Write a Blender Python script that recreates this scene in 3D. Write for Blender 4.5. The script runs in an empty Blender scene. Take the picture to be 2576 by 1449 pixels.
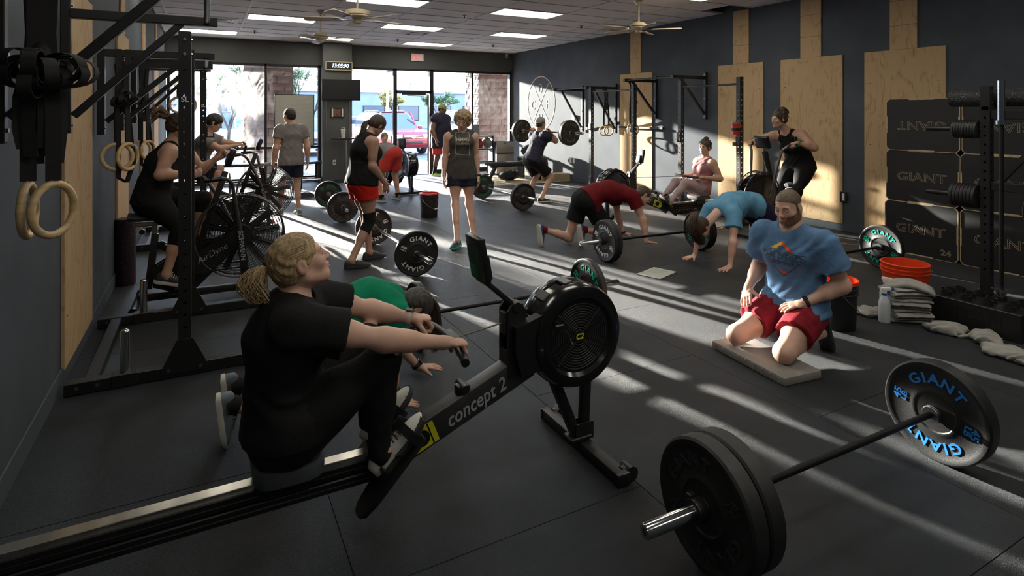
import bpy, bmesh, math, random
import numpy as np
from mathutils import Vector, Matrix, Quaternion
random.seed(7)
rng = np.random.default_rng(11)
D = bpy.data
SC = bpy.context.scene
COL = SC.collection
R = math.radians
PI = math.pi

# ------------------------------------------------------------------ camera, world, sun, exposure
FPX, CXP, CYP, CAMH, YAW = 1458.0, 1288.0, 283.0, 1.62, R(27.9)
cam_d = D.cameras.new('camera')
cam_d.sensor_width = 36.0
cam_d.lens = FPX / 2576.0 * 36.0
cam_d.shift_x = 0.0
cam_d.shift_y = -(724.5 - CYP) / 2576.0
cam_d.clip_start = 0.05
cam_d.clip_end = 400
cam = D.objects.new('camera', cam_d)
COL.objects.link(cam)
cam.location = (0, 0, CAMH)
cam.rotation_euler = (PI / 2, 0, -YAW)
SC.camera = cam
SC.view_settings.view_transform = 'Standard'
SC.view_settings.look = 'None'
SC.view_settings.gamma = 1.0
SC.view_settings.use_curve_mapping = False
SC.view_settings.exposure = 1.42

SUN_AZ, SUN_EL = R(13.5), R(10.0)      # light travels towards -Y and slightly +X
W = D.worlds.new('sky')
SC.world = W
W.use_nodes = True
_n = W.node_tree.nodes
_l = W.node_tree.links
for x in list(_n): _n.remove(x)
_o = _n.new('ShaderNodeOutputWorld'); _b = _n.new('ShaderNodeBackground')
_tc = _n.new('ShaderNodeTexCoord'); _sx = _n.new('ShaderNodeSeparateXYZ'); _cr = _n.new('ShaderNodeValToRGB')
_cr.color_ramp.elements[0].position = 0.0; _cr.color_ramp.elements[0].color = (0.86, 0.93, 1.0, 1)
_cr.color_ramp.elements[1].position = 0.6; _cr.color_ramp.elements[1].color = (0.30, 0.52, 0.95, 1)
_l.new(_tc.outputs['Generated'], _sx.inputs[0]); _l.new(_sx.outputs['Z'], _cr.inputs[0])
_l.new(_cr.outputs[0], _b.inputs[0]); _l.new(_b.outputs[0], _o.inputs[0])
_b.inputs[1].default_value = 4.6
sun_d = D.lights.new('sun_offscreen', 'SUN')
sun_d.energy = 18.0
sun_d.angle = R(0.8)
sun_d.color = (1.0, 0.90, 0.78)
sun = D.objects.new('sun_offscreen', sun_d); COL.objects.link(sun)
_sd = Vector((math.sin(SUN_AZ) * math.cos(SUN_EL), -math.cos(SUN_AZ) * math.cos(SUN_EL), -math.sin(SUN_EL)))
sun.rotation_euler = _sd.to_track_quat('-Z', 'Y').to_euler()
sun.location = (-6, 40, 12)
XL, XR, YB, YF, ZC = -0.75, 7.7, 14.5, -2.6, 3.28

# ------------------------------------------------------------------ pixel helpers (a pixel gives a direction; distance comes from what it touches)
_S, _C = math.sin(YAW), math.cos(YAW)
CF, CR, CU, CO = Vector((_S, _C, 0)), Vector((_C, -_S, 0)), Vector((0, 0, 1)), Vector((0, 0, CAMH))
def ray(u, v): return CF + CR * ((u - CXP) / FPX) + CU * ((CYP - v) / FPX)
def fl(u, v, z=0.0):
    r = ray(u, v); return CO + r * ((z - CAMH) / r.z)
def onX(u, v, X): r = ray(u, v); return CO + r * (X / r.x)
def onY(u, v, Y): r = ray(u, v); return CO + r * (Y / r.y)
def dep(u, v, d): return CO + ray(u, v) * d
def depth(p): return (Vector(p) - CO).dot(CF)
def reach(p, u, v, L, s):
    """point on the ray of (u,v) at distance L from p; s=-1 the nearer one, s=+1 the farther one"""
    p = Vector(p); r = ray(u, v); q = CO - p
    a = r.dot(r); b = 2 * q.dot(r); c = q.dot(q) - L * L
    disc = b * b - 4 * a * c
    if disc < 0: return CO + r * (-b / (2 * a))
    return CO + r * ((-b + s * math.sqrt(disc)) / (2 * a))

# ------------------------------------------------------------------ materials
MATS = {}
def pm(name, col, rough=0.5, metal=0.0, var=0.0, scale=6.0, bump=0.0, bscale=None, spec=0.5, sss=0.0, coat=0.0, emit=None, estr=0.0, stretch=None, detail=4.0, col2=None):
    m = D.materials.new(name); m.use_nodes = True
    nt = m.node_tree; n = nt.nodes; l = nt.links
    b = n['Principled BSDF']
    b.inputs['Roughness'].default_value = rough; b.inputs['Metallic'].default_value = metal
    b.inputs['Specular IOR Level'].default_value = spec
    b.inputs['Coat Weight'].default_value = coat
    b.inputs['Base Color'].default_value = (*col, 1)
    if sss:
        b.inputs['Subsurface Weight'].default_value = sss
        b.inputs['Subsurface Radius'].default_value = (0.5, 0.2, 0.1)
        b.inputs['Subsurface Scale'].default_value = 0.03
    if emit:
        b.inputs['Emission Color'].default_value = (*emit, 1); b.inputs['Emission Strength'].default_value = estr
    tc = None
    if var or bump:
        tc = n.new('ShaderNodeTexCoord'); mp = n.new('ShaderNodeMapping')
        l.new(tc.outputs['Object'], mp.inputs[0])
        if stretch: mp.inputs['Scale'].default_value = stretch
    if var:
        t = n.new('ShaderNodeTexNoise'); t.inputs['Scale'].default_value = scale; t.inputs['Detail'].default_value = detail
        l.new(mp.outputs[0], t.inputs[0])
        r = n.new('ShaderNodeValToRGB')
        c2 = col2 or tuple(min(1, c * (1 + var)) for c in col)
        c1 = col if col2 else tuple(c * (1 - var) for c in col)
        r.color_ramp.elements[0].position = 0.3; r.color_ramp.elements[0].color = (*c1, 1)
        r.color_ramp.elements[1].position = 0.7; r.color_ramp.elements[1].color = (*c2, 1)
        l.new(t.outputs['Fac'], r.inputs[0]); l.new(r.outputs[0], b.inputs['Base Color'])
    if bump:
        t2 = n.new('ShaderNodeTexNoise'); t2.inputs['Scale'].default_value = bscale or scale * 8; t2.inputs['Detail'].default_value = 3
        l.new(mp.outputs[0], t2.inputs[0])
        bp = n.new('ShaderNodeBump'); bp.inputs['Strength'].default_value = bump; bp.inputs['Distance'].default_value = 0.01
        l.new(t2.outputs['Fac'], bp.inputs['Height']); l.new(bp.outputs[0], b.inputs['Normal'])
    MATS[name] = m
    return m

pm('wall_grey', (0.080, 0.090, 0.106), 0.75, spec=0.12, var=0.12, scale=2.5, bump=0.08, bscale=90)
pm('wall_back', (0.075, 0.078, 0.075), 0.6, var=0.08, scale=3)
pm('column_paint', (0.09, 0.094, 0.09), 0.6, var=0.08, scale=3)
pm('rubber_mat', (0.0195, 0.0235, 0.0305), 0.5, var=0.45, scale=3.2, detail=9, bump=0.95, bscale=330, spec=0.5)
pm('mat_gap', (0.05, 0.05, 0.05), 0.9)
pm('ceiling_tile', (0.60, 0.57, 0.59), 0.9, var=0.06, scale=40, bump=0.2, bscale=120)
pm('ceiling_grid', (0.52, 0.50, 0.50), 0.6)
pm('roof_deck', (0.12, 0.085, 0.06), 0.9)
pm('black_frame', (0.014, 0.014, 0.015), 0.45)
pm('bronze_frame', (0.022, 0.020, 0.020), 0.4, metal=0.3)
pm('steel_black', (0.012, 0.012, 0.013), 0.42, var=0.2, scale=20, spec=0.5)
pm('steel_satin', (0.30, 0.30, 0.31), 0.33, metal=1.0, var=0.12, scale=30)
pm('chrome', (0.62, 0.62, 0.63), 0.14, metal=1.0)
pm('black_plastic', (0.011, 0.011, 0.012), 0.35, var=0.1, scale=30)
pm('black_gloss', (0.008, 0.008, 0.009), 0.18, coat=0.4)
pm('white_plastic', (0.75, 0.74, 0.70), 0.4)
pm('cream_enamel', (0.52, 0.44, 0.30), 0.35)
pm('fan_blade', (0.50, 0.40, 0.32), 0.45, var=0.15, scale=5, stretch=(1, 12, 12))
pm('concrete', (0.42, 0.40, 0.37), 0.8, var=0.12, scale=1.4, bump=0.1)
pm('asphalt', (0.12, 0.12, 0.125), 0.85, var=0.15, scale=3)
pm('deck_wood', (0.42, 0.34, 0.23), 0.5, var=0.15, scale=3, stretch=(1, 6, 1))

def plywood(name, c1, c2, sx, sz):
    m = pm(name, c1, 0.7, spec=0.15)
    nt = m.node_tree; n = nt.nodes; l = nt.links; b = n['Principled BSDF']
    tc = n.new('ShaderNodeTexCoord'); mp = n.new('ShaderNodeMapping')
    oi = n.new('ShaderNodeObjectInfo'); va = n.new('ShaderNodeVectorMath'); va.operation = 'ADD'
    l.new(tc.outputs['Object'], va.inputs[0]); l.new(oi.outputs['Location'], va.inputs[1])
    mp.inputs['Scale'].default_value = (1, sx, sz)
    l.new(va.outputs[0], mp.inputs[0])
    t = n.new('ShaderNodeTexNoise'); t.inputs['Scale'].default_value = 1.0; t.inputs['Detail'].default_value = 2.5; t.inputs['Distortion'].default_value = 0.6
    l.new(mp.outputs[0], t.inputs[0])
    mu = n.new('ShaderNodeMath'); mu.operation = 'MULTIPLY'; mu.inputs[1].default_value = 11.0
    fr = n.new('ShaderNodeMath'); fr.operation = 'PINGPONG'; fr.inputs[1].default_value = 1.0
    l.new(t.outputs['Fac'], mu.inputs[0]); l.new(mu.outputs[0], fr.inputs[0])
    g = n.new('ShaderNodeTexNoise'); g.inputs['Scale'].default_value = 40
    mp2 = n.new('ShaderNodeMapping'); mp2.inputs['Scale'].default_value = (1, 4, 0.12); l.new(tc.outputs['Object'], mp2.inputs[0]); l.new(mp2.outputs[0], g.inputs[0])
    mx = n.new('ShaderNodeMath'); mx.operation = 'MULTIPLY_ADD'; mx.inputs[1].default_value = 0.55
    l.new(fr.outputs[0], mx.inputs[0]); l.new(g.outputs['Fac'], mx.inputs[2])
    r = n.new('ShaderNodeValToRGB')
    r.color_ramp.elements[0].position = 0.35; r.color_ramp.elements[0].color = (*c2, 1)
    r.color_ramp.elements[1].position = 0.62; r.color_ramp.elements[1].color = (*c1, 1)
    l.new(mx.outputs[0], r.inputs[0]); l.new(r.outputs[0], b.inputs['Base Color'])
    return m
plywood('plywood', (0.52, 0.36, 0.20), (0.34, 0.20, 0.09), 4.5, 1.6)

def glass(name, smear=0.0):
    m = D.materials.new(name); m.use_nodes = True; MATS[name] = m
    nt = m.node_tree; n = nt.nodes; l = nt.links
    for x in list(n): n.remove(x)
    o = n.new('ShaderNodeOutputMaterial'); t = n.new('ShaderNodeBsdfTransparent'); g = n.new('ShaderNodeBsdfGlossy')
    g.inputs['Roughness'].default_value = 0.02; t.inputs['Color'].default_value = (0.93, 0.96, 0.97, 1)
    fr = n.new('ShaderNodeFresnel'); fr.inputs[0].default_value = 1.3
    mx = n.new('ShaderNodeMixShader'); l.new(fr.outputs[0], mx.inputs[0]); l.new(t.outputs[0], mx.inputs[1]); l.new(g.outputs[0], mx.inputs[2])
    out = mx
    if smear:
        tc = n.new('ShaderNodeTexCoord'); mp = n.new('ShaderNodeMapping'); l.new(tc.outputs['Object'], mp.inputs[0])
        mp.inputs['Location'].default_value = (-0.55, 0, -1.55)
        nz0 = n.new('ShaderNodeTexNoise'); nz0.inputs['Scale'].default_value = 1.1; nz0.inputs['Detail'].default_value = 3
        nz1 = n.new('ShaderNodeTexNoise'); nz1.inputs['Scale'].default_value = 2.2; nz1.inputs['Detail'].default_value = 7; nz1.inputs['Distortion'].default_value = 3.0
        mp2 = n.new('ShaderNodeMapping'); l.new(tc.outputs['Object'], mp2.inputs[0]); mp2.inputs['Rotation'].default_value = (0, .6, 0); mp2.inputs['Scale'].default_value = (1.6, 1, .7)
        l.new(mp2.outputs[0], nz1.inputs[0]); l.new(mp.outputs[0], nz0.inputs[0])
        mm = n.new('ShaderNodeMath'); mm.operation = 'MULTIPLY'; l.new(nz1.outputs['Fac'], mm.inputs[0]); l.new(nz0.outputs['Fac'], mm.inputs[1])
        rp = n.new('ShaderNodeMapRange'); rp.inputs[1].default_value = 0.15; rp.inputs[2].default_value = 0.42; rp.inputs[4].default_value = smear
        l.new(mm.outputs[0], rp.inputs[0])
        tl = n.new('ShaderNodeBsdfTranslucent'); tl.inputs[0].default_value = (0.9, 0.93, 0.95, 1)
        m2 = n.new('ShaderNodeMixShader'); l.new(rp.outputs[0], m2.inputs[0]); l.new(mx.outputs[0], m2.inputs[1]); l.new(tl.outputs[0], m2.inputs[2])
        out = m2
    l.new(out.outputs[0], o.inputs[0])
    return m
glass('window_glass')
glass('smeared_glass', 0.11)
glass('dusty_glass', 0.012)

# ------------------------------------------------------------------ mesh builder
def frame(axis, up=(0, 0, 1)):
    z = Vector(axis).normalized(); u = Vector(up)
    if abs(z.dot(u)) > 0.98 * u.length: u = Vector((0, 1, 0)) if abs(z.y) < 0.9 else Vector((1, 0, 0))
    x = u.cross(z).normalized(); y = z.cross(x)
    return x, y, z
class MB:
    def __init__(s): s.v = []; s.f = []; s.m = []; s.mi = 0
    def add(s, vs, fs):
        o = len(s.v); s.v.extend([tuple(p) for p in vs])
        for f in fs: s.f.append(tuple(i + o for i in f)); s.m.append(s.mi)
        return s
    def box(s, c, size, rot=None, ch=0.0):
        hx, hy, hz = [q / 2 for q in size]; c = Vector(c)
        M = rot if isinstance(rot, Matrix) else (Matrix.Rotation(rot, 3, 'Z') if rot else None)
        if ch <= 0:
            vs = [Vector((x * hx, y * hy, z * hz)) for x in (-1, 1) for y in (-1, 1) for z in (-1, 1)]
            fs = [(0, 1, 3, 2), (4, 6, 7, 5), (0, 4, 5, 1), (2, 3, 7, 6), (0, 2, 6, 4), (1, 5, 7, 3)]
        else:
            bm = bmesh.new(); bmesh.ops.create_cube(bm, size=1.0)
            for v in bm.verts: v.co = Vector((v.co.x * 2 * hx, v.co.y * 2 * hy, v.co.z * 2 * hz))
            bmesh.ops.bevel(bm, geom=list(bm.edges), offset=min(ch, hx * .95, hy * .95, hz * .95), segments=2 if ch > 0.004 else 1, affect='EDGES', profile=0.5)
            bm.verts.index_update()
            vs = [v.co.copy() for v in bm.verts]; fs = [[v.index for v in f.verts] for f in bm.faces]; bm.free()
        if M: vs = [M @ v for v in vs]
        return s.add([v + c for v in vs], fs)
    def beam(s, p0, p1, w, h, up=(0, 0, 1), ch=0.0):
        p0, p1 = Vector(p0), Vector(p1); x, y, z = frame(p1 - p0, up)
        return s.box((p0 + p1) / 2, (w, h, (p1 - p0).length), Matrix((x, y, z)).transposed(), ch)
    def cyl(s, p0, p1, r0, r1=None, n=16, cap=True):
        p0, p1 = Vector(p0), Vector(p1); r1 = r0 if r1 is None else r1
        x, y, z = frame(p1 - p0); vs = []
        for p, r in ((p0, r0), (p1, r1)):
            for i in range(n):
                a = 2 * PI * i / n; vs.append(p + x * (r * math.cos(a)) + y * (r * math.sin(a)))
        fs = [(i, (i + 1) % n, n + (i + 1) % n, n + i) for i in range(n)]
        if cap: fs += [tuple(range(n - 1, -1, -1)), tuple(range(n, 2 * n))]
        return s.add(vs, fs)
    def lathe(s, prof, c=(0, 0, 0), axis=(0, 0, 1), n=24, close=True, up=(0, 0, 1), a0=0, a1=2 * PI):
        c = Vector(c); x, y, z = frame(axis, up); vs = []; k = len(prof); full = abs(a1 - a0) > 6.28
        m = n if full else n + 1
        for i in range(m):
            a = a0 + (a1 - a0) * i / n; d = x * math.cos(a) + y * math.sin(a)
            for r, h in prof: vs.append(c + d * max(r, 1e-5) + z * h)
        fs = []
        for i in range(n):
            j = (i + 1) % m
            for q in range(k - 1): fs.append((i * k + q, j * k + q, j * k + q + 1, i * k + q + 1))
            if close: fs.append((i * k + k - 1, j * k + k - 1, j * k, i * k))
        return s.add(vs, fs)
    def torus(s, c, axis, Rr, r, n=32, m=10, up=(0, 0, 1), sx=1.0):
        prof = [(Rr + r * math.cos(2 * PI * q / m), r * math.sin(2 * PI * q / m) * sx) for q in range(m)]
        return s.lathe(prof, c, axis, n, True, up)
    def tube(s, pts, r, n=8, cap=True, closed=False, flat=None, up=None):
        pts = [Vector(p) for p in pts]; k = len(pts); vs = []
        rr = r if hasattr(r, '__len__') else [r] * k
        t0 = (pts[1] - pts[0]).normalized(); x, y, z = frame(t0, up or (0, 0, 1)); prev = t0
        for i in range(k):
            a = pts[(i - 1) % k] if (i > 0 or closed) else pts[0]; b = pts[(i + 1) % k] if (i < k - 1 or closed) else pts[-1]
            t = (b - a); t = t.normalized() if t.length > 1e-9 else prev
            q = prev.rotation_difference(t); x = q @ x; y = q @ y; prev = t
            for j in range(n):
                an = 2 * PI * j / n
                vs.append(pts[i] + x * (rr[i] * math.cos(an)) + y * (rr[i] * math.sin(an) * (flat or 1)))
        fs = []
        for i in range(k if closed else k - 1):
            i2 = (i + 1) % k
            for j in range(n): fs.append((i * n + j, i * n + (j + 1) % n, i2 * n + (j + 1) % n, i2 * n + j))
        if cap and not closed: fs += [tuple(range(n - 1, -1, -1)), tuple(range((k - 1) * n, k * n))]
        return s.add(vs, fs)
    def ribbon(s, pts, side, w, t):
        """flat strap: side = width direction (constant)"""
        pts = [Vector(p) for p in pts]; sd = Vector(side).normalized(); vs = []
        for i, p in enumerate(pts):
            a = pts[max(0, i - 1)]; b = pts[min(len(pts) - 1, i + 1)]; nn = (b - a).cross(sd)
            nn = nn.normalized() if nn.length > 1e-9 else Vector((0, 1, 0))
            for dx, dy in ((-1, -1), (1, -1), (1, 1), (-1, 1)): vs.append(p + sd * (w / 2 * dx) + nn * (t / 2 * dy))
        fs = [(4 * i + j, 4 * i + (j + 1) % 4, 4 * i + 4 + (j + 1) % 4, 4 * i + 4 + j) for i in range(len(pts) - 1) for j in range(4)]
        fs += [(3, 2, 1, 0), tuple(4 * len(pts) - 4 + j for j in range(4))]
        return s.add(vs, fs)
    def prism(s, out, o, x, y, t):
        """outline (2D) extruded: o origin, x,y plane axes, thickness t along x cross y, centred"""
        o, x, y = Vector(o), Vector(x), Vector(y); z = x.cross(y).normalized(); k = len(out)
        vs = [o + x * a + y * b + z * (t / 2 * e) for e in (-1, 1) for a, b in out]
        fs = [tuple(range(k - 1, -1, -1)), tuple(range(k, 2 * k))] + [(i, (i + 1) % k, k + (i + 1) % k, k + i) for i in range(k)]
        return s.add(vs, fs)
    def sphere(s, c, r, n=16, m=10, M=None):
        c = Vector(c); rx, ry, rz = r if hasattr(r, '__len__') else (r, r, r); vs = []
        for i in range(m + 1):
            t = PI * i / m
            for j in range(n):
                a = 2 * PI * j / n
                p = Vector((rx * math.sin(t) * math.cos(a), ry * math.sin(t) * math.sin(a), rz * math.cos(t)))
                vs.append(c + (M @ p if M else p))
        fs = [(i * n + j, (i + 1) * n + j, (i + 1) * n + (j + 1) % n, i * n + (j + 1) % n) for i in range(m) for j in range(n)]
        return s.add(vs, fs)
    def mesh(s, name, smooth=35):
        me = D.meshes.new(name); me.from_pydata(s.v, [], s.f)
        if any(s.m): me.polygons.foreach_set('material_index', s.m)
        if smooth:
            me.polygons.foreach_set('use_smooth', [True] * len(me.polygons))
            me.set_sharp_from_angle(angle=R(smooth))
        me.update(); return me

def lk(name, data, mat, parent=None, **pr):
    if name in ('lettering', 'digits', 'suite_number', 'badge_letters') and parent is not None: pr.setdefault('kind', 'stuff')
    o = D.objects.new(name, data); COL.objects.link(o)
    if data is not None and hasattr(data, 'materials') and mat is not None and len(data.materials) == 0:
        for m in (mat if isinstance(mat, (list, tuple)) else [mat]): data.materials.append(MATS[m] if isinstance(m, str) else m)
    if parent is not None:
        o.parent = parent
    for k, v in pr.items(): o[k] = v
    return o
def ob(name, mb, mat, parent=None, smooth=35, world=False, **pr):
    o = lk(name, mb.mesh(name, smooth), mat, parent, **pr)
    if world and parent is not None: o.matrix_parent_inverse = wm(parent).inverted()
    return o
def wm(o):
    M = o.matrix_basis.copy()
    if o.parent: M = wm(o.parent) @ o.matrix_parent_inverse @ M
    return M
def thing(name, label, cat, loc=(0, 0, 0), rz=0.0, group=None, M=None):
    o = D.objects.new(name, None); COL.objects.link(o); o.empty_display_size = 0.1
    o.location = loc; o.rotation_euler = (0, 0, rz)
    if M is not None: o.matrix_basis = M
    o['label'] = label; o['category'] = cat
    if group: o['group'] = group
    return o
def struct(name, mb, mat, parent=None, smooth=35, **pr):
    if parent is None: pr['kind'] = 'structure'
    return ob(name, mb, mat, parent, smooth, **pr)
def copy_tree(o, parent=None):
    c = o.copy(); COL.objects.link(c)
    if parent is not None: c.parent = parent; c.matrix_parent_inverse = o.matrix_parent_inverse.copy()
    for ch in list(o.children): copy_tree(ch, c)
    return c
def dup(root, loc, rz=0.0, label=None, M=None, **pr):
    c = copy_tree(root); c.location = loc; c.rotation_euler = (0, 0, rz)
    if M is not None: c.matrix_basis = M
    if label: c['label'] = label
    for k, v in pr.items(): c[k] = v
    return c
_TXT = {}
def text_mesh(s, size=1.0, depth=0.0, align='CENTER', bold=0.0):
    """lettering as MB in XY plane"""
    key = (s, align, bold)
    if key not in _TXT:
        c = D.curves.new('t', 'FONT'); c.body = s; c.align_x = align; c.align_y = 'CENTER'; c.size = 1.0; c.extrude = 0.5; c.offset = bold; c.resolution_u = 3
        o = D.objects.new('t', c); COL.objects.link(o)
        dg = bpy.context.evaluated_depsgraph_get(); e = o.evaluated_get(dg); me = e.to_mesh()
        _TXT[key] = ([v.co.copy() for v in me.vertices], [tuple(p.vertices) for p in me.polygons])
        e.to_mesh_clear(); D.objects.remove(o); D.curves.remove(c)
    vs, fs = _TXT[key]
    return vs, fs, size, depth
def put_text(mb, s, o, x, y, size, depth=0.004, align='CENTER', bold=0.0, sx=1.0, shear=0.0):
    vs, fs, _, _ = text_mesh(s, align=align, bold=bold)
    o, x, y = Vector(o), Vector(x).normalized(), Vector(y).normalized(); z = x.cross(y)
    mb.add([o + x * ((v.x * sx + v.y * shear) * size) + y * (v.y * size) + z * (v.z * depth) for v in vs], fs)
    return mb
# ------------------------------------------------------------------ room shell
fb = MB().box(((XL + XR) / 2, (YF + YB) / 2, -0.06), (XR - XL + .4, YB - YF + .4, 0.1))
floor = struct('floor', fb, 'mat_gap')
MW, ML = 1.21, 1.82
mat_me = MB().box((0, 0, -0.005), (MW - 0.004, ML - 0.004, 0.01), ch=0.0).mesh("rubber_mat")
mat_me.materials.append(MATS['rubber_mat'])
def clipmat(x0, x1, y0, y1):
    return MB().box(((x0 + x1) / 2, (y0 + y1) / 2, -0.005), (x1 - x0 - .004, y1 - y0 - .004, 0.01))
DECK_X, DECK_Y = 4.45, 11.5
xs = [XL]
while xs[-1] + MW < XR: xs.append(xs[-1] + MW)
for i, x0 in enumerate(xs):
    x1 = min(x0 + MW, XR); y = YF - (0.9 if i % 2 else 0.0)
    while y < YB:
        y0, y1 = max(y, YF), min(y + ML, YB)
        if x0 >= DECK_X - 0.35: y1 = min(y1, DECK_Y)
        if y1 - y0 > 0.05:
            if abs(x1 - x0 - MW) < 1e-6 and abs(y1 - y0 - ML) < 1e-6:
                o = lk('rubber_mat', mat_me, None, floor); o.location = ((x0 + x1) / 2, (y0 + y1) / 2, 0)
            else:
                ob('rubber_mat', clipmat(x0, x1, y0, y1), 'rubber_mat', floor)
        y += ML
dx0 = [x for x in xs if x >= DECK_X - 0.35][0]
yy = DECK_Y
while yy < YB - 0.05:
    y1 = min(yy + 0.3, YB)
    ob('plank', MB().box(((dx0 + XR) / 2, (yy + y1) / 2, -0.005), (XR - dx0 - .004, y1 - yy - .004, 0.012), ch=0.002), 'deck_wood', floor)
    yy += 0.3

T = 0.12
wl = struct('wall_left', MB().box((XL - T / 2, (YF + YB) / 2, ZC / 2 + .2), (T, YB - YF + .3, ZC + .5)), 'wall_grey')
wr = struct('wall_right', MB().box((XR + T / 2, (YF + YB) / 2, ZC / 2 + .2), (T, YB - YF + .3, ZC + .5)), 'wall_grey')
struct('wall_front', MB().box(((XL + XR) / 2, YF - T / 2, ZC / 2 + .2), (XR - XL, T, ZC + .5)), 'wall_grey')
for nm, X, sg in (('baseboard_left', XL, 1), ('baseboard_right', XR, -1)):
    struct(nm, MB().box((X + sg * .005, (YF + YB) / 2, .06), (.012, YB - YF - .02, .12), ch=.004), 'wall_grey')
bw = MB()
bw.box(((XL + XR) / 2, YB + .1, (2.75 + ZC + .4) / 2), (XR - XL, .2, ZC + .4 - 2.75))
bw.box((7.68, YB + .1, 1.4), (.06, .2, 2.8))
struct('wall_back', bw, 'wall_back')
cb = MB().box((2.80, YB - .06, ZC / 2), (.68, .5, ZC), ch=.004)
struct('pillar_back', cb, 'column_paint')
for x in (2.52, 3.08): ob('conduit', MB().cyl((x, YB - .33, .9), (x, YB - .33, 1.95), .012, n=8), 'steel_satin', D.objects['pillar_back'], world=True)

# ceiling: grid bars and tiles
TX, TY = 1.19, 0.617
GX = [XL] + [0.62 - 1.19 + TX * k for k in range(7)] + [7.16, XR]
GX = sorted(set(round(x, 3) for x in GX if XL <= x <= XR)); GX = [GX[0]] + [x for x in GX[1:] if x - GX[0] > .1]
rows = []
y = 8.2
while y > YF: y -= TY
rows = [y + TY * k for k in range(60) if y + TY * k < YB]
ceil_o = struct('ceiling', MB().box(((XL + XR) / 2, (YF + YB) / 2, ZC + .32), (XR - XL + .2, YB - YF + .3, .06)), 'roof_deck')
gb = MB()
for x in GX[1:-1]: gb.box((x, (YF + YB) / 2, ZC + .012), (.024, YB - YF, .028))
ob('grid_runner', gb, 'ceiling_grid', ceil_o, smooth=0)
gb = MB()
for yv in rows:
    if yv > YF: gb.box(((XL + XR) / 2, yv, ZC + .013), (XR - XL, .024, .028))
ob('grid_cross_tee', gb, 'ceiling_grid', ceil_o, smooth=0)
def cidx(x): return max(i for i in range(len(GX) - 1) if GX[i] <= x + .05)
LIGHTS = []
for r, yv in enumerate(rows):
    k = round((yv - 8.2) / TY)
    if k % 4 == 0:
        q = (k // 4) % 2
        for x in ([1.81, 4.19, 6.57, -0.57] if q == 0 else [0.62, 3.0, 5.38]):
            if x > 6.5 or yv < -2: continue   # the grid seen in the photo goes on over the camera
            LIGHTS.append((x, yv))
LS = set((round(x, 1), round(y, 1)) for x, y in LIGHTS)
tile_cache = {}
for yv in rows:
    y0, y1 = max(yv, YF), min(yv + TY, YB)
    if y1 - y0 < .1: continue
    for i in range(len(GX) - 1):
        x0, x1 = GX[i], GX[i + 1]
        if x1 - x0 < .08: continue
        if any(abs(x0 - a) < .3 and abs(yv - b) < .1 and x1 - x0 > 1 for a, b in LIGHTS): continue
        k = round((yv - 8.2) / TY)
        if x0 > 7.1 and k in (-3, 1): continue
        key = (round(x1 - x0, 2), round(y1 - y0, 2))
        if key not in tile_cache:
            tile_cache[key] = MB().box((0, 0, .008), (x1 - x0 - .02, y1 - y0 - .02, .016), ch=.003).mesh('ceiling_tile')
            tile_cache[key].materials.append(MATS['ceiling_tile'])
        o = lk('tile', tile_cache[key], None, ceil_o); o.location = ((x0 + x1) / 2, (y0 + y1) / 2, ZC + random.uniform(.004, .008))
pm('troffer_lens', (0.9, 0.88, 0.8), 0.4, emit=(1.0, 0.95, 0.82), estr=3.0)
lt = thing('ceiling_light', 'flush fluorescent troffer with a glowing lens in the tile ceiling', 'ceiling light', (0, 0, ZC), 0, 'fluorescent troffers in the ceiling grid')
lf = MB()
for sx in (-1, 1): lf.box((sx * (TX / 2 - .02), 0, .02), (.035, TY - .02, .05))
for sy in (-1, 1): lf.box((0, sy * (TY / 2 - .02), .02), (TX - .02, .035, .05))
lf.box((0, 0, .06), (TX - .02, TY - .02, .02))
ob('housing', lf, 'ceiling_grid', lt, smooth=0)
ln = MB()
for q in range(24):
    x0 = -TX / 2 + .035 + q * (TX - .07) / 24
ln.box((0, 0, .012), (TX - .06, TY - .06, .012))
ob('lens', ln, 'troffer_lens', lt, smooth=0)
LTL = {(.6, 11): 'glowing ceiling troffer beside the square vent over the far fan bike', (-.6, 13): 'glowing ceiling troffer above the smeared window corner', (1.8, 8): 'glowing ceiling troffer above the drum-motor fan', (3.0, 11): 'glowing ceiling troffer next to the vent over the back rower',
       (1.8, 13): 'glowing ceiling troffer directly behind the long-rod ceiling fan', (4.2, 13): 'glowing ceiling troffer closest to the exit sign', (4.2, 8): 'glowing ceiling troffer above the curly-haired woman and the barbell row', (5.4, 11): 'glowing ceiling troffer above the man lifting the barbell', (5.4, 6): 'glowing ceiling troffer beside the fan over the pink rower'}
for i, (x, yv) in enumerate(LIGHTS):
    o = lt if i == 0 else copy_tree(lt)
    o.location = (x + TX / 2, yv + TY / 2, ZC)
    if (round(x, 1), round(yv)) not in LTL: o.name = 'ceiling_light_offscreen'
    o['label'] = LTL.get((round(x, 1), round(yv)), 'ceiling troffer over the front half of the gym floor')

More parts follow.
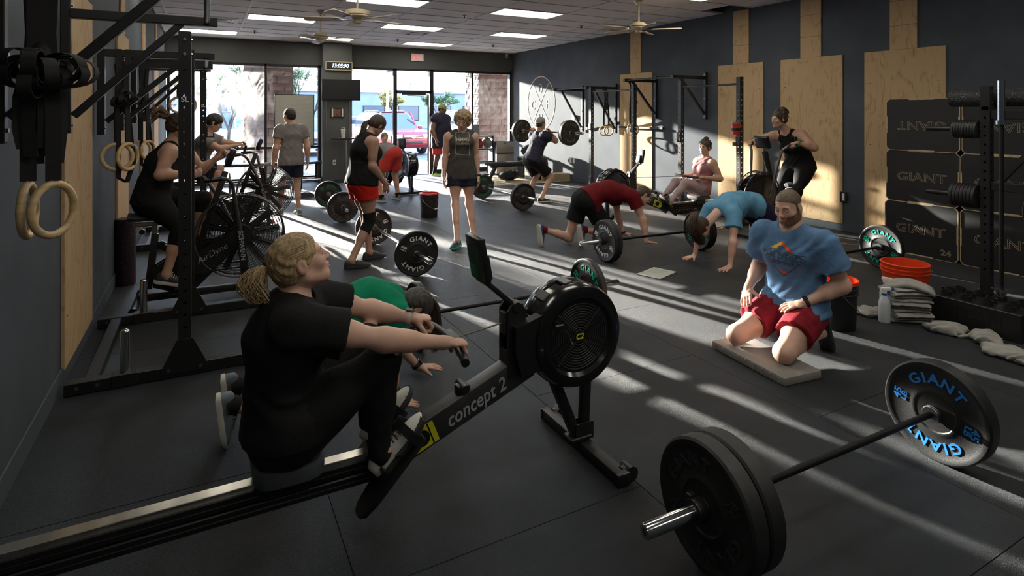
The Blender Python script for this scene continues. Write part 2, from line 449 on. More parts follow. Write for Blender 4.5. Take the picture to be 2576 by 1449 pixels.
# back wall openings: frames, rails, panes
def bar(mb, x0, x1, z0, z1, y=YB + .05, d=.11): mb.box(((x0 + x1) / 2, y, (z0 + z1) / 2), (x1 - x0, d, z1 - z0), ch=.004)
def window(n, x0, x1, muls, rail, glassmats, z0=.06, z1=2.75):
    fr = MB(); w = .055
    bar(fr, x0, x1, z1 - w, z1); bar(fr, x0, x1, z0 - .06, z0 + w)
    bar(fr, x0, x0 + w, z0, z1); bar(fr, x1 - w, x1, z0, z1)
    root = struct('window_%d' % n, fr, 'bronze_frame')
    for m in muls: ob('mullion', MB().box((m, YB + .05, (z0 + z1) / 2), (w, .11, z1 - z0), ch=.004), 'bronze_frame', root)
    edges = [x0] + muls + [x1]
    for i in range(len(edges) - 1):
        a, b = edges[i] + w / 2, edges[i + 1] - w / 2
        if rail:
            ob('rail', MB().box(((a + b) / 2, YB + .05, rail), (b - a + .01, .10, w), ch=.004), 'bronze_frame', root)
            ob('pane', MB().box(((a + b) / 2, YB + .05, (rail + z1) / 2), (b - a, .006, z1 - rail - .03)), glassmats[i], root, smooth=0)
            ob('pane', MB().box(((a + b) / 2, YB + .05, (rail + z0) / 2), (b - a, .006, rail - z0 - .03)), glassmats[i], root, smooth=0)
        else:
            ob('pane', MB().box(((a + b) / 2, YB + .05, (z0 + z1) / 2), (b - a, .006, z1 - z0 - .1)), glassmats[i], root, smooth=0)
    return root
window(1, XL + .02, 2.46, [1.234], .80, ['smeared_glass', 'dusty_glass'])
window(2, 3.13, 4.30, [], .80, ['window_glass'])
window(3, 5.28, 7.66, [6.45], .80, ['window_glass', 'dusty_glass'])
df = MB(); bar(df, 4.29, 4.345, 0, 2.75); bar(df, 5.225, 5.29, 0, 2.75); bar(df, 4.3, 5.28, 2.12, 2.19); bar(df, 4.3, 5.28, 2.70, 2.75)
bar(df, 4.34, 5.23, -.004, .012, d=.2)
door = struct('door_1', df, 'bronze_frame')
ob('pane', MB().box((4.785, YB + .05, 2.445), (.88, .006, .51)), 'window_glass', door, smooth=0)
pm('suite_print', (0.30, 0.31, 0.33), 0.6)
tn = MB(); put_text(tn, '105', (4.80, YB + .056, 2.33), (-1, 0, 0), (0, 0, 1), .20, .002)
ob('suite_number', tn, 'suite_print', door)
hinge = Vector((5.225, YB + .11, 0)); da = R(118)
leaf = D.objects.new('door_leaf', None)
lm = MB(); LW, LH = .88, 2.10
for a, b, c, d in ((0, .06, 0, LH), (LW - .06, LW, 0, LH), (0, LW, LH - .08, LH), (0, LW, 0, .22), (0, LW, .96, 1.02)):
    lm.box(((a + b) / 2, 0, (c + d) / 2), (b - a, .045, d - c), ch=.004)
lo = ob('door_leaf', lm, 'bronze_frame', door)
lo.location = hinge; lo.rotation_euler = (0, 0, PI - da)
ob('pane', MB().box((LW / 2, 0, .59), (LW - .1, .006, .76)), 'window_glass', lo, smooth=0)
ob('pane', MB().box((LW / 2, 0, 1.52), (LW - .1, .006, 1.02)), 'window_glass', lo, smooth=0)
hb = MB(); hb.tube([(LW - .1, -.03, .85), (LW - .1, -.07, .88), (LW - .1, -.07, 1.15), (LW - .1, -.03, 1.18)], .012)
ob('pull_handle', hb, 'steel_satin', lo)
cl = MB().beam((4.45, YB - .02, 2.10), (5.1, YB - .02, 2.10), .05, .045).beam((4.6, YB, 2.06), (5.1, YB + .08, 2.05), .02, .012)
ob('door_closer', cl, 'bronze_frame', door)

# plywood sheets with the strips that run up to the ceiling, right wall and left wall
def ply(x, sg, y0, y1, s0, s1, label, top=2.41):
    t = thing('plywood_panel', label, 'panel', (x, (y0 + y1) / 2, 0.1), 0, 'plywood wall panels')
    b = MB().box((sg * .010, 0, (top - .05) / 2 - .025), (.019, y1 - y0, top - .1), ch=.002); ob('sheet', b, 'plywood', t)
    c = (s0 + s1) / 2 - (y0 + y1) / 2; z = top - .1
    zz = z
    for k, h in enumerate((.30, .31, ZC - .1 - z - .61)):
        ob('strip', MB().box((sg * .010, c, zz + h / 2), (.019, s1 - s0, h - .003), ch=.002), 'plywood', t); zz += h
    for q in (-1, 1):
        for zq in (.3, 1.1, 1.9): ob('screw', MB().cyl((sg * .019, q * (y1 - y0) * .42, zq), (sg * .021, q * (y1 - y0) * .42, zq), .006, n=8), 'steel_black', t)
    return t
ply(XR, -1, 8.69, 9.67, 9.02, 9.34, 'plywood panel behind the hanging rings beside the white logo')
ply(XR, -1, 6.15, 7.05, 6.42, 6.73, 'plywood panel behind the upright with the red chalk bucket')
ply(XR, -1, 4.88, 5.84, 5.19, 5.51, 'plywood panel with a small wall outlet at its edge')
ply(XR, -1, 3.63, 4.58, 3.94, 4.26, 'plywood panel partly covered by the stacked black plyo boxes')
ply(XL, 1, 4.25, 5.2, 4.6, 4.9, 'plywood panel beside the big wooden gymnastic rings')
ply(XL, 1, 6.6, 7.48, 6.88, 7.19, 'plywood panel behind the upright purple-flecked foam roller')
ply(XL, 1, 8.93, 9.85, 9.2, 9.5, 'plywood panel behind the rider with the flying ponytail')
ply(XL, 1, 11.05, 12.0, 11.4, 11.7, 'plywood panel on the grey wall next to the smeared window')

# ------------------------------------------------------------------ outside
struct('ground_walkway', MB().box((4, 16.6, -.08), (60, 3.9, .14)), 'concrete')
struct('ground_asphalt', MB().box((10, 95, -.16), (240, 154, .14)), 'asphalt')
struct('roof_canopy', MB().box((4, 16.35, 3.42), (60, 3.3, .5)), 'wall_back')
struct('wall_outside', MB().box((4, YB + .26, 4.1), (60, .1, 2.6)).box((-16, YB + .2, 1.5), (30.4, .2, 3)).box((23, YB + .2, 1.5), (30.4, .2, 3)), 'concrete')
pm('split_block', (0.155, 0.095, 0.085), 0.9, var=0.3, scale=4, bump=0.3, bscale=22)
pm('mortar', (0.12, 0.10, 0.09), 0.9)
blk = {}
def block_mesh(w):
    if w not in blk:
        mb = MB(); n = 4; vs = []; r2 = random.Random(3)
        for i in range(n + 1):
            for j in range(3):
                e = 0 if i in (0, n) or j in (0, 2) else 1
                vs.append((-w / 2 + w * i / n, -(.004 + .018 * e * r2.random() + .006), -.092 + .184 * j / 2))
        k = len(vs); vs += [(v[0], .03, v[2]) for v in vs]
        fs = [(i * 3 + j, i * 3 + 3 + j, i * 3 + 4 + j, i * 3 + 1 + j) for i in range(n) for j in range(2)]
        ring = [i * 3 for i in range(n + 1)] + [n * 3 + 1, n * 3 + 2] + [i * 3 + 2 for i in range(n - 1, -1, -1)] + [1]
        fs += [(ring[(q + 1) % len(ring)], ring[q], ring[q] + k, ring[(q + 1) % len(ring)] + k) for q in range(len(ring))]
        mb.add(vs, fs); blk[w] = mb.mesh('block', 0); blk[w].materials.append(MATS['split_block'])
    return blk[w]
def block_column(x0, x1, y0, y1, label):
    t = thing('block_column', label, 'column', ((x0 + x1) / 2, (y0 + y1) / 2, 0)); t['kind'] = 'structure'
    hx, hy = (x1 - x0) / 2, (y1 - y0) / 2
    ob('core', MB().box((0, 0, 1.6), (2 * hx - .03, 2 * hy - .03, 3.2)), 'mortar', t)
    for c in range(15):
        z = .1 + .2 * c + .0
        for (ox, oy, rz, L) in ((0, -hy, 0, 2 * hx), (-hx, 0, -PI / 2, 2 * hy), (hx, 0, PI / 2, 2 * hy)):
            cells = [(-L / 2, -L / 6), (-L / 6, L / 6), (L / 6, L / 2)] if c % 2 == 0 else [(-L / 2, -L / 3), (-L / 3, 0), (0, L / 3), (L / 3, L / 2)]
            for a, b in cells:
                o = lk('block', block_mesh(round(b - a - .012, 3)), None, t)
                m = (a + b) / 2
                o.location = (ox + m * math.cos(rz), oy + m * math.sin(rz), z); o.rotation_euler = (0, 0, rz)
    return t
block_column(.90, 2.10, 16.7, 17.8, 'reddish split-face block column outside behind the whiteboard')
block_column(7.66, 8.84, 16.7, 17.8, 'reddish split-face block column outside the glass beside the small fridge')
# ------------------------------------------------------------------ bumper plates and barbells
pm('bumper_rubber', (0.013, 0.013, 0.014), 0.5, var=0.25, scale=10, bump=0.1, bscale=200)
pm('print_white', (0.75, 0.75, 0.74), 0.5)
pm('print_grey', (0.10, 0.10, 0.10), 0.4)
pm('print_black', (0.024, 0.024, 0.025), 0.3)
pm('print_green', (0.0, 0.42, 0.27), 0.45)
pm('print_dgreen', (0.0, 0.20, 0.10), 0.45)
pm('print_blue', (0.02, 0.20, 0.62), 0.45)
pm('knurl', (0.022, 0.022, 0.023), 0.35, metal=0.8, bump=0.3, bscale=900)
def axisM(o, x, up=(0, 0, 1)):
    x = Vector(x).normalized(); u = Vector(up); y = u.cross(x).normalized(); z = x.cross(y)
    M = Matrix((x, y, z)).transposed().to_4x4(); M.translation = Vector(o); return M
def arc_text(mb, s, r, a0, size, face, t):
    """letters around the disc; local axis X, face=+1/-1, a0 = centre angle seen from that face (0 = up, clockwise)"""
    ws = {'I': .45, 'G': 1.0, 'A': .95, 'N': 1.0, 'T': .85, ' ': .5, 'L': .8, 'B': .9}
    w = [ws.get(c, .85) for c in s]; tot = sum(w); k = size * .98 / r; a = a0 - tot * k / 2
    for c, q in zip(s, w):
        an = a + q * k / 2; a += q * k
        right = Vector((0, 1, 0)) * face; up = Vector((0, 0, 1))
        rad = up * math.cos(an) + right * math.sin(an); tan = right * math.cos(an) - up * math.sin(an)
        put_text(mb, c, rad * r + Vector((face * (t / 2 + .0005), 0, 0)), tan, rad, size, .004, bold=.022, sx=1.15)
PLATES = {}
def plate_proto(kind):
    if kind in PLATES: return PLATES[kind]
    letters, t, wt, r0, roll = {
        'white15': ('print_white', .035, '15', .225, 0.45), 'white65': ('print_white', .05, '25', .225, 0.6), 'grey45': ('print_grey', .07, '45', .225, 0.5),
        'black45': ('print_black', .075, '45', .227, -0.75), 'blue45': ('print_blue', .075, '45', .227, 0.3), 'green25': ('print_green', .055, '25', .225, 0.45),
        'dgreen25': ('print_dgreen', .055, '25', .225, 0.2), 'thin': ('print_grey', .03, '10', .22, 0.2)}[kind]
    d = MB()
    d.lathe([(.026, -t / 2 + .004), (.085, -t / 2 + .004), (.090, -t / 2), (.10, -t / 2), (.106, -t / 2 + .004), (.196, -t / 2 + .004), (.202, -t / 2), (r0 - .008, -t / 2), (r0, -t / 2 + .008),
             (r0, t / 2 - .008), (r0 - .008, t / 2), (.202, t / 2), (.196, t / 2 - .004), (.106, t / 2 - .004), (.10, t / 2), (.090, t / 2), (.085, t / 2 - .004), (.026, t / 2 - .004)], (0, 0, 0), (1, 0, 0), 56)
    h = MB().lathe([(.0255, -t / 2 - .001), (.034, -t / 2 - .001), (.034, t / 2 + .001), (.0255, t / 2 + .001)], (0, 0, 0), (1, 0, 0), 28)
    tx = MB()
    for face in (1, -1):
        for k in range(2):
            arc_text(tx, 'GIANT', .150, roll + PI * k, .062, face, t - .006)
            a = roll + PI * k - 1.45
            right = Vector((0, 1, 0)) * face; up = Vector((0, 0, 1)); rad = up * math.cos(a) + right * math.sin(a); tan = right * math.cos(a) - up * math.sin(a)
            put_text(tx, wt, rad * .164 + Vector((face * (t / 2 - .0025), 0, 0)), tan, rad, .045, .004, bold=.02, sx=1.2)
            put_text(tx, 'LB', rad * .134 + Vector((face * (t / 2 - .0025), 0, 0)), tan, rad, .036, .004, bold=.02, sx=1.2)
    PLATES[kind] = (d.mesh('disc'), h.mesh('hub'), tx.mesh('lettering', 0), letters, t)
    PLATES[kind][0].materials.append(MATS['bumper_rubber']); PLATES[kind][1].materials.append(MATS['steel_satin']); PLATES[kind][2].materials.append(MATS[letters])
    return PLATES[kind]
def plate(kind, c, axis, label, spin=0.0, group='bumper plates on the barbells'):
    d, h, tx, m, t = plate_proto(kind)
    M = axisM(c, axis) @ Matrix.Rotation(spin, 4, 'X')
    r = thing('bumper_plate', label, 'weight plate', M=M, group=group)
    lk('disc', d, None, r); lk('hub', h, None, r); lk('lettering', tx, None, r)
    return r
def barbell(a, b, label, inner, sl=.42, shaft='steel_satin', group='barbells', collar=None):
    """a,b: the two inner sleeve collars on the bar's axis"""
    a, b = Vector(a), Vector(b); ax = (b - a).normalized(); L = (b - a).length
    r = thing('barbell', label, 'barbell', M=axisM((a + b) / 2, ax), group=group)
    ob('shaft', MB().cyl((-L / 2, 0, 0), (L / 2, 0, 0), .0142, n=14), shaft, r)
    for s in (-1, 1):
        p = MB().lathe([(.001, 0), (.022, 0), (.025, .003), (.025, sl - .006), (.022, sl), (.010, sl), (.009, sl - .012), (.001, sl - .012)], (s * (L / 2 + .03), 0, 0), (s, 0, 0), 22, close=False)
        ob('sleeve', p, 'chrome', r)
        ob('collar', MB().lathe([(.014, 0), (.034, 0), (.037, .004), (.037, .011), (.033, .014), (.037, .017), (.037, .026), (.030, .032), (.014, .032)], (s * L / 2, 0, 0), (s, 0, 0), 24), 'steel_satin', r)
        if collar:
            ob('clamp', MB().lathe([(.0255, 0), (.04, 0), (.042, .006), (.042, .034), (.04, .04), (.0255, .04)], (s * (L / 2 + .032 + collar), 0, 0), (s, 0, 0), 20).box((s * (L / 2 + .052 + collar), .03, .03), (.03, .03, .03), ch=.005), 'black_plastic', r)
    return r
ZP = .2255
# front barbell
barbell((1.74, 1.487, ZP), (2.955, 1.462, ZP), 'barbell in front of the kneeling man with a dark knurled shaft', 1.2, shaft='knurl', collar=.165)
plate('black45', (1.665, 1.489, ZP), (1, -.02, 0), 'all-black thick bumper plate, inner of a pair beside the rower', 0.2)
plate('black45', (1.585, 1.491, ZP), (1, -.02, 0), 'all-black thick bumper plate, outer of a pair beside the long chrome sleeve', 0.15)
plate('blue45', (3.03, 1.461, ZP), (1, -.02, 0), 'thick bumper plate with bright blue lettering', -.25)
# barbell of the woman in red shorts
barbell((1.846, 5.56, ZP), (1.824, 7.0, ZP), 'barbell at the feet of the woman in red shorts, steel shaft', 1.2, collar=None)
plate('white15', (1.847, 5.508, ZP), (0.015, -1, 0), 'bumper plate with white fifteen lettering beside the girl in green', .12)
plate('white15', (1.823, 7.052, ZP), (0.015, -1, 0), 'bumper plate with white lettering behind the braced knee', .95)
barbell((1.80, 8.80, ZP), (1.86, 10.18, ZP), 'barbell lying behind the woman in red shorts with clamped plates', 1.2)
plate('grey45', (1.797, 8.73, ZP), (-.04, -1, 0), 'bumper plate with dim grey lettering behind the red shorts', 2.6)
plate('dgreen25', (1.864, 10.24, ZP), (-.04, -1, 0), 'bumper plate with dark green lettering beside the standing man in grey', -.4)
# barbell by the man in the dark red shirt
barbell((3.955, 5.087, ZP), (5.09, 5.03, ZP), 'barbell beside the man in the dark red shirt, black shaft', 1.2, sl=.40, shaft='knurl', collar=.115)
plate('white65', (3.845, 5.093, ZP), (-1, .05, 0), 'bumper plate with white lettering at the knees of the man in dark red', .35)
plate('white65', (3.897, 5.09, ZP), (-1, .05, 0), 'bumper plate, inner of a pair at the knees of the man in dark red', 1.2)
plate('green25', (5.15, 5.027, ZP), (-1, .05, 0), 'bumper plate with mint green lettering under the woman in light blue', 2.2)
plate('green25', (5.208, 5.024, ZP), (-1, .05, 0), 'bumper plate, outer of a pair by the woman in light blue', .3)
# barbell of the woman in green
barbell((1.36, 3.83, ZP), (2.64, 3.81, ZP), 'barbell beside the woman in the green shirt, black shaft', 1.2, sl=.33, shaft='knurl')
plate('green25', (2.705, 3.81, ZP), (-1, 0, 0), 'bumper plate with mint green lettering behind the rower flywheel', .05)
plate('green25', (1.295, 3.83, ZP), (-1, 0, 0), 'bumper plate behind the head of the woman in green', .8)
# barbell in front of the plyo boxes
barbell((4.9, 3.56, ZP), (6.15, 3.53, ZP), 'barbell between the kneeling man and the black plyo boxes', 1.2, shaft='knurl', collar=.07)
plate('green25', (6.21, 3.528, ZP), (-1, .02, 0), 'bumper plate with green lettering in front of the black plyo boxes', .2)
plate('green25', (4.84, 3.562, ZP), (-1, .02, 0), 'bumper plate hidden behind the kneeling man in blue', .2)
# barbell in the middle
barbell((4.645, 8.46, ZP), (4.61, 9.82, ZP), 'barbell on the floor near the man lifting with a backward cap', 1.2)
plate('grey45', (4.647, 8.39, ZP), (.02, -1, 0), 'bumper plate with grey lettering in front of the lifting man', .25)
plate('dgreen25', (4.608, 9.882, ZP), (.02, -1, 0), 'bumper plate with dark green lettering beside the curly-haired woman', .5)
# barbell at the window
barbell((.47, 12.60, .222), (1.68, 12.60, .222), 'barbell lying below the smeared window behind the fan bikes', 1.2)
plate('thin', (.42, 12.60, .222), (1, 0, 0), 'thin bumper plate standing behind the far fan bike', .2)
plate('thin', (1.73, 12.60, .222), (1, 0, 0), 'thin bumper plate beside the standing man in grey shirt', .7)

# ------------------------------------------------------------------ rowers
pm('rower_grey', (0.03, 0.03, 0.031), 0.42, var=0.2, scale=14)
pm('seat_grey', (0.055, 0.060, 0.070), 0.6, var=0.15, scale=30)
pm('alu', (0.78, 0.74, 0.66), 0.25, metal=1.0, var=0.25, scale=2.0, stretch=(6, 1, 1))
pm('print_yellow', (0.62, 0.62, 0.02), 0.45)
pm('print_silver', (0.33, 0.36, 0.38), 0.4)
pm('chain', (0.12, 0.10, 0.075), 0.4, metal=1.0)
pm('screen_grey', (0.20, 0.22, 0.22), 0.3); pm('lcd_off', (0.010, 0.010, 0.010), 0.5)
def rower(loc, rz, label, hx, hz, seat_x, side=-1, hy=0.0):
    """local +x runs from the flywheel to the rear, origin under the front foot"""
    t = thing('rowing_machine', label, 'rowing machine', loc, rz, 'rowing machines')
    f = MB().box((0, 0, .032), (.065, .64, .05), ch=.006); ff = ob('front_foot', f, 'steel_black', t)
    for s in (-1, 1):
        ob('caster', MB().cyl((-.052, s * .285 - .028, .034), (-.052, s * .285 + .028, .034), .034, n=20).box((-.03, s * .285, .045), (.04, .03, .035), ch=.004), 'black_plastic', ff)
        ob('rubber_cap', MB().box((0, s * .318, .03), (.07, .02, .056), ch=.006), 'black_plastic', ff)
    ob('leg', MB().beam((.02, 0, .05), (.20, 0, .47), .045, .05, (0, 1, 0), ch=.006), 'steel_black', t)
    ob('leg', MB().beam((-.01, 0, .05), (-.03, 0, .44), .05, .035, (0, 1, 0), ch=.006), 'steel_black', t)
    ob('foot_bracket', MB().box((.02, 0, .07), (.12, .075, .02), ch=.004).box((.0, .028, .10), (.10, .008, .08)).box((.0, -.028, .10), (.10, .008, .08)), 'steel_black', t)
    # flywheel drum: axle along y
    c = Vector((.07, 0, .585))
    dr = MB().lathe([(.05, -.085), (.165, -.085), (.180, -.100), (.205, -.102), (.228, -.092), (.238, -.070), (.238, -.035), (.231, -.030), (.231, .030), (.238, .035), (.238, .070), (.228, .092), (.205, .102), (.180, .100), (.165, .085), (.05, .085)], c, (0, 1, 0), 56)
    drum = ob('flywheel_housing', dr, 'black_gloss', t)
    bd = MB()
    for a in (0.35, 0.9, 1.45, 2.5, 3.6, 4.4, 5.3):
        p = c + Vector((math.cos(a) * .236, 0, math.sin(a) * .236)); bd.box(p, (.05, .085, .016), Matrix.Rotation(-(a - PI / 2), 3, 'Y'), ch=.004)
    ob('housing_lug', bd, 'black_plastic', drum, kind='stuff')
    for s in (-1, 1):
        g = MB()
        for k in range(11): g.torus(c + Vector((0, s * .086, 0)), (0, 1, 0), .028 + k * .0122, .0028, 40, 6)
        for k in range(4):
            a = PI / 4 + k * PI / 2; v = Vector((math.cos(a), 0, math.sin(a))); g.beam(c + Vector((0, s * .087, 0)) + v * .02, c + Vector((0, s * .087, 0)) + v * .165, .006, .006, (0, 1, 0))
        ob('vent_grille', g, 'rower_grey', drum, kind='stuff')
        ob('hub_cap', MB().cyl(c + Vector((0, s * .083, 0)), c + Vector((0, s * .091, 0)), .026, n=20), 'black_plastic', drum)
        tl = MB(); put_text(tl, 'C2', c + Vector((0, s * .092, 0)), (-s, 0, 0) if s > 0 else (1, 0, 0), (0, 0, 1), .036, .002, bold=.02, shear=.2)
        ob('logo', tl, 'print_yellow', drum)
        ob('side_cowl', MB().prism([(.05, -.10), (.30, -.13), (.33, -.02), (.33, .09), (.22, .12), (.10, .16)], c + Vector((0, s * .058, 0)), (1, 0, 0), (0, 0, 1), .05), 'black_plastic', drum)
        lev = MB().box(c + Vector((.12, s * .105, .07)), (.05, .012, .02), ch=.004); ob('damper_lever', lev, 'black_plastic', drum)
    # tower, main beam, monorail
    tw = MB()
    for s in (-1, 1): tw.prism([(.33, .46), (.42, .44), (.42, .74), (.40, .765), (.355, .765), (.33, .74)], (0, s * .038, 0), (1, 0, 0), (0, 0, 1), .012)
    tw.box((.345, 0, .60), (.02, .07, .30)).box((.415, 0, .50), (.012, .07, .12)).box((.36, 0, .74), (.05, .07, .05), ch=.008)
    ob('tower', tw, 'steel_black', t)
    ob('chain_guide', MB().box((.418, 0, .68), (.02, .05, .10), ch=.005), 'rower_grey', t)
    p0, p1 = Vector((.30, 0, .485)), Vector((1.02, 0, .205)); ax = (p1 - p0).normalized(); nz = Vector((-ax.z, 0, ax.x)); nz = nz if nz.z > 0 else -nz
    bmn = ob('main_beam', MB().beam(p0, p1, .115, .082, (0, 1, 0), ch=.008), 'rower_grey', t)
    for s in (-1, 1):
        tx = MB(); xa = (-ax if s < 0 else ax) * 1.0
        xa = -ax if s > 0 else ax
        # text runs uphill towards the flywheel when seen from either side
        xdir = -ax if (Vector((0, s, 0)).dot((-ax).cross(nz)) > 0) else ax
        put_text(tx, 'concept 2', p0 + (p1 - p0) * .37 + Vector((0, s * .0415, 0)) - nz * .004, xdir, nz, .085, .002, bold=.012, shear=.25, sx=.86)
        ob('lettering', tx, 'print_silver', bmn)
        yl = MB(); q = p0 + (p1 - p0) * .73 + Vector((0, s * .0415, 0))
        out = [(-.075, -.046), (.045, -.046), (.075, -.02), (.075, .02), (.045, .046), (-.075, .046)]
        yl.prism(out, q, ax, nz, .002); ob('badge', yl, 'print_yellow', bmn)
        ob('badge_mark', MB().prism([(.034 * math.cos(a * PI / 8) - .012, .034 * math.sin(a * PI / 8)) for a in range(16)], q, ax, nz, .004).box(q + ax * -.05, (.006, .004, .09), Matrix((ax, Vector((0, 1, 0)), ax.cross(Vector((0, 1, 0))))).transposed()), 'black_plastic', bmn)
    ob('handle_hook', MB().box((.62, 0, .425), (.06, .05, .05), ch=.01).cyl((.62, -.04, .44), (.62, .04, .44), .018, n=14), 'black_plastic', t)
    XE = 2.24
    rl = MB().box(((.98 + XE) / 2, 0, .268), (XE - .98, .05, .018), ch=.002); ob('rail_track', rl, 'alu', t)
    rb = MB()
    for s in (-1, 1):
        for k, zz in enumerate((.25, .225, .20, .175)): rb.box(((.98 + XE) / 2, s * (.022 if k % 2 else .028), zz), (XE - .98, .02, .022), ch=.004)
    rb.box(((.98 + XE) / 2, 0, .215), (XE - .98, .02, .10))
    ob('monorail', rb, 'black_plastic', t)
    ob('rear_leg', MB().beam((XE - .12, 0, .18), (XE - .12, 0, .04), .05, .05, (1, 0, 0)).box((XE - .12, 0, .025), (.05, .42, .045), ch=.006), 'steel_black', t)
    ob('end_cap', MB().box((XE + .005, 0, .225), (.02, .07, .13), ch=.006), 'black_plastic', t)
    # footplates
    for s in (-1, 1):
        a0, a1 = Vector((.81, s * .115, .405)), Vector((1.10, s * .115, .10)); d = (a1 - a0).normalized(); nn = Vector((-d.z, 0, d.x)); nn = nn if nn.x > 0 else -nn
        fp = MB().prism([(.06, -.062), (.07, -.068), (.33, -.060), (.39, -.045), (.41, -.02), (.41, .02), (.39, .045), (.33, .060), (.07, .068), (.06, .062)], a0, d, Vector((0, 1, 0)), .018)
        fpo = ob('footplate', fp, 'black_plastic', t)
        ob('heel_cup', MB().prism([(0, -.05), (.03, -.055), (.03, .055), (0, .05)], a0 + d * .235 + nn * .025, nn, Vector((0, 1, 0)), .012), 'black_plastic', fpo)
        ob('flexfoot', MB().prism([(0, -.045), (.14, -.05), (.16, -.03), (.16, .03), (.14, .05), (0, .045)], a0 + d * .015 + nn * .035, d, Vector((0, 1, 0)), .008), 'rower_grey', fpo)
        pts = [a0 + d * .08 + Vector((0, s * .065, 0))]
        st = [a0 + d * .08 + Vector((0, .064 * math.cos(q * PI / 8), 0)) + nn * (.01 + .098 * math.sin(q * PI / 8)) for q in range(9)]
        ob('strap', MB().ribbon(st, d, .035, .004), 'black_plastic', fpo)
    # seat
    sb = MB(); n = 14; rows_ = []
    out = []
    for i in range(28):
        a = 2 * PI * i / 28; ca, sa = math.cos(a), math.sin(a)
        out.append((math.copysign(abs(ca) ** .5, ca) * .125, math.copysign(abs(sa) ** .55, sa) * .165))
    for z, k in ((.300, .90), (.305, .97), (.330, 1.0), (.352, .98), (.360, .90), (.352, .55)):
        rows_.append([(seat_x + x * k, y * k, z + .010 * (abs(y * k) / .16) ** 2) for x, y in out])
    vs = sum(rows_, []); m = 28
    fs = [(r * m + i, r * m + (i + 1) % m, (r + 1) * m + (i + 1) % m, (r + 1) * m + i) for r in range(5) for i in range(m)] + [tuple(range(m - 1, -1, -1)), tuple(range(5 * m, 6 * m))]
    so = ob('seat', sb.add(vs, fs), 'seat_grey', t)
    ob('seat_carriage', MB().box((seat_x, 0, .285), (.18, .11, .03), ch=.005).box((seat_x, .045, .25), (.16, .02, .05)).box((seat_x, -.045, .25), (.16, .02, .05)), 'black_plastic', so)
    # handle, chain
    hd = MB(); pts = [(hx - .02 * (1 - (abs(k) / 6) ** 2) * 2 + .0, hy + .255 * k / 6, hz) for k in range(-6, 7)]
    hdl = ob('handle', MB().tube(pts, [.017, .0185] + [.0185] * 9 + [.0185, .017], 12), 'black_plastic', t)
    ob('handle_bracket', MB().box((hx - .05, hy, hz), (.05, .16, .026), ch=.008), 'rower_grey', hdl)
    ob('chain', MB().tube([(hx - .07, hy, hz), (.42, 0, .68)], .0036, 6), 'chain', t)
    # monitor
    ma0, ma1 = Vector((.375, .0, .755)), Vector((.52, .0, .885))
    ob('monitor_arm', MB().beam(ma0, ma1, .022, .05, (0, 1, 0), ch=.005).cyl(ma0 + Vector((0, -.05, 0)), ma0 + Vector((0, .05, 0)), .022, n=16).cyl(ma1 + Vector((0, -.045, 0)), ma1 + Vector((0, .045, 0)), .016, n=14), 'steel_black', t)
    Rm = Matrix.Rotation(R(10), 3, 'Y')
    mo = ob('monitor', MB().box((.545, 0, .985), (.034, .155, .20), Rm, ch=.010).box((.515, 0, .945), (.03, .09, .11), Rm, ch=.008), 'black_plastic', t)
    ob('screen', MB().box((.563, 0, 1.0), (.004, .115, .09), Rm, ch=.001), 'lcd_off', mo)
    return t
rower((1.60, 2.31, 0), PI, 'rowing machine ridden by the blonde woman in black', .715, .655, 1.33, hy=0)
rower((5.04, 6.60, 0), R(-4), 'rowing machine ridden by the woman in pink', 1.40, .66, 1.62)
rower((3.60, 11.05, 0), R(92), 'rowing machine by the door behind the bending man', 1.22, .64, 1.75)
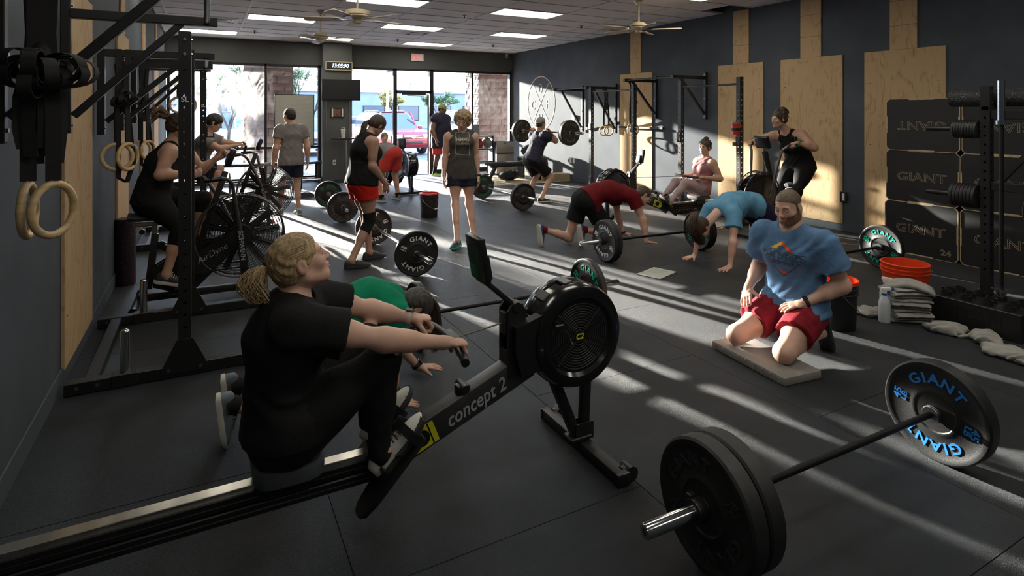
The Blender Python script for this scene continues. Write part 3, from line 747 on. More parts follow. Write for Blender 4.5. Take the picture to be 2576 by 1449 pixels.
# ------------------------------------------------------------------ fan bikes
pm('bike_black', (0.016, 0.015, 0.016), 0.35, var=0.1, scale=20)
pm('cage_wire', (0.03, 0.03, 0.032), 0.35, metal=0.6)
pm('blade_black', (0.02, 0.02, 0.022), 0.4)
pm('lever_steel', (0.10, 0.09, 0.09), 0.35, metal=0.6)
pm('bike_red', (0.45, 0.02, 0.02), 0.4)
def fan_bike(loc, rz, label, tilt_l=0.0, mast=1.15, cage='open', words=('AirDyne', 'SCHWINN'), seat_z=.82, Rw=.36, lever_top=1.05):
    """local +x is forwards (the fan), origin on the floor"""
    t = thing('fan_bike', label, 'exercise bike', loc, rz, 'fan bikes')
    c = Vector((.38, 0, .53))
    # base
    ob('base_rail', MB().beam((-.40, 0, .07), (.44, 0, .07), .05, .06, ch=.006), 'steel_black', t)
    for x in (-.40, .44):
        fo = ob('base_foot', MB().cyl((x, -.27, .035), (x, .27, .035), .028, n=16), 'steel_black', t)
        for s in (-1, 1): ob('foot_cap', MB().cyl((x, s * .26, .036), (x, s * .285, .036), .034, n=16), 'black_plastic', fo)
    # fan cage
    cg = MB()
    for s in (-1, 1):
        for k in range(13): cg.torus(c + Vector((0, s * (.075 - .012 * max(0, k - 9) ** 1.2 / 4), 0)), (0, 1, 0), .10 + (Rw - .10) * k / 12, .0022, 56, 4)
        for k in range(48):
            a = 2 * PI * k / 48; v = Vector((math.cos(a), 0, math.sin(a)))
            cg.beam(c + v * .10 + Vector((0, s * .077, 0)), c + v * Rw + Vector((0, s * .060, 0)), .0022, .0022, (0, 1, 0))
    for k in range(72):
        a = 2 * PI * k / 72; v = Vector((math.cos(a), 0, math.sin(a))); cg.beam(c + v * Rw + Vector((0, -.062, 0)), c + v * Rw + Vector((0, .062, 0)), .003, .003, (1, 0, .01))
    fan = ob('fan_cage', cg, 'cage_wire', t, kind='stuff')
    ob('cage_rim', MB().torus(c + Vector((0, -.062, 0)), (0, 1, 0), Rw, .007, 56, 8), 'lever_steel', fan)
    ob('cage_rim', MB().torus(c + Vector((0, .062, 0)), (0, 1, 0), Rw, .007, 56, 8), 'lever_steel', fan)
    whl = ob('fan_wheel', MB().lathe([(.012, -.05), (.09, -.05), (.10, -.04), (.10, .04), (.09, .05), (.012, .05)], c, (0, 1, 0), 32), 'black_plastic', t)
    for k in range(12):
        a = 2 * PI * k / 12 + .13; v = Vector((math.cos(a), 0, math.sin(a))); w = Vector((-v.z, 0, v.x))
        ob('blade', MB().beam(c + v * .095, c + v * (Rw - .035), .07, .004, (w + Vector((0, .9, 0))).cross(v)), 'blade_black', whl)
        ob('blade_rib', MB().beam(c + v * .095, c + v * (Rw - .03), .022, .012, Vector((0, 1, 0)).cross(v)), 'blade_black', whl)
    if cage == 'solid':
        for s in (-1, 1): ob('fan_cover', MB().lathe([(.02, s * .082), (.25, s * .080), (.30, s * .068), (.02, s * .070)], c, (0, 1, 0), 40), 'bike_black', fan)
    # frame
    ob('fork', MB().beam((.42, .085, .08), (.38, .085, .56), .05, .014, (0, 1, 0)).beam((.42, -.085, .08), (.38, -.085, .56), .05, .014, (0, 1, 0)), 'steel_black', t)
    ob('axle', MB().cyl((.38, -.10, .53), (.38, .10, .53), .018, n=14), 'steel_satin', t)
    ca = MB()
    for s in (-1, 1):
        ca.prism([(-.26, .16), (-.10, .10), (.06, .12), (.30, .36), (.52, .50), (.46, .58), (.30, .56), (.05, .42), (-.14, .40), (-.27, .32)], (-.02, s * .055, 0), (1, 0, 0), (0, 0, 1), .02)
    cas = ob('chain_case', ca, 'bike_black', t)
    for s in (-1, 1):
        tw = MB(); xd = (1, 0, 0) if s < 0 else (-1, 0, 0)
        Rr = Matrix.Rotation(-R(27) * 1, 3, 'Y'); xv = Rr @ Vector((1, 0, 0)); zv = Rr @ Vector((0, 0, 1))
        xv = xv if s < 0 else -xv
        if words[0]: put_text(tw, words[0], (.16, s * .068, .40), xv, zv, .075, .003, shear=.3); ob('lettering', tw, 'print_silver', cas)
    ob('down_tube', MB().beam((-.32, 0, .14), (-.27, 0, .60), .055, .055, (1, 0, 0), ch=.008).beam((-.27, 0, .52), (.02, 0, .33), .05, .05, (0, 1, 0), ch=.008), 'steel_black', t)
    ob('mast', MB().beam((.02, 0, .36), (.26, 0, mast - .12), .05, .06, (0, 1, 0), ch=.008), 'steel_black', t)
    sl = ob('seat_post', MB().beam((-.28, 0, .58), (-.27, 0, seat_z - .06), .04, .04, (1, 0, 0)).box((-.29, 0, seat_z - .075), (.26, .045, .035), ch=.006), 'steel_satin', t)
    for p in ((-.36, -.03, seat_z - .13), (-.22, -.03, .52)): ob('knob', MB().cyl(p, (p[0], p[1] - .028, p[2]), .022, n=12).cyl((p[0], p[1] + .04, p[2]), p, .009, n=10), 'black_plastic', sl)
    sd = MB(); vs = []; ns = 9; m = 14
    for i in range(ns):
        q = i / (ns - 1); x = -.46 + .30 * q; w = .125 * (1 - q) ** .6 + .03 if q > .15 else .10 + .25 * q * .3; hgt = .05 - .012 * q
        for j in range(m):
            a = 2 * PI * j / m; vs.append((x, w * math.cos(a), seat_z - .02 + hgt * .75 * math.sin(a) + .012 * (1 - q)))
    fs = [(i * m + j, (i + 1) * m + j, (i + 1) * m + (j + 1) % m, i * m + (j + 1) % m) for i in range(ns - 1) for j in range(m)] + [tuple(range(m)), tuple(range(ns * m - 1, (ns - 1) * m - 1, -1))]
    ob('saddle', sd.add(vs, fs), 'seat_grey', t)
    # console
    ax = Vector((.10, 0, .28)).normalized()
    ob('console', MB().box((.30, 0, mast), (.05, .20, .16), Matrix.Rotation(R(20), 3, 'Y'), ch=.012).box((.272, 0, mast), (.01, .12, .09), Matrix.Rotation(R(20), 3, 'Y')), 'black_plastic', t)
    # levers with grips
    for s in (-1, 1):
        f = tilt_l * s
        pts = [(.40, s * .125, .30), (.34 + f * .3, s * .135, .62), (.24 + f * .8, s * .16, lever_top - .12), (.20 + f, s * .19, lever_top - .03), (.13 + f, s * .22, lever_top + .01), (.02 + f, s * .235, lever_top)]
        # smooth
        P = [Vector(p) for p in pts]; cur = []
        for i in range(len(P) - 1):
            a = P[max(0, i - 1)]; b = P[i]; d_ = P[i + 1]; e = P[min(len(P) - 1, i + 2)]
            for q in range(5):
                u = q / 5; cur.append(.5 * ((2 * b) + (d_ - a) * u + (2 * a - 5 * b + 4 * d_ - e) * u * u + (3 * b - a - 3 * d_ + e) * u ** 3))
        cur.append(P[-1])
        lv = ob('lever', MB().tube(cur, .0165, 10), 'lever_steel', t)
        g0, g1 = P[-1], P[-1] + Vector((-.035, s * .01, .075))
        ob('grip', MB().tube([P[-2], P[-1], P[-1] + Vector((-.02, 0, .004))], .021, 12).cyl(P[-1] + Vector((.02, 0, 0)), P[-1] + Vector((.05, 0, .11)), .018, n=12), 'black_plastic', lv)
        ob('lever_bracket', MB().beam((.40, s * .125, .26), (.38, s * .13, .46), .05, .03, (0, 1, 0), ch=.004), 'bike_black', lv)
        tw = MB(); dv = (P[1] - P[0]).normalized()
        if words[1]: put_text(tw, words[1], P[0] + (P[1] - P[0]) * .5 + Vector((0, s * .022, -.0)), -dv if s < 0 else dv, (dv.cross(Vector((0, -s, 0)))) * (1 if s > 0 else -1), .055, .003, bold=.01); ob('lettering', tw, 'print_silver', lv)
        ob('push_rod', MB().beam((.39, s * .11, .27), (-.06, s * .10, .25), .012, .03, (0, 1, 0)), 'steel_black', lv)
    # cranks and pedals
    cc = Vector((-.06, 0, .27)); ph = R(250)
    for s in (-1, 1):
        v = Vector((math.cos(ph), 0, math.sin(ph))) * s * -1; e = cc + v * .165 + Vector((0, s * .09, 0))
        cr = ob('crank', MB().beam(cc + Vector((0, s * .09, 0)), e, .03, .014, (0, 1, 0), ch=.004), 'steel_satin', t)
        ob('pedal', MB().box(e + Vector((0, s * .055, 0)), (.10, .095, .024), ch=.005), 'black_plastic', cr)
        t['pedal_%d' % s] = tuple(e + Vector((0, s * .055, 0)))
    ob('front_cap', MB().box((.47, 0, .10), (.04, .09, .06), ch=.006), 'bike_red', t)
    return t
bikeA = fan_bike((-.10, 5.72, 0), R(-1), 'fan bike ridden by the woman with the flying ponytail', tilt_l=-.10, mast=1.22, seat_z=.76)
bikeB = fan_bike((.36, 8.72, 0), R(0), 'fan bike ridden by the person in a grey shirt by the window', tilt_l=.08, mast=1.18, seat_z=.73)
bikeC = fan_bike((6.60, 5.05, 0), R(180), 'fan bike with a solid black fan cover under the woman in black', tilt_l=-.09, mast=1.24, cage='solid', words=(None, None), seat_z=.68, Rw=.34, lever_top=1.20)

# ------------------------------------------------------------------ wall rigs, racks
pm('strap_black', (0.012, 0.012, 0.013), 0.75, var=0.2, scale=60)
pm('ring_wood', (0.56, 0.40, 0.21), 0.4, var=0.18, scale=6, stretch=(1, 1, 10))
def wall_rig(X, sg, ys, z, zlow, label):
    """two wall uprights, arms reaching into the room, braces and a round pull-up bar at the arm ends; sg=+1 into +X"""
    t = thing('pull_up_rig', label, 'pull-up rig', (X, (ys[0] + ys[1]) / 2, 0), 0, 'wall-mounted pull-up rigs')
    y0 = (ys[0] + ys[1]) / 2
    for y in ys:
        y -= y0
        u = ob('wall_upright', MB().box((sg * .045, y, (zlow + z + .10) / 2), (.05, .055, z + .10 - zlow), ch=.004), 'steel_black', t)
        for zz in (zlow + .05, (zlow + z) / 2, z + .05): ob('bolt', MB().cyl((sg * .07, y, zz), (sg * .078, y, zz), .010, n=6), 'steel_satin', u)
        ob('arm', MB().box((sg * .44, y, z), (.76, .055, .055), ch=.004), 'steel_black', t)
        ob('brace', MB().beam((sg * .08, y, zlow + .10), (sg * .62, y, z - .02), .04, .04, (0, 1, 0), ch=.003), 'steel_black', t)
    ob('pull_up_bar', MB().cyl((sg * .76, ys[0] - y0 - .06, z), (sg * .76, ys[1] - y0 + .06, z), .0165, n=14), 'steel_black', t)
    return t
wall_rig(XL, 1, (2.9, 4.14), 2.19, 1.50, 'black wall rig carrying the big wooden rings')
wall_rig(XL, 1, (5.41, 6.6), 2.08, 1.45, 'black wall rig beside the upright foam roller')
wall_rig(XL, 1, (7.7, 8.9), 2.20, 1.50, 'black wall rig above the woman with the flying ponytail')
wall_rig(XR, -1, (9.78, 11.0), 2.13, 1.18, 'black wall rig beside the round white logo')
wall_rig(XR, -1, (7.3, 8.55), 2.22, 1.50, 'black wall rig above the woman rowing in pink')

def perforated(top, w=.035, pitch=.075, z0=.30, hr=.0105, wall=.004):
    """hollow square tube, every face cut with a row of round holes"""
    n = int((top - .45) / pitch); mb = MB(); zs = z0 - pitch / 2; ze = zs + n * pitch
    for f in range(4):
        a = f * PI / 2; N_ = Vector((math.cos(a), math.sin(a), 0)); T_ = Vector((-math.sin(a), math.cos(a), 0))
        def P(t, z, d=0.0): return N_ * (w - d) + T_ * t + Z_ * z
        Z_ = Vector((0, 0, 1))
        mb.add([P(-w, .06), P(w, .06), P(w, zs), P(-w, zs)], [(0, 1, 2, 3)]); mb.add([P(-w, ze), P(w, ze), P(w, top), P(-w, top)], [(0, 1, 2, 3)])
        for k in range(n):
            zc = z0 + k * pitch; h = pitch / 2
            rect = [P(w, zc), P(w, zc + h), P(0, zc + h), P(-w, zc + h), P(-w, zc), P(-w, zc - h), P(0, zc - h), P(w, zc - h)]
            oc = [P(hr * math.cos(q * PI / 4), zc + hr * math.sin(q * PI / 4)) for q in range(8)]; oi = [P(hr * math.cos(q * PI / 4), zc + hr * math.sin(q * PI / 4), wall) for q in range(8)]
            mb.add(rect + oc + oi, [(q, (q + 1) % 8, 8 + (q + 1) % 8, 8 + q) for q in range(8)] + [(8 + q, 8 + (q + 1) % 8, 16 + (q + 1) % 8, 16 + q) for q in range(8)])
    mb.add([(-w, -w, top), (w, -w, top), (w, w, top), (-w, w, top)], [(0, 1, 2, 3)]); mb.add([(-w, -w, .06), (w, -w, .06), (w, w, .06), (-w, w, .06)], [(3, 2, 1, 0)])
    return mb
def upright(parent, x, y, top, holes='x'):
    m = perforated(top); m.v = [(p[0] + x, p[1] + y, p[2]) for p in m.v]
    o = ob('upright', m, 'steel_black', parent, 30)
    for z in (top - .05, top - .14, .14, .06):
        for s in (-1, 1): ob('bolt', MB().cyl((x - s * .0, y - .035, z), (x, y - .043, z), .010, n=6) if s < 0 else MB().cyl((x + .035, y, z), (x + .043, y, z), .010, n=6), 'steel_satin', o)
    return o
def jhook(parent, x, y, z, d=-1):
    ob('j_hook', MB().box((x + d * .06, y, z), (.10, .06, .012)).box((x + d * .11, y, z + .02), (.012, .06, .05)).box((x + d * .04, y, z + .06), (.012, .07, .12)), 'steel_black', parent)
def rack(X, sg, ys, xu, label, top=2.12, xend=.55, pegs=True, low=False, hook=None):
    """base beams run from the wall into the room, uprights stand at xu, a bar joins their tops"""
    y0 = (ys[0] + ys[1]) / 2
    t = thing('squat_rack', label, 'squat rack', (X, y0, 0), 0, 'squat racks')
    w = abs(xu - X)
    for y in ys:
        y -= y0
        bb = ob('base_beam', MB().box((sg * (.04 + xend) / 2, y, .04), (xend - .04, .07, .07), ch=.004), 'steel_black', t)
        u = upright(t, sg * w, y, top)
        ob('gusset', MB().prism([(-.12, .0), (.12, .0), (.12, .04), (.045, .20), (-.045, .20), (-.12, .04)], (sg * w, y - .040, .03), (1, 0, 0), (0, 0, 1), .008), 'steel_black', u)
        for q in (-.085, .085): ob('bolt', MB().cyl((sg * w + q, y - .044, .055), (sg * w + q, y - .052, .055), .011, n=6), 'steel_satin', u)
        for q in (.10, .20): ob('bolt', MB().cyl((sg * q, y - .035, .045), (sg * q, y - .043, .045), .011, n=6), 'steel_satin', bb)
        if pegs:
            ob('plate_peg', MB().cyl((sg * .33, y, .075), (sg * .33, y, .32), .025, .024, n=18).sphere((sg * .33, y, .32), (.024, .024, .014), 14, 6), 'chrome', bb)
            ob('peg_bracket', MB().box((sg * .33, y, .045), (.13, .084, .074), ch=.004), 'steel_black', bb)
        if hook: jhook(u, sg * w, y, hook, -1 if sg < 0 else 1)
    ob('cross_beam', MB().box((sg * .16, 0, .04), (.07, abs(ys[1] - ys[0]) - .07, .06), ch=.004), 'steel_black', t)
    ob('pull_up_bar', MB().cyl((sg * w, ys[0] - y0, top - .10), (sg * w, ys[1] - y0, top - .10), .016, n=14), 'steel_black', t)
    return t
r1 = rack(XL, 1, (4.12, 5.29), -.11, 'black squat rack with chrome plate pegs in front of the fan bikes', xend=1.55, hook=None)
for yy_ in (8.02, 9.22): pass
r2 = rack(XL, 1, (8.02, 9.22), -.02, 'black squat rack with hooks beside the far rider', top=2.165, xend=1.15, pegs=False, hook=1.32)
r3 = rack(XR, -1, (8.24, 9.55), 6.86, 'black squat rack beside the wall rings and white logo', top=2.13, xend=1.08, pegs=False, hook=1.28)
r4 = rack(XR, -1, (5.82, 6.98), 6.78, 'black squat rack holding the red chalk bucket', top=2.13, xend=1.08, pegs=False, hook=1.15)
LG = MB()
for (y, z) in ((4.12, 1.75), (5.29, 1.75)):
    pass
for rr, yy_, xx in ((r1, -.585, .64), (r1, .585, .64), (r2, -.60, .73)):
    mk = MB(); put_text(mk, 'SL', (xx, yy_ - .0365, 1.70), (1, 0, 0), (0, 0, 1), .045, .002, bold=.02)
    ob('maker_mark', mk, 'print_white', rr)
ob('wall_cross_bar', MB().box((-.045, .1, 1.32), (.05, 1.3, .04)), 'steel_black', r3)

def ring_set(x, y, ztop, zring, label, straps='bundle', D_=.225, face=(1, 0, 0), spread=.05, w=.036, angs=(-22, 22), big=1.0):
    """pair of rings on webbing straps looped over an arm, spare webbing tied in loops"""
    t = thing('gymnastic_rings', label, 'gymnastic rings', (x, y - .075, ztop), 0, 'gymnastic rings on straps')
    fx = Vector(face).normalized(); sd = Vector((0, 0, 1)).cross(fx)
    zz = zring - ztop; Rr = D_ / 2 - .014
    for k, s in enumerate((-1, 1)):
        off = sd * (s * spread) + fx * (.02 * s)
        ax = Matrix.Rotation(R(angs[k]), 3, 'Z') @ fx
        rg = ob('ring', MB().torus(off + Vector((0, 0, zz)), ax, Rr, .0145, 48, 14), 'ring_wood', t)
        top = off + Vector((0, 0, zz + Rr + .012))
        a = [Vector((s * .03, 0, -.12)), Vector((s * .022, 0, 0)) + Vector((0, 0, zz * .3)), off * 1.0 + Vector((0, 0, zz * .62)), top + fx * .006]
        b = [p - fx * .014 for p in a]
        ob('strap', MB().ribbon(a, sd, w, .003).ribbon(b, sd, w, .003).ribbon([(s * .03, 0, -.15), (s * .03, .041, -.07), (s * .03, .043, .0), (s * .03, .075, .002), (s * .03, .107, .0), (s * .03, .107, -.058), (s * .03, .075, -.062), (s * .03, .043, -.08), (s * .03, .004, -.15)], (1, 0, 0), w, .004), 'strap_black', t)
    r2_ = random.Random(int(x * 100 + y * 10))
    kz = zz * .45
    n = (16 if big > 1 else 9) if straps == 'bundle' else 5
    for i in range(n):
        an = r2_.uniform(0, 2 * PI); L = r2_.uniform(.07, .13) * big; dv = Vector((math.cos(an), -abs(math.sin(an)) - .1, r2_.uniform(-.7, .35))).normalized(); lo = []
        side = dv.cross(Vector((0, 0, 1))).normalized()
        for q in range(21):
            u = 2 * PI * q / 20; lo.append(Vector((0, 0, kz)) + dv * (L * .5 * (1 - math.cos(u))) + (dv.cross(side)) * (L * .32 * math.sin(u)))
        ob('strap_loop', MB().ribbon(lo, side, w * .9, .003), 'strap_black', t, 60)
    ob('strap_knot', MB().sphere((0, 0, kz), (.032 * big, .032 * big, .08 * big), 12, 8), 'strap_black', t)
    if big > 1:
        for i in range(6):
            o_ = sd * (-.055 + .022 * i) + fx * (.02 * math.sin(i * 2.3)); ob('strap_fold', MB().ribbon([Vector((0, 0, kz + .05)) + o_ * .5, o_ * 1.1 + Vector((0, 0, kz - .10)), o_ * 1.15 + Vector((0, 0, kz - .22)), o_ * .9 + Vector((0, 0, kz - .30 - .03 * (i % 3)))], sd + fx * (.4 * math.sin(i)), .045, .004), 'strap_black', t)
        ob('strap_top', MB().ribbon([(0, 0, -.12), (0, 0, -.22), (0, 0, kz)], sd, .085, .02), 'strap_black', t)
    tail = [Vector((.0, .0, kz)), sd * .05 + Vector((0, 0, kz + zz * .25)), sd * .08 + Vector((0, 0, zz - .05)), sd * .03 + Vector((0, 0, zz - .20)), sd * -.03 + Vector((0, 0, zz - .16)), sd * -.03 + Vector((0, 0, kz + zz * .2))]
    if straps == 'tail': ob('strap_tail', MB().ribbon(tail, fx + sd * .9, w, .003), 'strap_black', t)
    return t
ring_set(-.56, 2.9, 2.22, 1.245, 'big pale wooden rings under a thick bundle of black webbing', face=(.19, -.98, 0), spread=.038, w=.05, angs=(78, 48), big=1.45)
ring_set(-.56, 5.41, 2.11, 1.28, 'wooden rings with a long hanging strap tail beside the foam roller', 'tail', face=(.55, -.8, 0), spread=.028)
ring_set(-.60, 7.7, 2.23, 1.20, 'wooden rings hanging in front of the second rider at the wall', 'tail', face=(.5, -.8, 0), spread=.03)
ring_set(-.25, 8.9, 2.23, 1.72, 'wooden rings tied up high beside the flying ponytail', face=(.3, -1, 0), spread=.06)
ring_set(7.35, 9.78, 2.16, 1.24, 'pair of pale rings in front of the white sunlit wall', face=(-.6, -.8, 0), spread=.05, angs=(-25, 25))
ring_set(7.02, 8.55, 2.25, 1.30, 'pair of rings in front of the plywood panel behind the rower', face=(-.6, -.8, 0), spread=.04, angs=(60, 45))
# ------------------------------------------------------------------ people: one continuous surface from blended volumes
def npv(v): return np.array(v, dtype=np.float32)
class Sdf:
    def __init__(s): s.p = []
    def cap(s, a, b, r1, r2=None, k=.03, op=1):
        r2 = r1 if r2 is None else r2; a, b = npv(a), npv(b); r = max(r1, r2)
        s.p.append(('c', np.minimum(a, b) - r, np.maximum(a, b) + r, (a, b, r1, r2), k, op)); return s
    def fcap(s, a, b, side, ra, rb, k=.04, op=1, flat=False):
        a, b = npv(a), npv(b); z = b - a; L = np.linalg.norm(z); z = z / L; x = npv(side); x = x - z * x.dot(z); x /= np.linalg.norm(x); y = np.cross(z, x)
        r = max(max(ra), max(rb)); s.p.append(('f', np.minimum(a, b) - r, np.maximum(a, b) + r, (a, x, y, z, L, ra, rb, flat), k, op)); return s
    def cone(s, a, b, r1, r2, k=.03, op=1):
        side = Vector(b) - Vector(a); side = side.orthogonal(); return s.fcap(a, b, side, (r1, r1), (r2, r2), k, op, True)
    def ell(s, c, r, ax=None, k=.03, op=1):
        c = npv(c); A = np.eye(3, dtype=np.float32) if ax is None else np.array([list(v) for v in ax], dtype=np.float32)
        m = max(r); s.p.append(('e', c - m, c + m, (c, A, npv(r)), k, op)); return s
    def mesh(s, h, warp=None, pad=.03):
        lo = np.min([q[1] for q in s.p if q[5] == 1], 0) - pad; hi = np.max([q[2] for q in s.p if q[5] == 1], 0) + pad
        n = np.ceil((hi - lo) / h).astype(int) + 1
        F = np.full(n, .3, np.float32)
        g = [lo[i] + h * np.arange(n[i], dtype=np.float32) for i in range(3)]
        for ty, a, b, pr, k, op in s.p:
            m = k + 2.5 * h + .012
            i0 = np.maximum(((a - m - lo) / h).astype(int), 0); i1 = np.minimum(((b + m - lo) / h).astype(int) + 2, n)
            if np.any(i1 <= i0): continue
            X = g[0][i0[0]:i1[0], None, None]; Y = g[1][None, i0[1]:i1[1], None]; Z = g[2][None, None, i0[2]:i1[2]]
            if ty == 'c':
                A, B, r1, r2 = pr; d = B - A; dd = max(float(d.dot(d)), 1e-9)
                t = np.clip(((X - A[0]) * d[0] + (Y - A[1]) * d[1] + (Z - A[2]) * d[2]) / dd, 0, 1)
                dist = np.sqrt((X - A[0] - t * d[0]) ** 2 + (Y - A[1] - t * d[1]) ** 2 + (Z - A[2] - t * d[2]) ** 2) - (r1 + (r2 - r1) * t)
            elif ty == 'f':
                A, x, y, z, L, ra, rb, flat = pr
                qx, qy, qz = X - A[0], Y - A[1], Z - A[2]
                tz = qx * z[0] + qy * z[1] + qz * z[2]; t = np.clip(tz / L, 0, 1)
                lx = qx * x[0] + qy * x[1] + qz * x[2]; ly = qx * y[0] + qy * y[1] + qz * y[2]
                rx = ra[0] + (rb[0] - ra[0]) * t; ry = ra[1] + (rb[1] - ra[1]) * t; mn = np.minimum(rx, ry)
                if flat:
                    dist = np.maximum((np.sqrt((lx / rx) ** 2 + (ly / ry) ** 2) - 1) * mn, np.maximum(-tz, tz - L))
                else:
                    lz = tz - t * L; dist = (np.sqrt((lx / rx) ** 2 + (ly / ry) ** 2 + (lz / mn) ** 2) - 1) * mn
            else:
                C, A, r = pr; q = [(X - C[0]) * A[i][0] + (Y - C[1]) * A[i][1] + (Z - C[2]) * A[i][2] for i in range(3)]
                dist = (np.sqrt((q[0] / r[0]) ** 2 + (q[1] / r[1]) ** 2 + (q[2] / r[2]) ** 2) - 1) * float(min(r))
            sl = (slice(i0[0], i1[0]), slice(i0[1], i1[1]), slice(i0[2], i1[2]))
            f = F[sl]
            if op == 1:
                hh = np.maximum(k - np.abs(f - dist), 0) / k; F[sl] = np.minimum(f, dist) - hh * hh * k * .25
            elif op == -1:
                hh = np.maximum(k - np.abs(f + dist), 0) / k; F[sl] = np.maximum(f, -dist) + hh * hh * k * .25
            else:
                F[sl] = np.maximum(f, dist)
        if warp is not None: F = F + warp(g[0][:, None, None], g[1][None, :, None], g[2][None, None, :])
        F[0] = F[-1] = .3; F[:, 0] = F[:, -1] = .3; F[:, :, 0] = F[:, :, -1] = .3
        return surfnet(F, lo, h)
def surfnet(F, lo, h):
    s = F < 0
    c = np.zeros(tuple(np.array(F.shape) - 1), np.uint8)
    for i in (0, 1):
        for j in (0, 1):
            for k in (0, 1): c += s[i:F.shape[0] - 1 + i, j:F.shape[1] - 1 + j, k:F.shape[2] - 1 + k]
    I = np.argwhere((c > 0) & (c < 8))
    if len(I) == 0: return np.zeros((0, 3)), np.zeros((0, 4), int)
    idx = np.full(c.shape, -1, np.int64); idx[I[:, 0], I[:, 1], I[:, 2]] = np.arange(len(I))
    acc = np.zeros((len(I), 3)); cnt = np.zeros(len(I))
    cor = [np.array(q) for q in ((0, 0, 0), (1, 0, 0), (0, 1, 0), (1, 1, 0), (0, 0, 1), (1, 0, 1), (0, 1, 1), (1, 1, 1))]
    val = [F[I[:, 0] + q[0], I[:, 1] + q[1], I[:, 2] + q[2]] for q in cor]
    for a, b in ((0, 1), (2, 3), (4, 5), (6, 7), (0, 2), (1, 3), (4, 6), (5, 7), (0, 4), (1, 5), (2, 6), (3, 7)):
        m = (val[a] < 0) != (val[b] < 0); t = np.where(m, val[a] / np.where(m, val[a] - val[b], 1), 0)
        acc += (cor[a] + t[:, None] * (cor[b] - cor[a])) * m[:, None]; cnt += m
    V = lo + h * (I + acc / cnt[:, None])
    Q = []
    for ax in range(3):
        a1, a2 = (ax + 1) % 3, (ax + 2) % 3
        sl0 = [slice(None)] * 3; sl1 = [slice(None)] * 3; sl0[ax] = slice(0, -1); sl1[ax] = slice(1, None)
        A, B = s[tuple(sl0)], s[tuple(sl1)]
        E_ = np.argwhere(A != B)
        E_ = E_[(E_[:, a1] > 0) & (E_[:, a2] > 0) & (E_[:, a1] < F.shape[a1] - 1) & (E_[:, a2] < F.shape[a2] - 1)]
        e1 = np.zeros(3, int); e1[a1] = 1; e2 = np.zeros(3, int); e2[a2] = 1
        q = [idx[tuple((E_ - o).T)] for o in (e1 + e2, e2, 0 * e1, e1)]
        q = np.stack(q, 1); fl_ = A[tuple(E_.T)]
        q[~fl_] = q[~fl_][:, ::-1]
        Q.append(q)
    Q = np.concatenate(Q); Q = Q[(Q >= 0).all(1)]
    return V, Q
def np_mesh(name, parts, mi=None):
    """parts: list of (verts, quads)"""
    vs = []; fs = []; o = 0
    for V, Q in parts: vs.append(V); fs.append(Q + o); o += len(V)
    V = np.concatenate(vs); Q = np.concatenate(fs)
    me = D.meshes.new(name); me.vertices.add(len(V)); me.vertices.foreach_set('co', V.astype(np.float32).ravel())
    me.loops.add(Q.size); me.loops.foreach_set('vertex_index', Q.astype(np.int32).ravel())
    me.polygons.add(len(Q)); me.polygons.foreach_set('loop_start', np.arange(0, Q.size, 4, dtype=np.int32))
    me.polygons.foreach_set('use_smooth', np.ones(len(Q), bool))
    if mi is not None: me.polygons.foreach_set('material_index', mi.astype(np.int32))
    me.update(calc_edges=True); me.validate()
    return me
def folds(amp, d1, l1, d2=(0, 0, 1), l2=.21):
    d1, d2 = npv(Vector(d1).normalized()), npv(Vector(d2).normalized())
    def w(X, Y, Z):
        a = X * d1[0] + Y * d1[1] + Z * d1[2]; b = X * d2[0] + Y * d2[1] + Z * d2[2]
        return amp * np.sin(a * (6.283 / l1) + 2.2 * np.sin(b * (6.283 / l2)) + 1.3 * np.sin((a + b) * 17)) * (.55 + .45 * np.sin(b * 19 + a * 7))
    return w

def lerp(a, b, t): return Vector(a) + (Vector(b) - Vector(a)) * t
def skin_mat(name, c): return pm(name, c, 0.5, var=0.08, scale=14, sss=0.12, bump=0.04, bscale=300)
skin_mat('skin_fair', (0.62, 0.375, 0.285)); skin_mat('skin_tan', (0.53, 0.31, 0.22)); skin_mat('skin_brown', (0.20, 0.105, 0.07)); skin_mat('skin_olive', (0.42, 0.245, 0.17))
pm('lip_pink', (0.47, 0.21, 0.18), 0.4); pm('lip_brown', (0.16, 0.07, 0.055), 0.4)
pm('eye_dark', (0.03, 0.02, 0.016), 0.2); pm('brow_dark', (0.05, 0.032, 0.022), 0.7); pm('brow_light', (0.20, 0.12, 0.07), 0.7); pm('eye_white', (0.7, 0.68, 0.65), 0.3)
def hair_mat(name, c, c2): return pm(name, c, 0.42, var=0.4, scale=30, stretch=(3, 3, 1), col2=c2, bump=0.35, bscale=160)
hair_mat('hair_blonde', (0.22, 0.14, 0.06), (0.55, 0.40, 0.22)); hair_mat('hair_brown', (0.03, 0.018, 0.011), (0.085, 0.05, 0.03)); hair_mat('hair_dark', (0.008, 0.006, 0.005), (0.03, 0.02, 0.016))
hair_mat('hair_lightbrown', (0.12, 0.07, 0.035), (0.28, 0.18, 0.10)); hair_mat('hair_grey', (0.016, 0.013, 0.011), (0.075, 0.062, 0.054)); hair_mat('hair_short', (0.09, 0.058, 0.036), (0.17, 0.115, 0.075))
hair_mat('beard', (0.16, 0.075, 0.035), (0.27, 0.13, 0.065))
def cloth(name, c, var=.16, bump=.25): return pm(name, c, 0.85, var=var, scale=9, bump=bump, bscale=60, spec=.2)
cloth('cloth_black', (0.011, 0.011, 0.012)); cloth('cloth_green', (0.0, 0.20, 0.10)); cloth('cloth_grey', (0.20, 0.185, 0.18)); cloth('cloth_navy', (0.017, 0.022, 0.04)); cloth('cloth_red', (0.55, 0.018, 0.012))
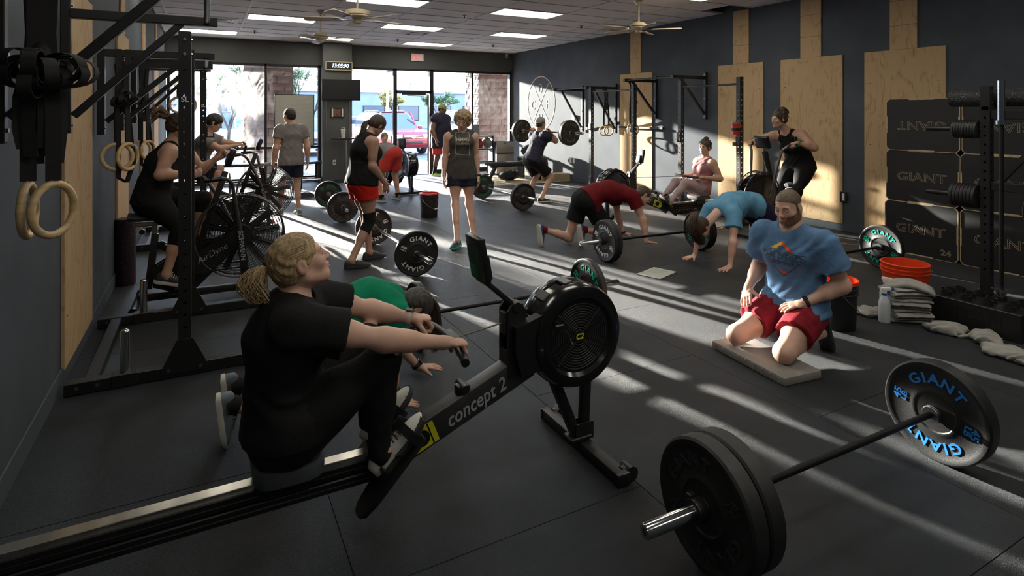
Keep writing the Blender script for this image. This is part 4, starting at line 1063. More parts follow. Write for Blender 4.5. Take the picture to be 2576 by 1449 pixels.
cloth('cloth_coral', (0.60, 0.055, 0.045)); cloth('cloth_charcoal', (0.075, 0.07, 0.066)); cloth('cloth_darkred', (0.13, 0.006, 0.010)); cloth('cloth_sky', (0.12, 0.30, 0.46)); cloth('cloth_denim', (0.10, 0.20, 0.36), .28)
cloth('cloth_maroon', (0.22, 0.012, 0.022), .45); cloth('cloth_pink', (0.32, 0.15, 0.155)); cloth('cloth_palepink', (0.44, 0.32, 0.32), .10); cloth('cloth_midnight', (0.03, 0.03, 0.05)); cloth('cloth_indigo', (0.022, 0.022, 0.06)); cloth('cloth_white', (0.62, 0.60, 0.57)); cloth('cloth_cap', (0.30, 0.29, 0.26)); cloth('cloth_limecap', (0.30, 0.34, 0.12)); cloth('cloth_greyred', (0.24, 0.22, 0.21))
pm('sole_white', (0.55, 0.53, 0.48), 0.6); pm('sole_dark', (0.03, 0.03, 0.03), 0.6); pm('sole_teal', (0.03, 0.35, 0.34), 0.5); pm('sole_gum', (0.30, 0.17, 0.08), 0.6)
pm('shoe_black', (0.015, 0.015, 0.016), 0.6, var=.2, scale=40); pm('shoe_grey', (0.10, 0.13, 0.145), 0.6, var=.3, scale=16); pm('shoe_white', (0.50, 0.49, 0.45), 0.6, var=.3, scale=10); pm('shoe_blue', (0.02, 0.06, 0.13), 0.6, var=.3, scale=20); pm('shoe_lime', (0.40, 0.62, 0.02), 0.5, var=.3, scale=20); pm('shoe_pink', (0.42, 0.27, 0.25), 0.6, var=.2, scale=20)
pm('lace', (0.02, 0.02, 0.02), 0.7); pm('lace_white', (0.5, 0.5, 0.48), 0.7)

def hframe(f, u):
    f = Vector(f).normalized(); u = Vector(u); r = f.cross(u).normalized(); u = r.cross(f).normalized(); return r, f, u
def head_prims(S, c, f, u, q, fem):
    r, f, u = hframe(f, u)
    def P(x, y, z): return c + r * (x * q) + f * (y * q) + u * (z * q)
    ax = (r, f, u)
    def el(x, y, z, a, b, cc, k=.02, op=1): S.ell(P(x, y, z), (a * q, b * q, cc * q), ax, k * q, op)
    el(0, -.012, .032, .075, .094, .083, .03)
    el(0, .030, -.035, .056 if fem else .060, .060, .074, .03)
    el(0, .066, -.088, .020, .020, .017, .022)
    for s in (-1, 1):
        S.cap(P(s * .050, .0, -.058), P(s * .018, .062, -.090), .016 * q, .014 * q, .03 * q)
        el(s * .038, .060, -.022, .022, .018, .020, .025)
    S.cap(P(-.036, .077, .020), P(.036, .077, .020), .011 * q, None, .018 * q)
    for s in (-1, 1): el(s * .031, .102, .003, .017, .016, .0105, .014, -1)
    for s in (-1, 1): el(s * .031, .076, .003, .0135, .0125, .0125, .004)
    S.cap(P(0, .086, .012), P(0, .107, -.024), .0065 * q, .0105 * q, .012 * q)
    for s in (-1, 1): el(s * .0105, .098, -.030, .0085, .010, .008, .008)
    el(0, .090, -.0535, .023, .010, .0065, .008); el(0, .0885, -.0645, .019, .010, .0070, .008)
    el(0, .104, -.0590, .024, .012, .0018, .004, -1)
    for s in (-1, 1):
        el(s * .075, -.012, -.004, .011, .019, .030, .010); el(s * .084, -.008, .0, .006, .010, .016, .006, -1)
    return P, (r, f, u)
def hand_prims(S, w, d, n, left, q, curl=.15, spread=.0, tcurl=.2):
    d = Vector(d).normalized(); n = Vector(n); n = (n - d * n.dot(d)).normalized(); t = (n.cross(d) if left else d.cross(n)); w = Vector(w)
    S.fcap(w, w + d * (.035 * q), t, (.026 * q, .019 * q), (.034 * q, .016 * q), .015 * q)
    S.fcap(w + d * (.03 * q), w + d * (.085 * q), t, (.034 * q, .015 * q), (.039 * q, .012 * q), .012 * q)
    for i, (o, L) in enumerate(((.030, .072), (.010, .082), (-.011, .076), (-.030, .060))):
        b = w + d * ((.088 - .004 * abs(i - 1)) * q) + t * (o * q); a = curl * (1 + .08 * i); dr = (d + t * (spread * (o / .03))).normalized()
        cur = b - dr * (.012 * q); ang = a * .75
        for L3, r0, r1 in ((.46, .0098, .0088), (.30, .0088, .0080), (.24, .0080, .0066)):
            v = dr * math.cos(ang) + n * math.sin(ang); nx = cur + v * ((L * L3 + (.012 if L3 == .46 else 0)) * q); S.cap(cur, nx, r0 * q, r1 * q, .004 * q); cur = nx; ang += a
    b = w + d * (.022 * q) + t * (.024 * q) + n * (.004 * q); v = (d * .62 + t * .68 + n * (.25 + .5 * tcurl)).normalized()
    m = b + v * (.048 * q); v2 = (v + n * (.6 * tcurl) + d * (.5 * tcurl)).normalized(); e = m + v2 * (.034 * q)
    S.cap(b, m, .0145 * q, .0105 * q, .014 * q); S.cap(m, e, .0105 * q, .0085 * q, .006 * q)
SHOES = {}
def shoe(parent, A, toe, up, q, upper, sole, left, laces='lace'):
    """A ankle, toe direction along the sole, up sole normal"""
    A = Vector(A); u = Vector(up).normalized(); t = Vector(toe); t = (t - u * t.dot(u)).normalized(); s = u.cross(t); sg = 1 if left else -1
    def P(x, y, z): return A + t * (x * q) + s * (y * q) + u * ((z - .085) * q)
    X = (-.078, -.072, -.055, -.03, .0, .04, .08, .12, .155, .182, .200, .208); W_ = (.012, .026, .034, .036, .035, .038, .045, .048, .045, .036, .022, .008); H_ = (.040, .080, .092, .094, .092, .090, .076, .062, .052, .044, .036, .026)
    vs = []; m = 13
    for x, w, h in zip(X, W_, H_):
        for j in range(m):
            a = PI * j / (m - 1); off = -sg * .012 * max(0, (x - .05)) / .15
            vs.append(P(x, w * .96 * math.cos(a) + off, .020 + (h - .020) * math.sin(a) ** .75))
    n = len(X); fs = [(i * m + j, i * m + j + 1, (i + 1) * m + j + 1, (i + 1) * m + j) for i in range(n - 1) for j in range(m - 1)]
    fs += [tuple(range(m - 1, -1, -1)), tuple(range((n - 1) * m, n * m))]
    o = ob('shoe', MB().add(vs, fs), upper, parent, 60, world=True)
    vs = []; 
    for x, w in zip(X, W_):
        off = -sg * .012 * max(0, (x - .05)) / .15
        lift = .010 * max(0, (x - .13) / .07) ** 2 + .006 * max(0, (-.055 - x) / .02)
        for y, z in ((-w * 1.04, .002 + lift), (-w * 1.10, .014 + lift), (-w * 1.02, .030), (w * 1.02, .030), (w * 1.10, .014 + lift), (w * 1.04, .002 + lift)): vs.append(P(x + (.004 if x > 0 else -.004), y + off, z))
    fs = [(i * 6 + j, (i + 1) * 6 + j, (i + 1) * 6 + (j + 1) % 6, i * 6 + (j + 1) % 6) for i in range(n - 1) for j in range(6)] + [tuple(range(6)), tuple(range(n * 6 - 1, n * 6 - 7, -1))]
    ob('sole', MB().add(vs, fs), sole, o, 50, world=True)
    lc = MB()
    for k in range(5):
        x = .045 + k * .017; h = .096 - k * .0065
        lc.tube([P(x, -.026, h - .022), P(x + .004, -.012, h - .004), P(x, 0, h), P(x + .004, .012, h - .004), P(x, .026, h - .022)], .0028 * q, 5)
    lc.tube([P(.04, 0, .098), P(.05, .03, .105), P(.035, .045, .085), P(.03, .02, .095)], .0022 * q, 5)
    ob('laces', lc, laces, o, 60, world=True, kind='stuff')
    return o
def ell_pt(P, v, grow=1.0):
    v = Vector(v).normalized(); r = (.080 * grow, .099 * grow, .088 * grow); k = 1 / math.sqrt((v.x / r[0]) ** 2 + (v.y / r[1]) ** 2 + (v.z / r[2]) ** 2)
    return P(v.x * k, v.y * k - .012, v.z * k + .032)
def strand_cap(P, q, knot, n, r=.0028, seed=1, front=.55):
    """strands combed from the hairline to the knot over the skull"""
    rr = random.Random(seed); mb = MB(); kn = Vector(knot).normalized()
    for i in range(n):
        a = 2 * PI * i / n + rr.uniform(-.05, .05)
        # hairline direction around the face
        hl = Vector((math.sin(a) * .95, .45 + .45 * math.cos(a), .25 + .62 * math.cos(a)))
        if math.cos(a) < -.2: hl = Vector((math.sin(a) * .9, -.4 + .2 * rr.random(), -.62))
        hl = hl.normalized(); pts = []; ls = rr.uniform(.985, 1.02)
        for k in range(9):
            t = k / 8; v = (hl * (1 - t) + kn * t); pts.append(ell_pt(P, v, ls))
        mb.tube(pts, [r * q * (.6 if k == 0 else 1) for k in range(9)], 5)
    return mb
def bundle(pts, rad, n, r, seed=2, frizz=.01, endspread=1.6):
    rr = random.Random(seed); mb = MB(); pts = [Vector(p) for p in pts]; k = len(pts)
    fine = []
    for i in range(k - 1):
        a = pts[max(0, i - 1)]; b = pts[i]; d = pts[i + 1]; e = pts[min(k - 1, i + 2)]
        for j in range(4):
            u = j / 4; fine.append((.5 * ((2 * b) + (d - a) * u + (2 * a - 5 * b + 4 * d - e) * u * u + (3 * b - a - 3 * d + e) * u ** 3), i + u))
    fine.append((pts[-1], k - 1.0))
    T_ = (pts[-1] - pts[0]).normalized(); x, y, _ = frame(T_)
    for i in range(n):
        an = rr.uniform(0, 2 * PI); ro = math.sqrt(rr.random()); ph = rr.uniform(0, 6); L = rr.uniform(.7, 1.0); m = max(4, int(len(fine) * L)); ln = []
        for j in range(m):
            p, u = fine[j]; t = u / (k - 1); i0 = min(int(u), k - 2); R0 = rad[i0] + (rad[i0 + 1] - rad[i0]) * (u - i0)
            ln.append(p + (x * math.cos(an) + y * math.sin(an)) * (ro * R0) + (x * math.sin(9 * t + ph) + y * math.cos(7 * t + ph * 2)) * (frizz * t))
        mb.tube(ln, [r * (1 - .6 * j / m) for j in range(m)], 5)
    return mb
PLIST = []; SHIRTS = {}
def person(label, J, L):
    """J joints (world), L look"""
    q = L.get('q', 1.0); fw = L.get('fat', 1.0); fem = L.get('fem', False); h = L.get('h', .011); al = L.get('arm', 1.0); tl = L.get('leg', 1.0)
    V = {k: Vector(v) for k, v in J.items()}
    base = Vector(L.get('base', (V['P'].x, V['P'].y, 0)))
    t = thing('person', label, 'person', base)
    P, N = V['P'], V['N']; M = V.get('M', lerp(P, N, .42)); C = V.get('C', lerp(M, N, .62))
    V['M'] = M; V['C'] = C
    ls = (V['SR'] - V['SL']).normalized(); lh = (V['HR'] - V['HL']).normalized(); lm = (ls + lh).normalized()
    upS = (N - C).normalized(); fS = upS.cross(ls).normalized(); fS = -fS if False else fS
    upP = (M - P).normalized(); fP = upP.cross(lh).normalized()
    # forward = up x right
    def R_(x): return x * q
    ch = (.152 if fem else .168) * fw; wa = (.128 if fem else .145) * fw * L.get('belly', 1.0); pe = (.165 if fem else .160) * fw; dp = fw * q
    def torso(S, g=0.0, k=.05, shoulders=True, top=True):
        S.fcap(P - upP * R_(.03), P + upP * R_(.05), lh, (R_(pe) + g, .112 * dp + g), (R_(pe * .97) + g, .108 * dp + g), k)
        S.fcap(P + upP * R_(.03), M, lh, (R_(pe * .97) + g, .108 * dp + g), (R_(wa) + g, .100 * dp * L.get('belly', 1.0) + g), k)
        S.fcap(M, C, lm, (R_(wa) + g, .100 * dp * L.get('belly', 1.0) + g), (R_(ch) + g, .112 * dp + g), k)
        S.fcap(C, lerp(C, N, .75), ls, (R_(ch) + g, .112 * dp + g), (R_(.115) + g, .072 * dp + g), k)
        for s, H in ((-1, V['HL']), (1, V['HR'])):
            S.ell(H * .55 + P * .45 - fP * R_(.045) - upP * R_(.035), (R_(.085) * fw + g, R_(.085) * fw + g, R_(.09) * fw + g), None, k)
        if fem:
            for s in (-1, 1): S.ell(lerp(C, N, -.05) + fS * R_(.085) * fw + ls * (s * R_(.070)), (R_(.062) * fw + g, R_(.062) * fw + g, R_(.062) * fw + g), None, .035)
        else:
            for s in (-1, 1): S.ell(lerp(C, N, .15) + fS * R_(.065) * fw + ls * (s * R_(.075)), (R_(.075) + g, R_(.055) + g, R_(.065) + g), (ls, fS, upS), .04)
        if L.get('gut'): S.ell(M + fP * R_(L['gut']), (R_(.13) * fw + g, R_(.12) * fw + g, R_(.14) * fw + g), None, .06)
        if shoulders:
            for Sh in (V['SL'], V['SR']):
                S.cap(lerp(N, Sh, .12) - upS * R_(.015), lerp(N, Sh, .92) - upS * R_(.012), R_(.052) + g, R_(.052) + g, .05)
                S.cap(lerp(N, Sh, .85) - upS * R_(.03), lerp(C, Sh, .45), R_(.058) + g, R_(.07) + g, .05)
    aw = L.get('armw', 1.0) * (0.88 if fem else 1.0); lw = L.get('legw', 1.0) * (1.0 if fem else 1.0)
    S = Sdf(); torso(S)
    HC = V['HD']; hf, hu = V['hf'], V['hu']; hr, hf, hu = hframe(hf, hu)
    nb = HC - hu * R_(.055) - hf * R_(.022)
    S.cap(N - upS * R_(.02), nb, R_(.056 if fem else .064) * L.get('neckw', 1), R_(.050 if fem else .058) * L.get('neckw', 1), .04)
    hands = []
    for sd in ('L', 'R'):
        Sh, E, W_ = V['S' + sd], V['E' + sd], V['W' + sd]
        S.ell(lerp(Sh, E, .05), (R_(.062) * aw, R_(.062) * aw, R_(.062) * aw), None, .04)
        S.cap(Sh, E, R_(.053) * aw, R_(.041) * aw, .03); S.cap(lerp(Sh, E, .25), lerp(Sh, E, .6), R_(.053) * aw, R_(.05) * aw, .03)
        S.cap(E, W_, R_(.041) * aw, R_(.027) * (.5 + .5 * aw), .03); S.cap(lerp(E, W_, .08), lerp(E, W_, .42), R_(.045) * aw, R_(.040) * aw, .03)
        Hs = Sdf(); hd = V['h' + sd]; hn = V['n' + sd]; o = L.get('hand' + sd, {})
        Hs.cap(lerp(E, W_, .8), W_, R_(.029) * (.5 + .5 * aw), R_(.025), .01); hand_prims(Hs, W_, hd, hn, sd == 'L', q * .98, **o)
        S.cap(W_ - (W_ - E).normalized() * .01, W_ + hd.normalized() * R_(.03), R_(.026), R_(.022), .012)
        hands.append(Hs)
        H, K, A = V['H' + sd], V['K' + sd], V['A' + sd]
        S.cap(H, K, R_(.086) * lw, R_(.054) * lw, .05); S.cap(lerp(H, K, .1), lerp(H, K, .5), R_(.09) * lw, R_(.076) * lw, .05)
        S.ell(K, (R_(.055) * lw, R_(.055) * lw, R_(.055) * lw), None, .03)
        bk = (lerp(H, A, .5) - K); bk = bk.normalized() if bk.length > .03 else -(V.get('t' + sd, Vector((1, 0, 0)))).normalized()
        S.cap(K, A, R_(.050) * lw, R_(.035), .03); S.cap(lerp(K, A, .12) + bk * R_(.012), lerp(K, A, .45) + bk * R_(.012), R_(.046) * lw, R_(.044) * lw, .03)
        td = V['t' + sd].normalized(); fu = V['u' + sd].normalized(); S.cap(A, A - fu * R_(.045) + td * R_(.03), R_(.034), R_(.03), .03)
    parts = [S.mesh(h)]
    mis = [np.zeros(len(parts[0][1]), int)]
    hh = L.get('hh', .0075 if h > .009 else .005)
    for Hs in hands:
        m = Hs.mesh(max(.0042, hh * .8), pad=.012); parts.append(m); mis.append(np.zeros(len(m[1]), int))
    Hd = Sdf(); PF, _ = head_prims(Hd, HC, hf, hu, q * L.get('headq', 1.0), fem)
    Hd.cap(nb, lerp(nb, N, .5), R_(.050 if fem else .058) * L.get('neckw', 1), R_(.050 if fem else .058) * L.get('neckw', 1), .03)
    m = Hd.mesh(L.get('hd', .006 if h > .009 else .0042), pad=.015)
    cen = (m[0][m[1]].mean(1) - np.array(HC)) / (q * L.get('headq', 1.0)); lx, ly, lz = cen @ np.array(hr), cen @ np.array(hf), cen @ np.array(hu)
    mi = np.zeros(len(cen), int)
    mi[(ly > .085) & (np.abs(lx) < .021) & (lz < -.048) & (lz > -.070)] = 1
    mi[(ly > .06) & (np.abs(lx) < .047) & (np.abs(lx) > .012) & (np.abs(lz - (.0235 - .06 * np.maximum(np.abs(lx) - .03, 0))) < .0035)] = 2
    mi[(ly > .07) & (np.abs(np.abs(lx) - .031) < .012) & (np.abs(lz - .001) < .0022)] = 3
    if L.get('beard'):
        bd = (lz < -.030 - .12 * np.maximum(ly - .06, 0) + .35 * np.maximum(.03 - ly, 0)) & (ly > -.012) & (np.abs(lx) < .075) & (lz > -.115) & ~((ly > .08) & (np.abs(lx) < .021) & (lz < -.050) & (lz > -.068)) & ~((ly > .085) & (lz > -.044))
        mi[bd] = 4
    if L.get('buzz'):
        hl = np.interp(ly, [-.06, -.03, -.024, -.004, .0, .018, .026, .05, .075, .10], [-.066, -.055, .022, .022, -.02, -.022, .030, .052, .064, .066])
        mi[(lz > hl) & ~((np.abs(lx) > .074) & (lz < .03) & (lz > -.035))] = 5
    parts.append(m); mis.append(mi)
    me = np_mesh('body', parts, np.concatenate(mis))
    sk = L.get('skin', 'skin_fair'); body = lk('body', me, [sk, 'lip_brown' if 'brown' in sk else 'lip_pink', L.get('brow', 'brow_dark'), 'eye_dark', 'beard', (hs0['m'] if (hs0 := L.get('hair')) else 'hair_dark')], t); body.matrix_parent_inverse = wm(t).inverted()
    def sub(name, Sd, hv, mat, warp=None, **pr):
        mesh_ = np_mesh(name, [Sd.mesh(hv, warp)]); o = lk(name, mesh_, mat, t, **pr); o.matrix_parent_inverse = wm(t).inverted(); return o
    # clothes
    sh = L.get('shirt')
    if sh:
        g = sh.get('g', .012); S = Sdf(); torso(S, g, shoulders=not sh.get('tank'))
        if sh.get('tank'):
            for s_, Sh in ((-1, V['SL']), (1, V['SR'])):
                for sg_ in (1, -1):
                    w0 = lerp(N, Sh, .44) + upS * R_(.018); w1 = lerp(N, Sh, .44) - upS * R_(.045) + fS * (sg_ * R_(.062)); w2 = lerp(C, Sh, .34) + fS * (sg_ * R_(.070)) * fw
                    S.cap(w0, w1, R_(.036), R_(.036), .02); S.cap(w1, w2, R_(.036), R_(.055), .02)
                if sh['tank'] > 1: S.cap(lerp(N, Sh, .35) + upS * R_(.01), lerp(N, Sh, .80) + upS * R_(.01), R_(.052), R_(.055), .03)
        sl = sh.get('sleeve', 0)
        for sd in ('L', 'R'):
            if sl:
                Sh, E = V['S' + sd], V['E' + sd]
                S.cap(lerp(Sh, E, -.02), lerp(Sh, E, .1), R_(.070) * aw + g * .5, R_(.068) * aw + g * .5, .04)
                S.cone(lerp(Sh, E, .0), lerp(Sh, E, sl), R_(.066) * aw + g * .6, R_(.064) * aw + g * .9 + sh.get('flare', .006), .03)
        hem = sh.get('hem', .06)
        if hem: S.fcap(lerp(P, M, .9), P - upP * R_(hem), lh, (R_(wa) + g + .01, .102 * dp * L.get('belly', 1.0) + g + .006), (R_(pe) + g + .014, .116 * dp + g + .012), .04, 1, True)
        bg = (L.get('bottom') or {}).get('g', .01)
        for sd in ('L', 'R'): S.cap(V['H' + sd], lerp(V['H' + sd], V['K' + sd], .15), R_(.096) * lw + bg + .010, None, .03)
        S.fcap(P - upP * R_(max(hem, -.02)), P - upP * .7, lh, (.6, .6), (.6, .6), .004, -1, True)
        if sh.get('neck', True): S.cap(lerp(N, nb, .35) + fS * R_(.02), nb + hu * .03, R_(.062 if fem else .068), R_(.075), .012, -1)
        fd = sh.get('fold', .0035); so = sub('shirt', S, h, sh['m'], folds(fd, ls + upS * .7, .075, upS, .33) if fd else None)
        if sh.get('label'): so['label'] = sh['label']
        L['shirt_obj'] = so; SHIRTS[t.name] = so
    bt = L.get('bottom')
    if bt:
        g = bt.get('g', .010); S = Sdf(); wz = bt.get('waist', .55)
        S.fcap(P - upP * R_(.03), P + upP * R_(.05), lh, (R_(pe) + g, .112 * dp + g), (R_(pe * .97) + g, .108 * dp + g), .05)
        S.fcap(P + upP * R_(.03), M, lh, (R_(pe * .97) + g, .108 * dp + g), (R_(wa) + g, .100 * dp * L.get('belly', 1.0) + g), .05)
        for s_, sd in ((-1, 'L'), (1, 'R')):
            H, K, A = V['H' + sd], V['K' + sd], V['A' + sd]
            S.ell(H * .55 + P * .45 - fP * R_(.045) - upP * R_(.035), (R_(.085) * fw + g, R_(.085) * fw + g, R_(.09) * fw + g), None, .05)
            S.cap(H, lerp(H, K, min(.3, bt['len'] * .4)), R_(.087) * lw + g, R_(.086) * lw + g, .05)
            ln = bt['len']
            if ln <= 1:
                fl2 = bt.get('flare', .02); S.cone(lerp(H, K, -.02), lerp(H, K, ln), R_(.094) * lw + g, R_(.092 - .028 * ln) * lw + g + fl2, .04)
            else:
                e = bt['len'] - 1
                S.cap(H, K, R_(.086) * lw + g, R_(.054) * lw + g, .05); S.cap(lerp(H, K, .1), lerp(H, K, .5), R_(.09) * lw + g, R_(.076) * lw + g, .05); S.ell(K, (R_(.055) * lw + g,) * 3, None, .03)
                bk = (lerp(H, A, .5) - K); bk = bk.normalized() if bk.length > .03 else Vector((0, 0, 0))
                S.cone(K, lerp(K, A, e), R_(.050) * lw + g, R_(.050 - .015 * e) * lw + g, .03); S.cap(lerp(K, A, .12) + bk * R_(.012), lerp(K, A, min(.45, e - .1)) + bk * R_(.012), R_(.046) * lw + g, R_(.044) * lw + g, .03)
        if (V['KL'] - V['HL']).normalized().dot(upP) < -.35 and (V['KR'] - V['HR']).normalized().dot(upP) < -.35: S.fcap(lerp(P, M, wz), lerp(P, M, wz) + upP * .5, lh, (.6, .6), (.6, .6), .004, -1, True)
        so = sub(bt.get('name', 'shorts'), S, h, bt['m'], folds(bt.get('fold', .003), lh + upP * .4, .07, upP, .3))
    # shoes, socks
    se = L.get('shoes')
    if se:
        for sd in ('L', 'R'):
            A = V['A' + sd]; shoe(t, A, V['t' + sd], V['u' + sd], q * se.get('q', 1.0), se['m'], se['sole'], sd == 'L', se.get('lace', 'lace'))
            if se.get('sock'):
                K = V['K' + sd]; ob('sock', MB().tube([A - V['u' + sd].normalized() * .03, A, lerp(A, K, se.get('sockh', .12))], [R_(.046), R_(.046), R_(.046)], 14), se['sock'], t, 60, world=True)
    # hair
    hq = q * L.get('headq', 1.0); hs = L.get('hair')
    if hs and not L.get('buzz'):
        S = Sdf(); ax = (hr, hf, hu)
        def pe_(x, y, z, a, b, c2, k=.02, op=1): S.ell(PF(x, y, z), (a * hq, b * hq, c2 * hq), ax, k * hq, op)
        g = hs.get('g', .006)
        pe_(0, -.014, .034, .077 + g, .097 + g, .086 + g)
        pe_(0, -.045, -.010, .066 + g, .060 + g, .066 + g, .03)
        pe_(0, .095, -.045 + hs.get('line', 0), .078, .072, .100, .012, -1)
        pe_(0, .045, -.075, .11, .055, .055, .012, -1)
        for s in (-1, 1): pe_(s * .085, -.004, -.006, .020, .021, .030, .008, -1)
        pe_(0, -.02, -.10, .12, .10, .045, .02, -1)
        for (x, y, z, a, b, c2) in hs.get('extra', []): pe_(x, y, z, a, b, c2, .02)
        rr = random.Random(5)
        if hs.get('curl'):
            for i in range(hs['curl']):
                v = Vector((rr.gauss(0, 1), rr.gauss(-.3, 1), rr.gauss(.25, 1))).normalized()
                if v.y > .35 and v.z < .62: continue
                if v.z < -.55 and abs(v.x) < .5: continue
                gr = hs.get('curlg', 1.12); rad = rr.uniform(.016, .028); p = Vector((v.x * .082 * gr, v.y * .10 * gr - .014, v.z * .09 * gr + .03 + hs.get('curlz', 0))); pe_(p.x, p.y, p.z, rad, rad, rad, .008)
        ph = hs.get('strand', .0016); d1 = npv(hf); d2 = npv(hu); hc = npv(HC)
        def wv(X, Y, Z):
            a = (X - hc[0]) * hr.x + (Y - hc[1]) * hr.y + (Z - hc[2]) * hr.z; b = (X - hc[0]) * d1[0] + (Y - hc[1]) * d1[1] + (Z - hc[2]) * d1[2]; c_ = (X - hc[0]) * d2[0] + (Y - hc[1]) * d2[1] + (Z - hc[2]) * d2[2]
            return ph * np.sin(a * 420 + 2 * np.sin(b * 60) + c_ * 160) + ph * .8 * np.sin(b * 90 + c_ * 130 + a * 60)
        ho = sub('hair', S, L.get('hd', .006 if h > .009 else .0042), hs['m'], wv)
        if hs.get('comb'):
            sc_ = strand_cap(PF, hq, hs['knot'], hs['comb']); so = ob('hair_strands', sc_, hs['m'], ho, 60, world=True, kind='stuff')
        if hs.get('tail'):
            so = ob('ponytail', bundle(hs['tail'], hs['tr'], hs.get('tn', 120), hs.get('tw', .003), frizz=hs.get('frizz', .012)), hs.get('tm', hs['m']), ho, 60, world=True, kind='stuff')
            k0 = Vector(hs['tail'][0]); k1 = Vector(hs['tail'][1]); ob('hair_tie', MB().torus(k0, (k1 - k0), hs['tr'][0] * 1.0, .006, 20, 8), 'lace', ho, 60, world=True)
    PLIST.append((t, V, PF, (hr, hf, hu), hq))
    return t, V, PF

from mathutils.bvhtree import BVHTree
def project_print(name, mb, shirt, dirn, mat, parent, off=.0016, maxe=.012):
    """lay a flat print onto a shirt: cut it small and push it along dirn onto the cloth"""
    bm = bmesh.new(); vs = [bm.verts.new(v) for v in mb.v]
    for f in mb.f:
        try: bm.faces.new([vs[i] for i in f])
        except ValueError: pass
    bmesh.ops.triangulate(bm, faces=list(bm.faces))
    for _ in range(4):
        ed = [e for e in bm.edges if e.calc_length() > maxe]
        if not ed: break
        bmesh.ops.subdivide_edges(bm, edges=ed, cuts=1)
        bmesh.ops.triangulate(bm, faces=[f for f in bm.faces if len(f.verts) > 3])
    me = shirt.data; bv = BVHTree.FromPolygons([v.co.copy() for v in me.vertices], [tuple(p.vertices) for p in me.polygons]); dn = Vector(dirn).normalized()
    for v in bm.verts:
        h = bv.ray_cast(v.co - dn * .15, dn)
        if h[0] is not None: v.co = h[0] - dn * off
    out = D.meshes.new(name); bm.to_mesh(out); bm.free()
    o = lk(name, out, mat, parent, kind='stuff'); o.matrix_parent_inverse = wm(parent).inverted(); return o
def flat_poly(pts, o, x, y):
    k = len(pts); return MB().add([Vector(o) + Vector(x) * a + Vector(y) * b for a, b in pts], [tuple(range(k))])
def flat_line(mb, pts, w, o, x, y, closed=True):
    n = len(pts)
    for i in range(n if closed else n - 1):
        a = Vector(pts[i]); b = Vector(pts[(i + 1) % n]); d = (b - a).normalized(); nn = Vector((-d.y, d.x)) * w / 2
        q = [a + nn - d * w / 2, b + nn + d * w / 2, b - nn + d * w / 2, a - nn - d * w / 2]; mb.add([Vector(o) + Vector(x) * p.x + Vector(y) * p.y for p in q], [(0, 1, 2, 3)])
    return mb
def flat_text(mb, s, o, x, y, size, bold=0.0, sx=1.0, align='CENTER'):
    vs, fs, _, _ = text_mesh(s, align=align, bold=bold); idx = [i for i, v in enumerate(vs) if v.z > 0]; mp_ = {i: k for k, i in enumerate(idx)}
    mb.add([Vector(o) + Vector(x) * (vs[i].x * sx * size) + Vector(y) * (vs[i].y * size) for i in idx], [tuple(mp_[i] for i in f) for f in fs if all(i in mp_ for i in f)]); return mb
# ------------------------------------------------------------------ the people
def LW_(base, yaw):
    """local frame: x = the person's right, y = forward, z up; yaw = heading of forward from +Y towards +X"""
    f = Vector((math.sin(yaw), math.cos(yaw), 0)); r = Vector((math.cos(yaw), -math.sin(yaw), 0)); b = Vector(base)
    return lambda x, y, z: b + r * x + f * y + Vector((0, 0, z))
def dirw(yaw, x, y, z):
    f = Vector((math.sin(yaw), math.cos(yaw), 0)); r = Vector((math.cos(yaw), -math.sin(yaw), 0)); return r * x + f * y + Vector((0, 0, z))
def stand(base, yaw, q, **kw):
    w = LW_(base, yaw); g = lambda x, y, z: w(x * q, y * q, z * q); d = lambda x, y, z: dirw(yaw, x, y, z)
    J = dict(P=g(0, 0, .93), N=g(0, .0, 1.46), SL=g(-.185, 0, 1.415), SR=g(.185, 0, 1.415), EL=g(-.235, -.02, 1.13), ER=g(.235, -.02, 1.13), WL=g(-.255, .06, .89), WR=g(.255, .06, .89),
             HL=g(-.09, 0, .90), HR=g(.09, 0, .90), KL=g(-.10, .02, .49), KR=g(.10, .02, .49), AL=g(-.11, -.02, .085), AR=g(.11, -.02, .085),
             HD=g(0, .03, 1.635), hf=d(0, 1, 0), hu=d(0, 0, 1), hL=d(-.05, .15, -1), hR=d(.05, .15, -1), nL=d(1, .2, 0), nR=d(-1, .2, 0), tL=d(-.15, 1, 0), tR=d(.15, 1, 0), uL=d(0, 0, 1), uR=d(0, 0, 1))
    for k, v in kw.items():
        J[k] = v
    return J, g, d
relax = dict(curl=.30, tcurl=.2); grip = dict(curl=1.15, tcurl=.9); flat = dict(curl=.06, spread=.30, tcurl=.0)
Z1 = Vector((0, 0, 1))

# 1 blonde woman on the front rower, facing +X
J = dict(P=(.272, 2.31, .460), M=(.262, 2.31, .62), C=(.262, 2.31, .79), N=(.285, 2.31, .905), SL=(.375, 2.475, .865), SR=(.285, 2.15, .872), EL=(.632, 2.50, .765), ER=(.575, 2.105, .785),
         WL=onY(1032, 800, 2.465), WR=onY(1120, 862, 2.15), HL=(.27, 2.395, .468), HR=(.27, 2.225, .468), KL=(.60, 2.43, .665), KR=(.605, 2.20, .675), AL=(.605, 2.415, .335), AR=(.590, 2.205, .320),
         HD=(.315, 2.31, 1.055), hf=(.92, .10, .36), hu=(-.36, 0, .93), hL=(1, -.1, -.12), hR=(1, .05, -.18), nL=(0, 0, -1), nR=(0, 0, -1), tL=(.69, .05, .725), tR=(.69, -.05, .725), uL=(-.725, 0, .69), uR=(-.725, 0, .69))
kx = Vector((.315, 2.31, 1.055))
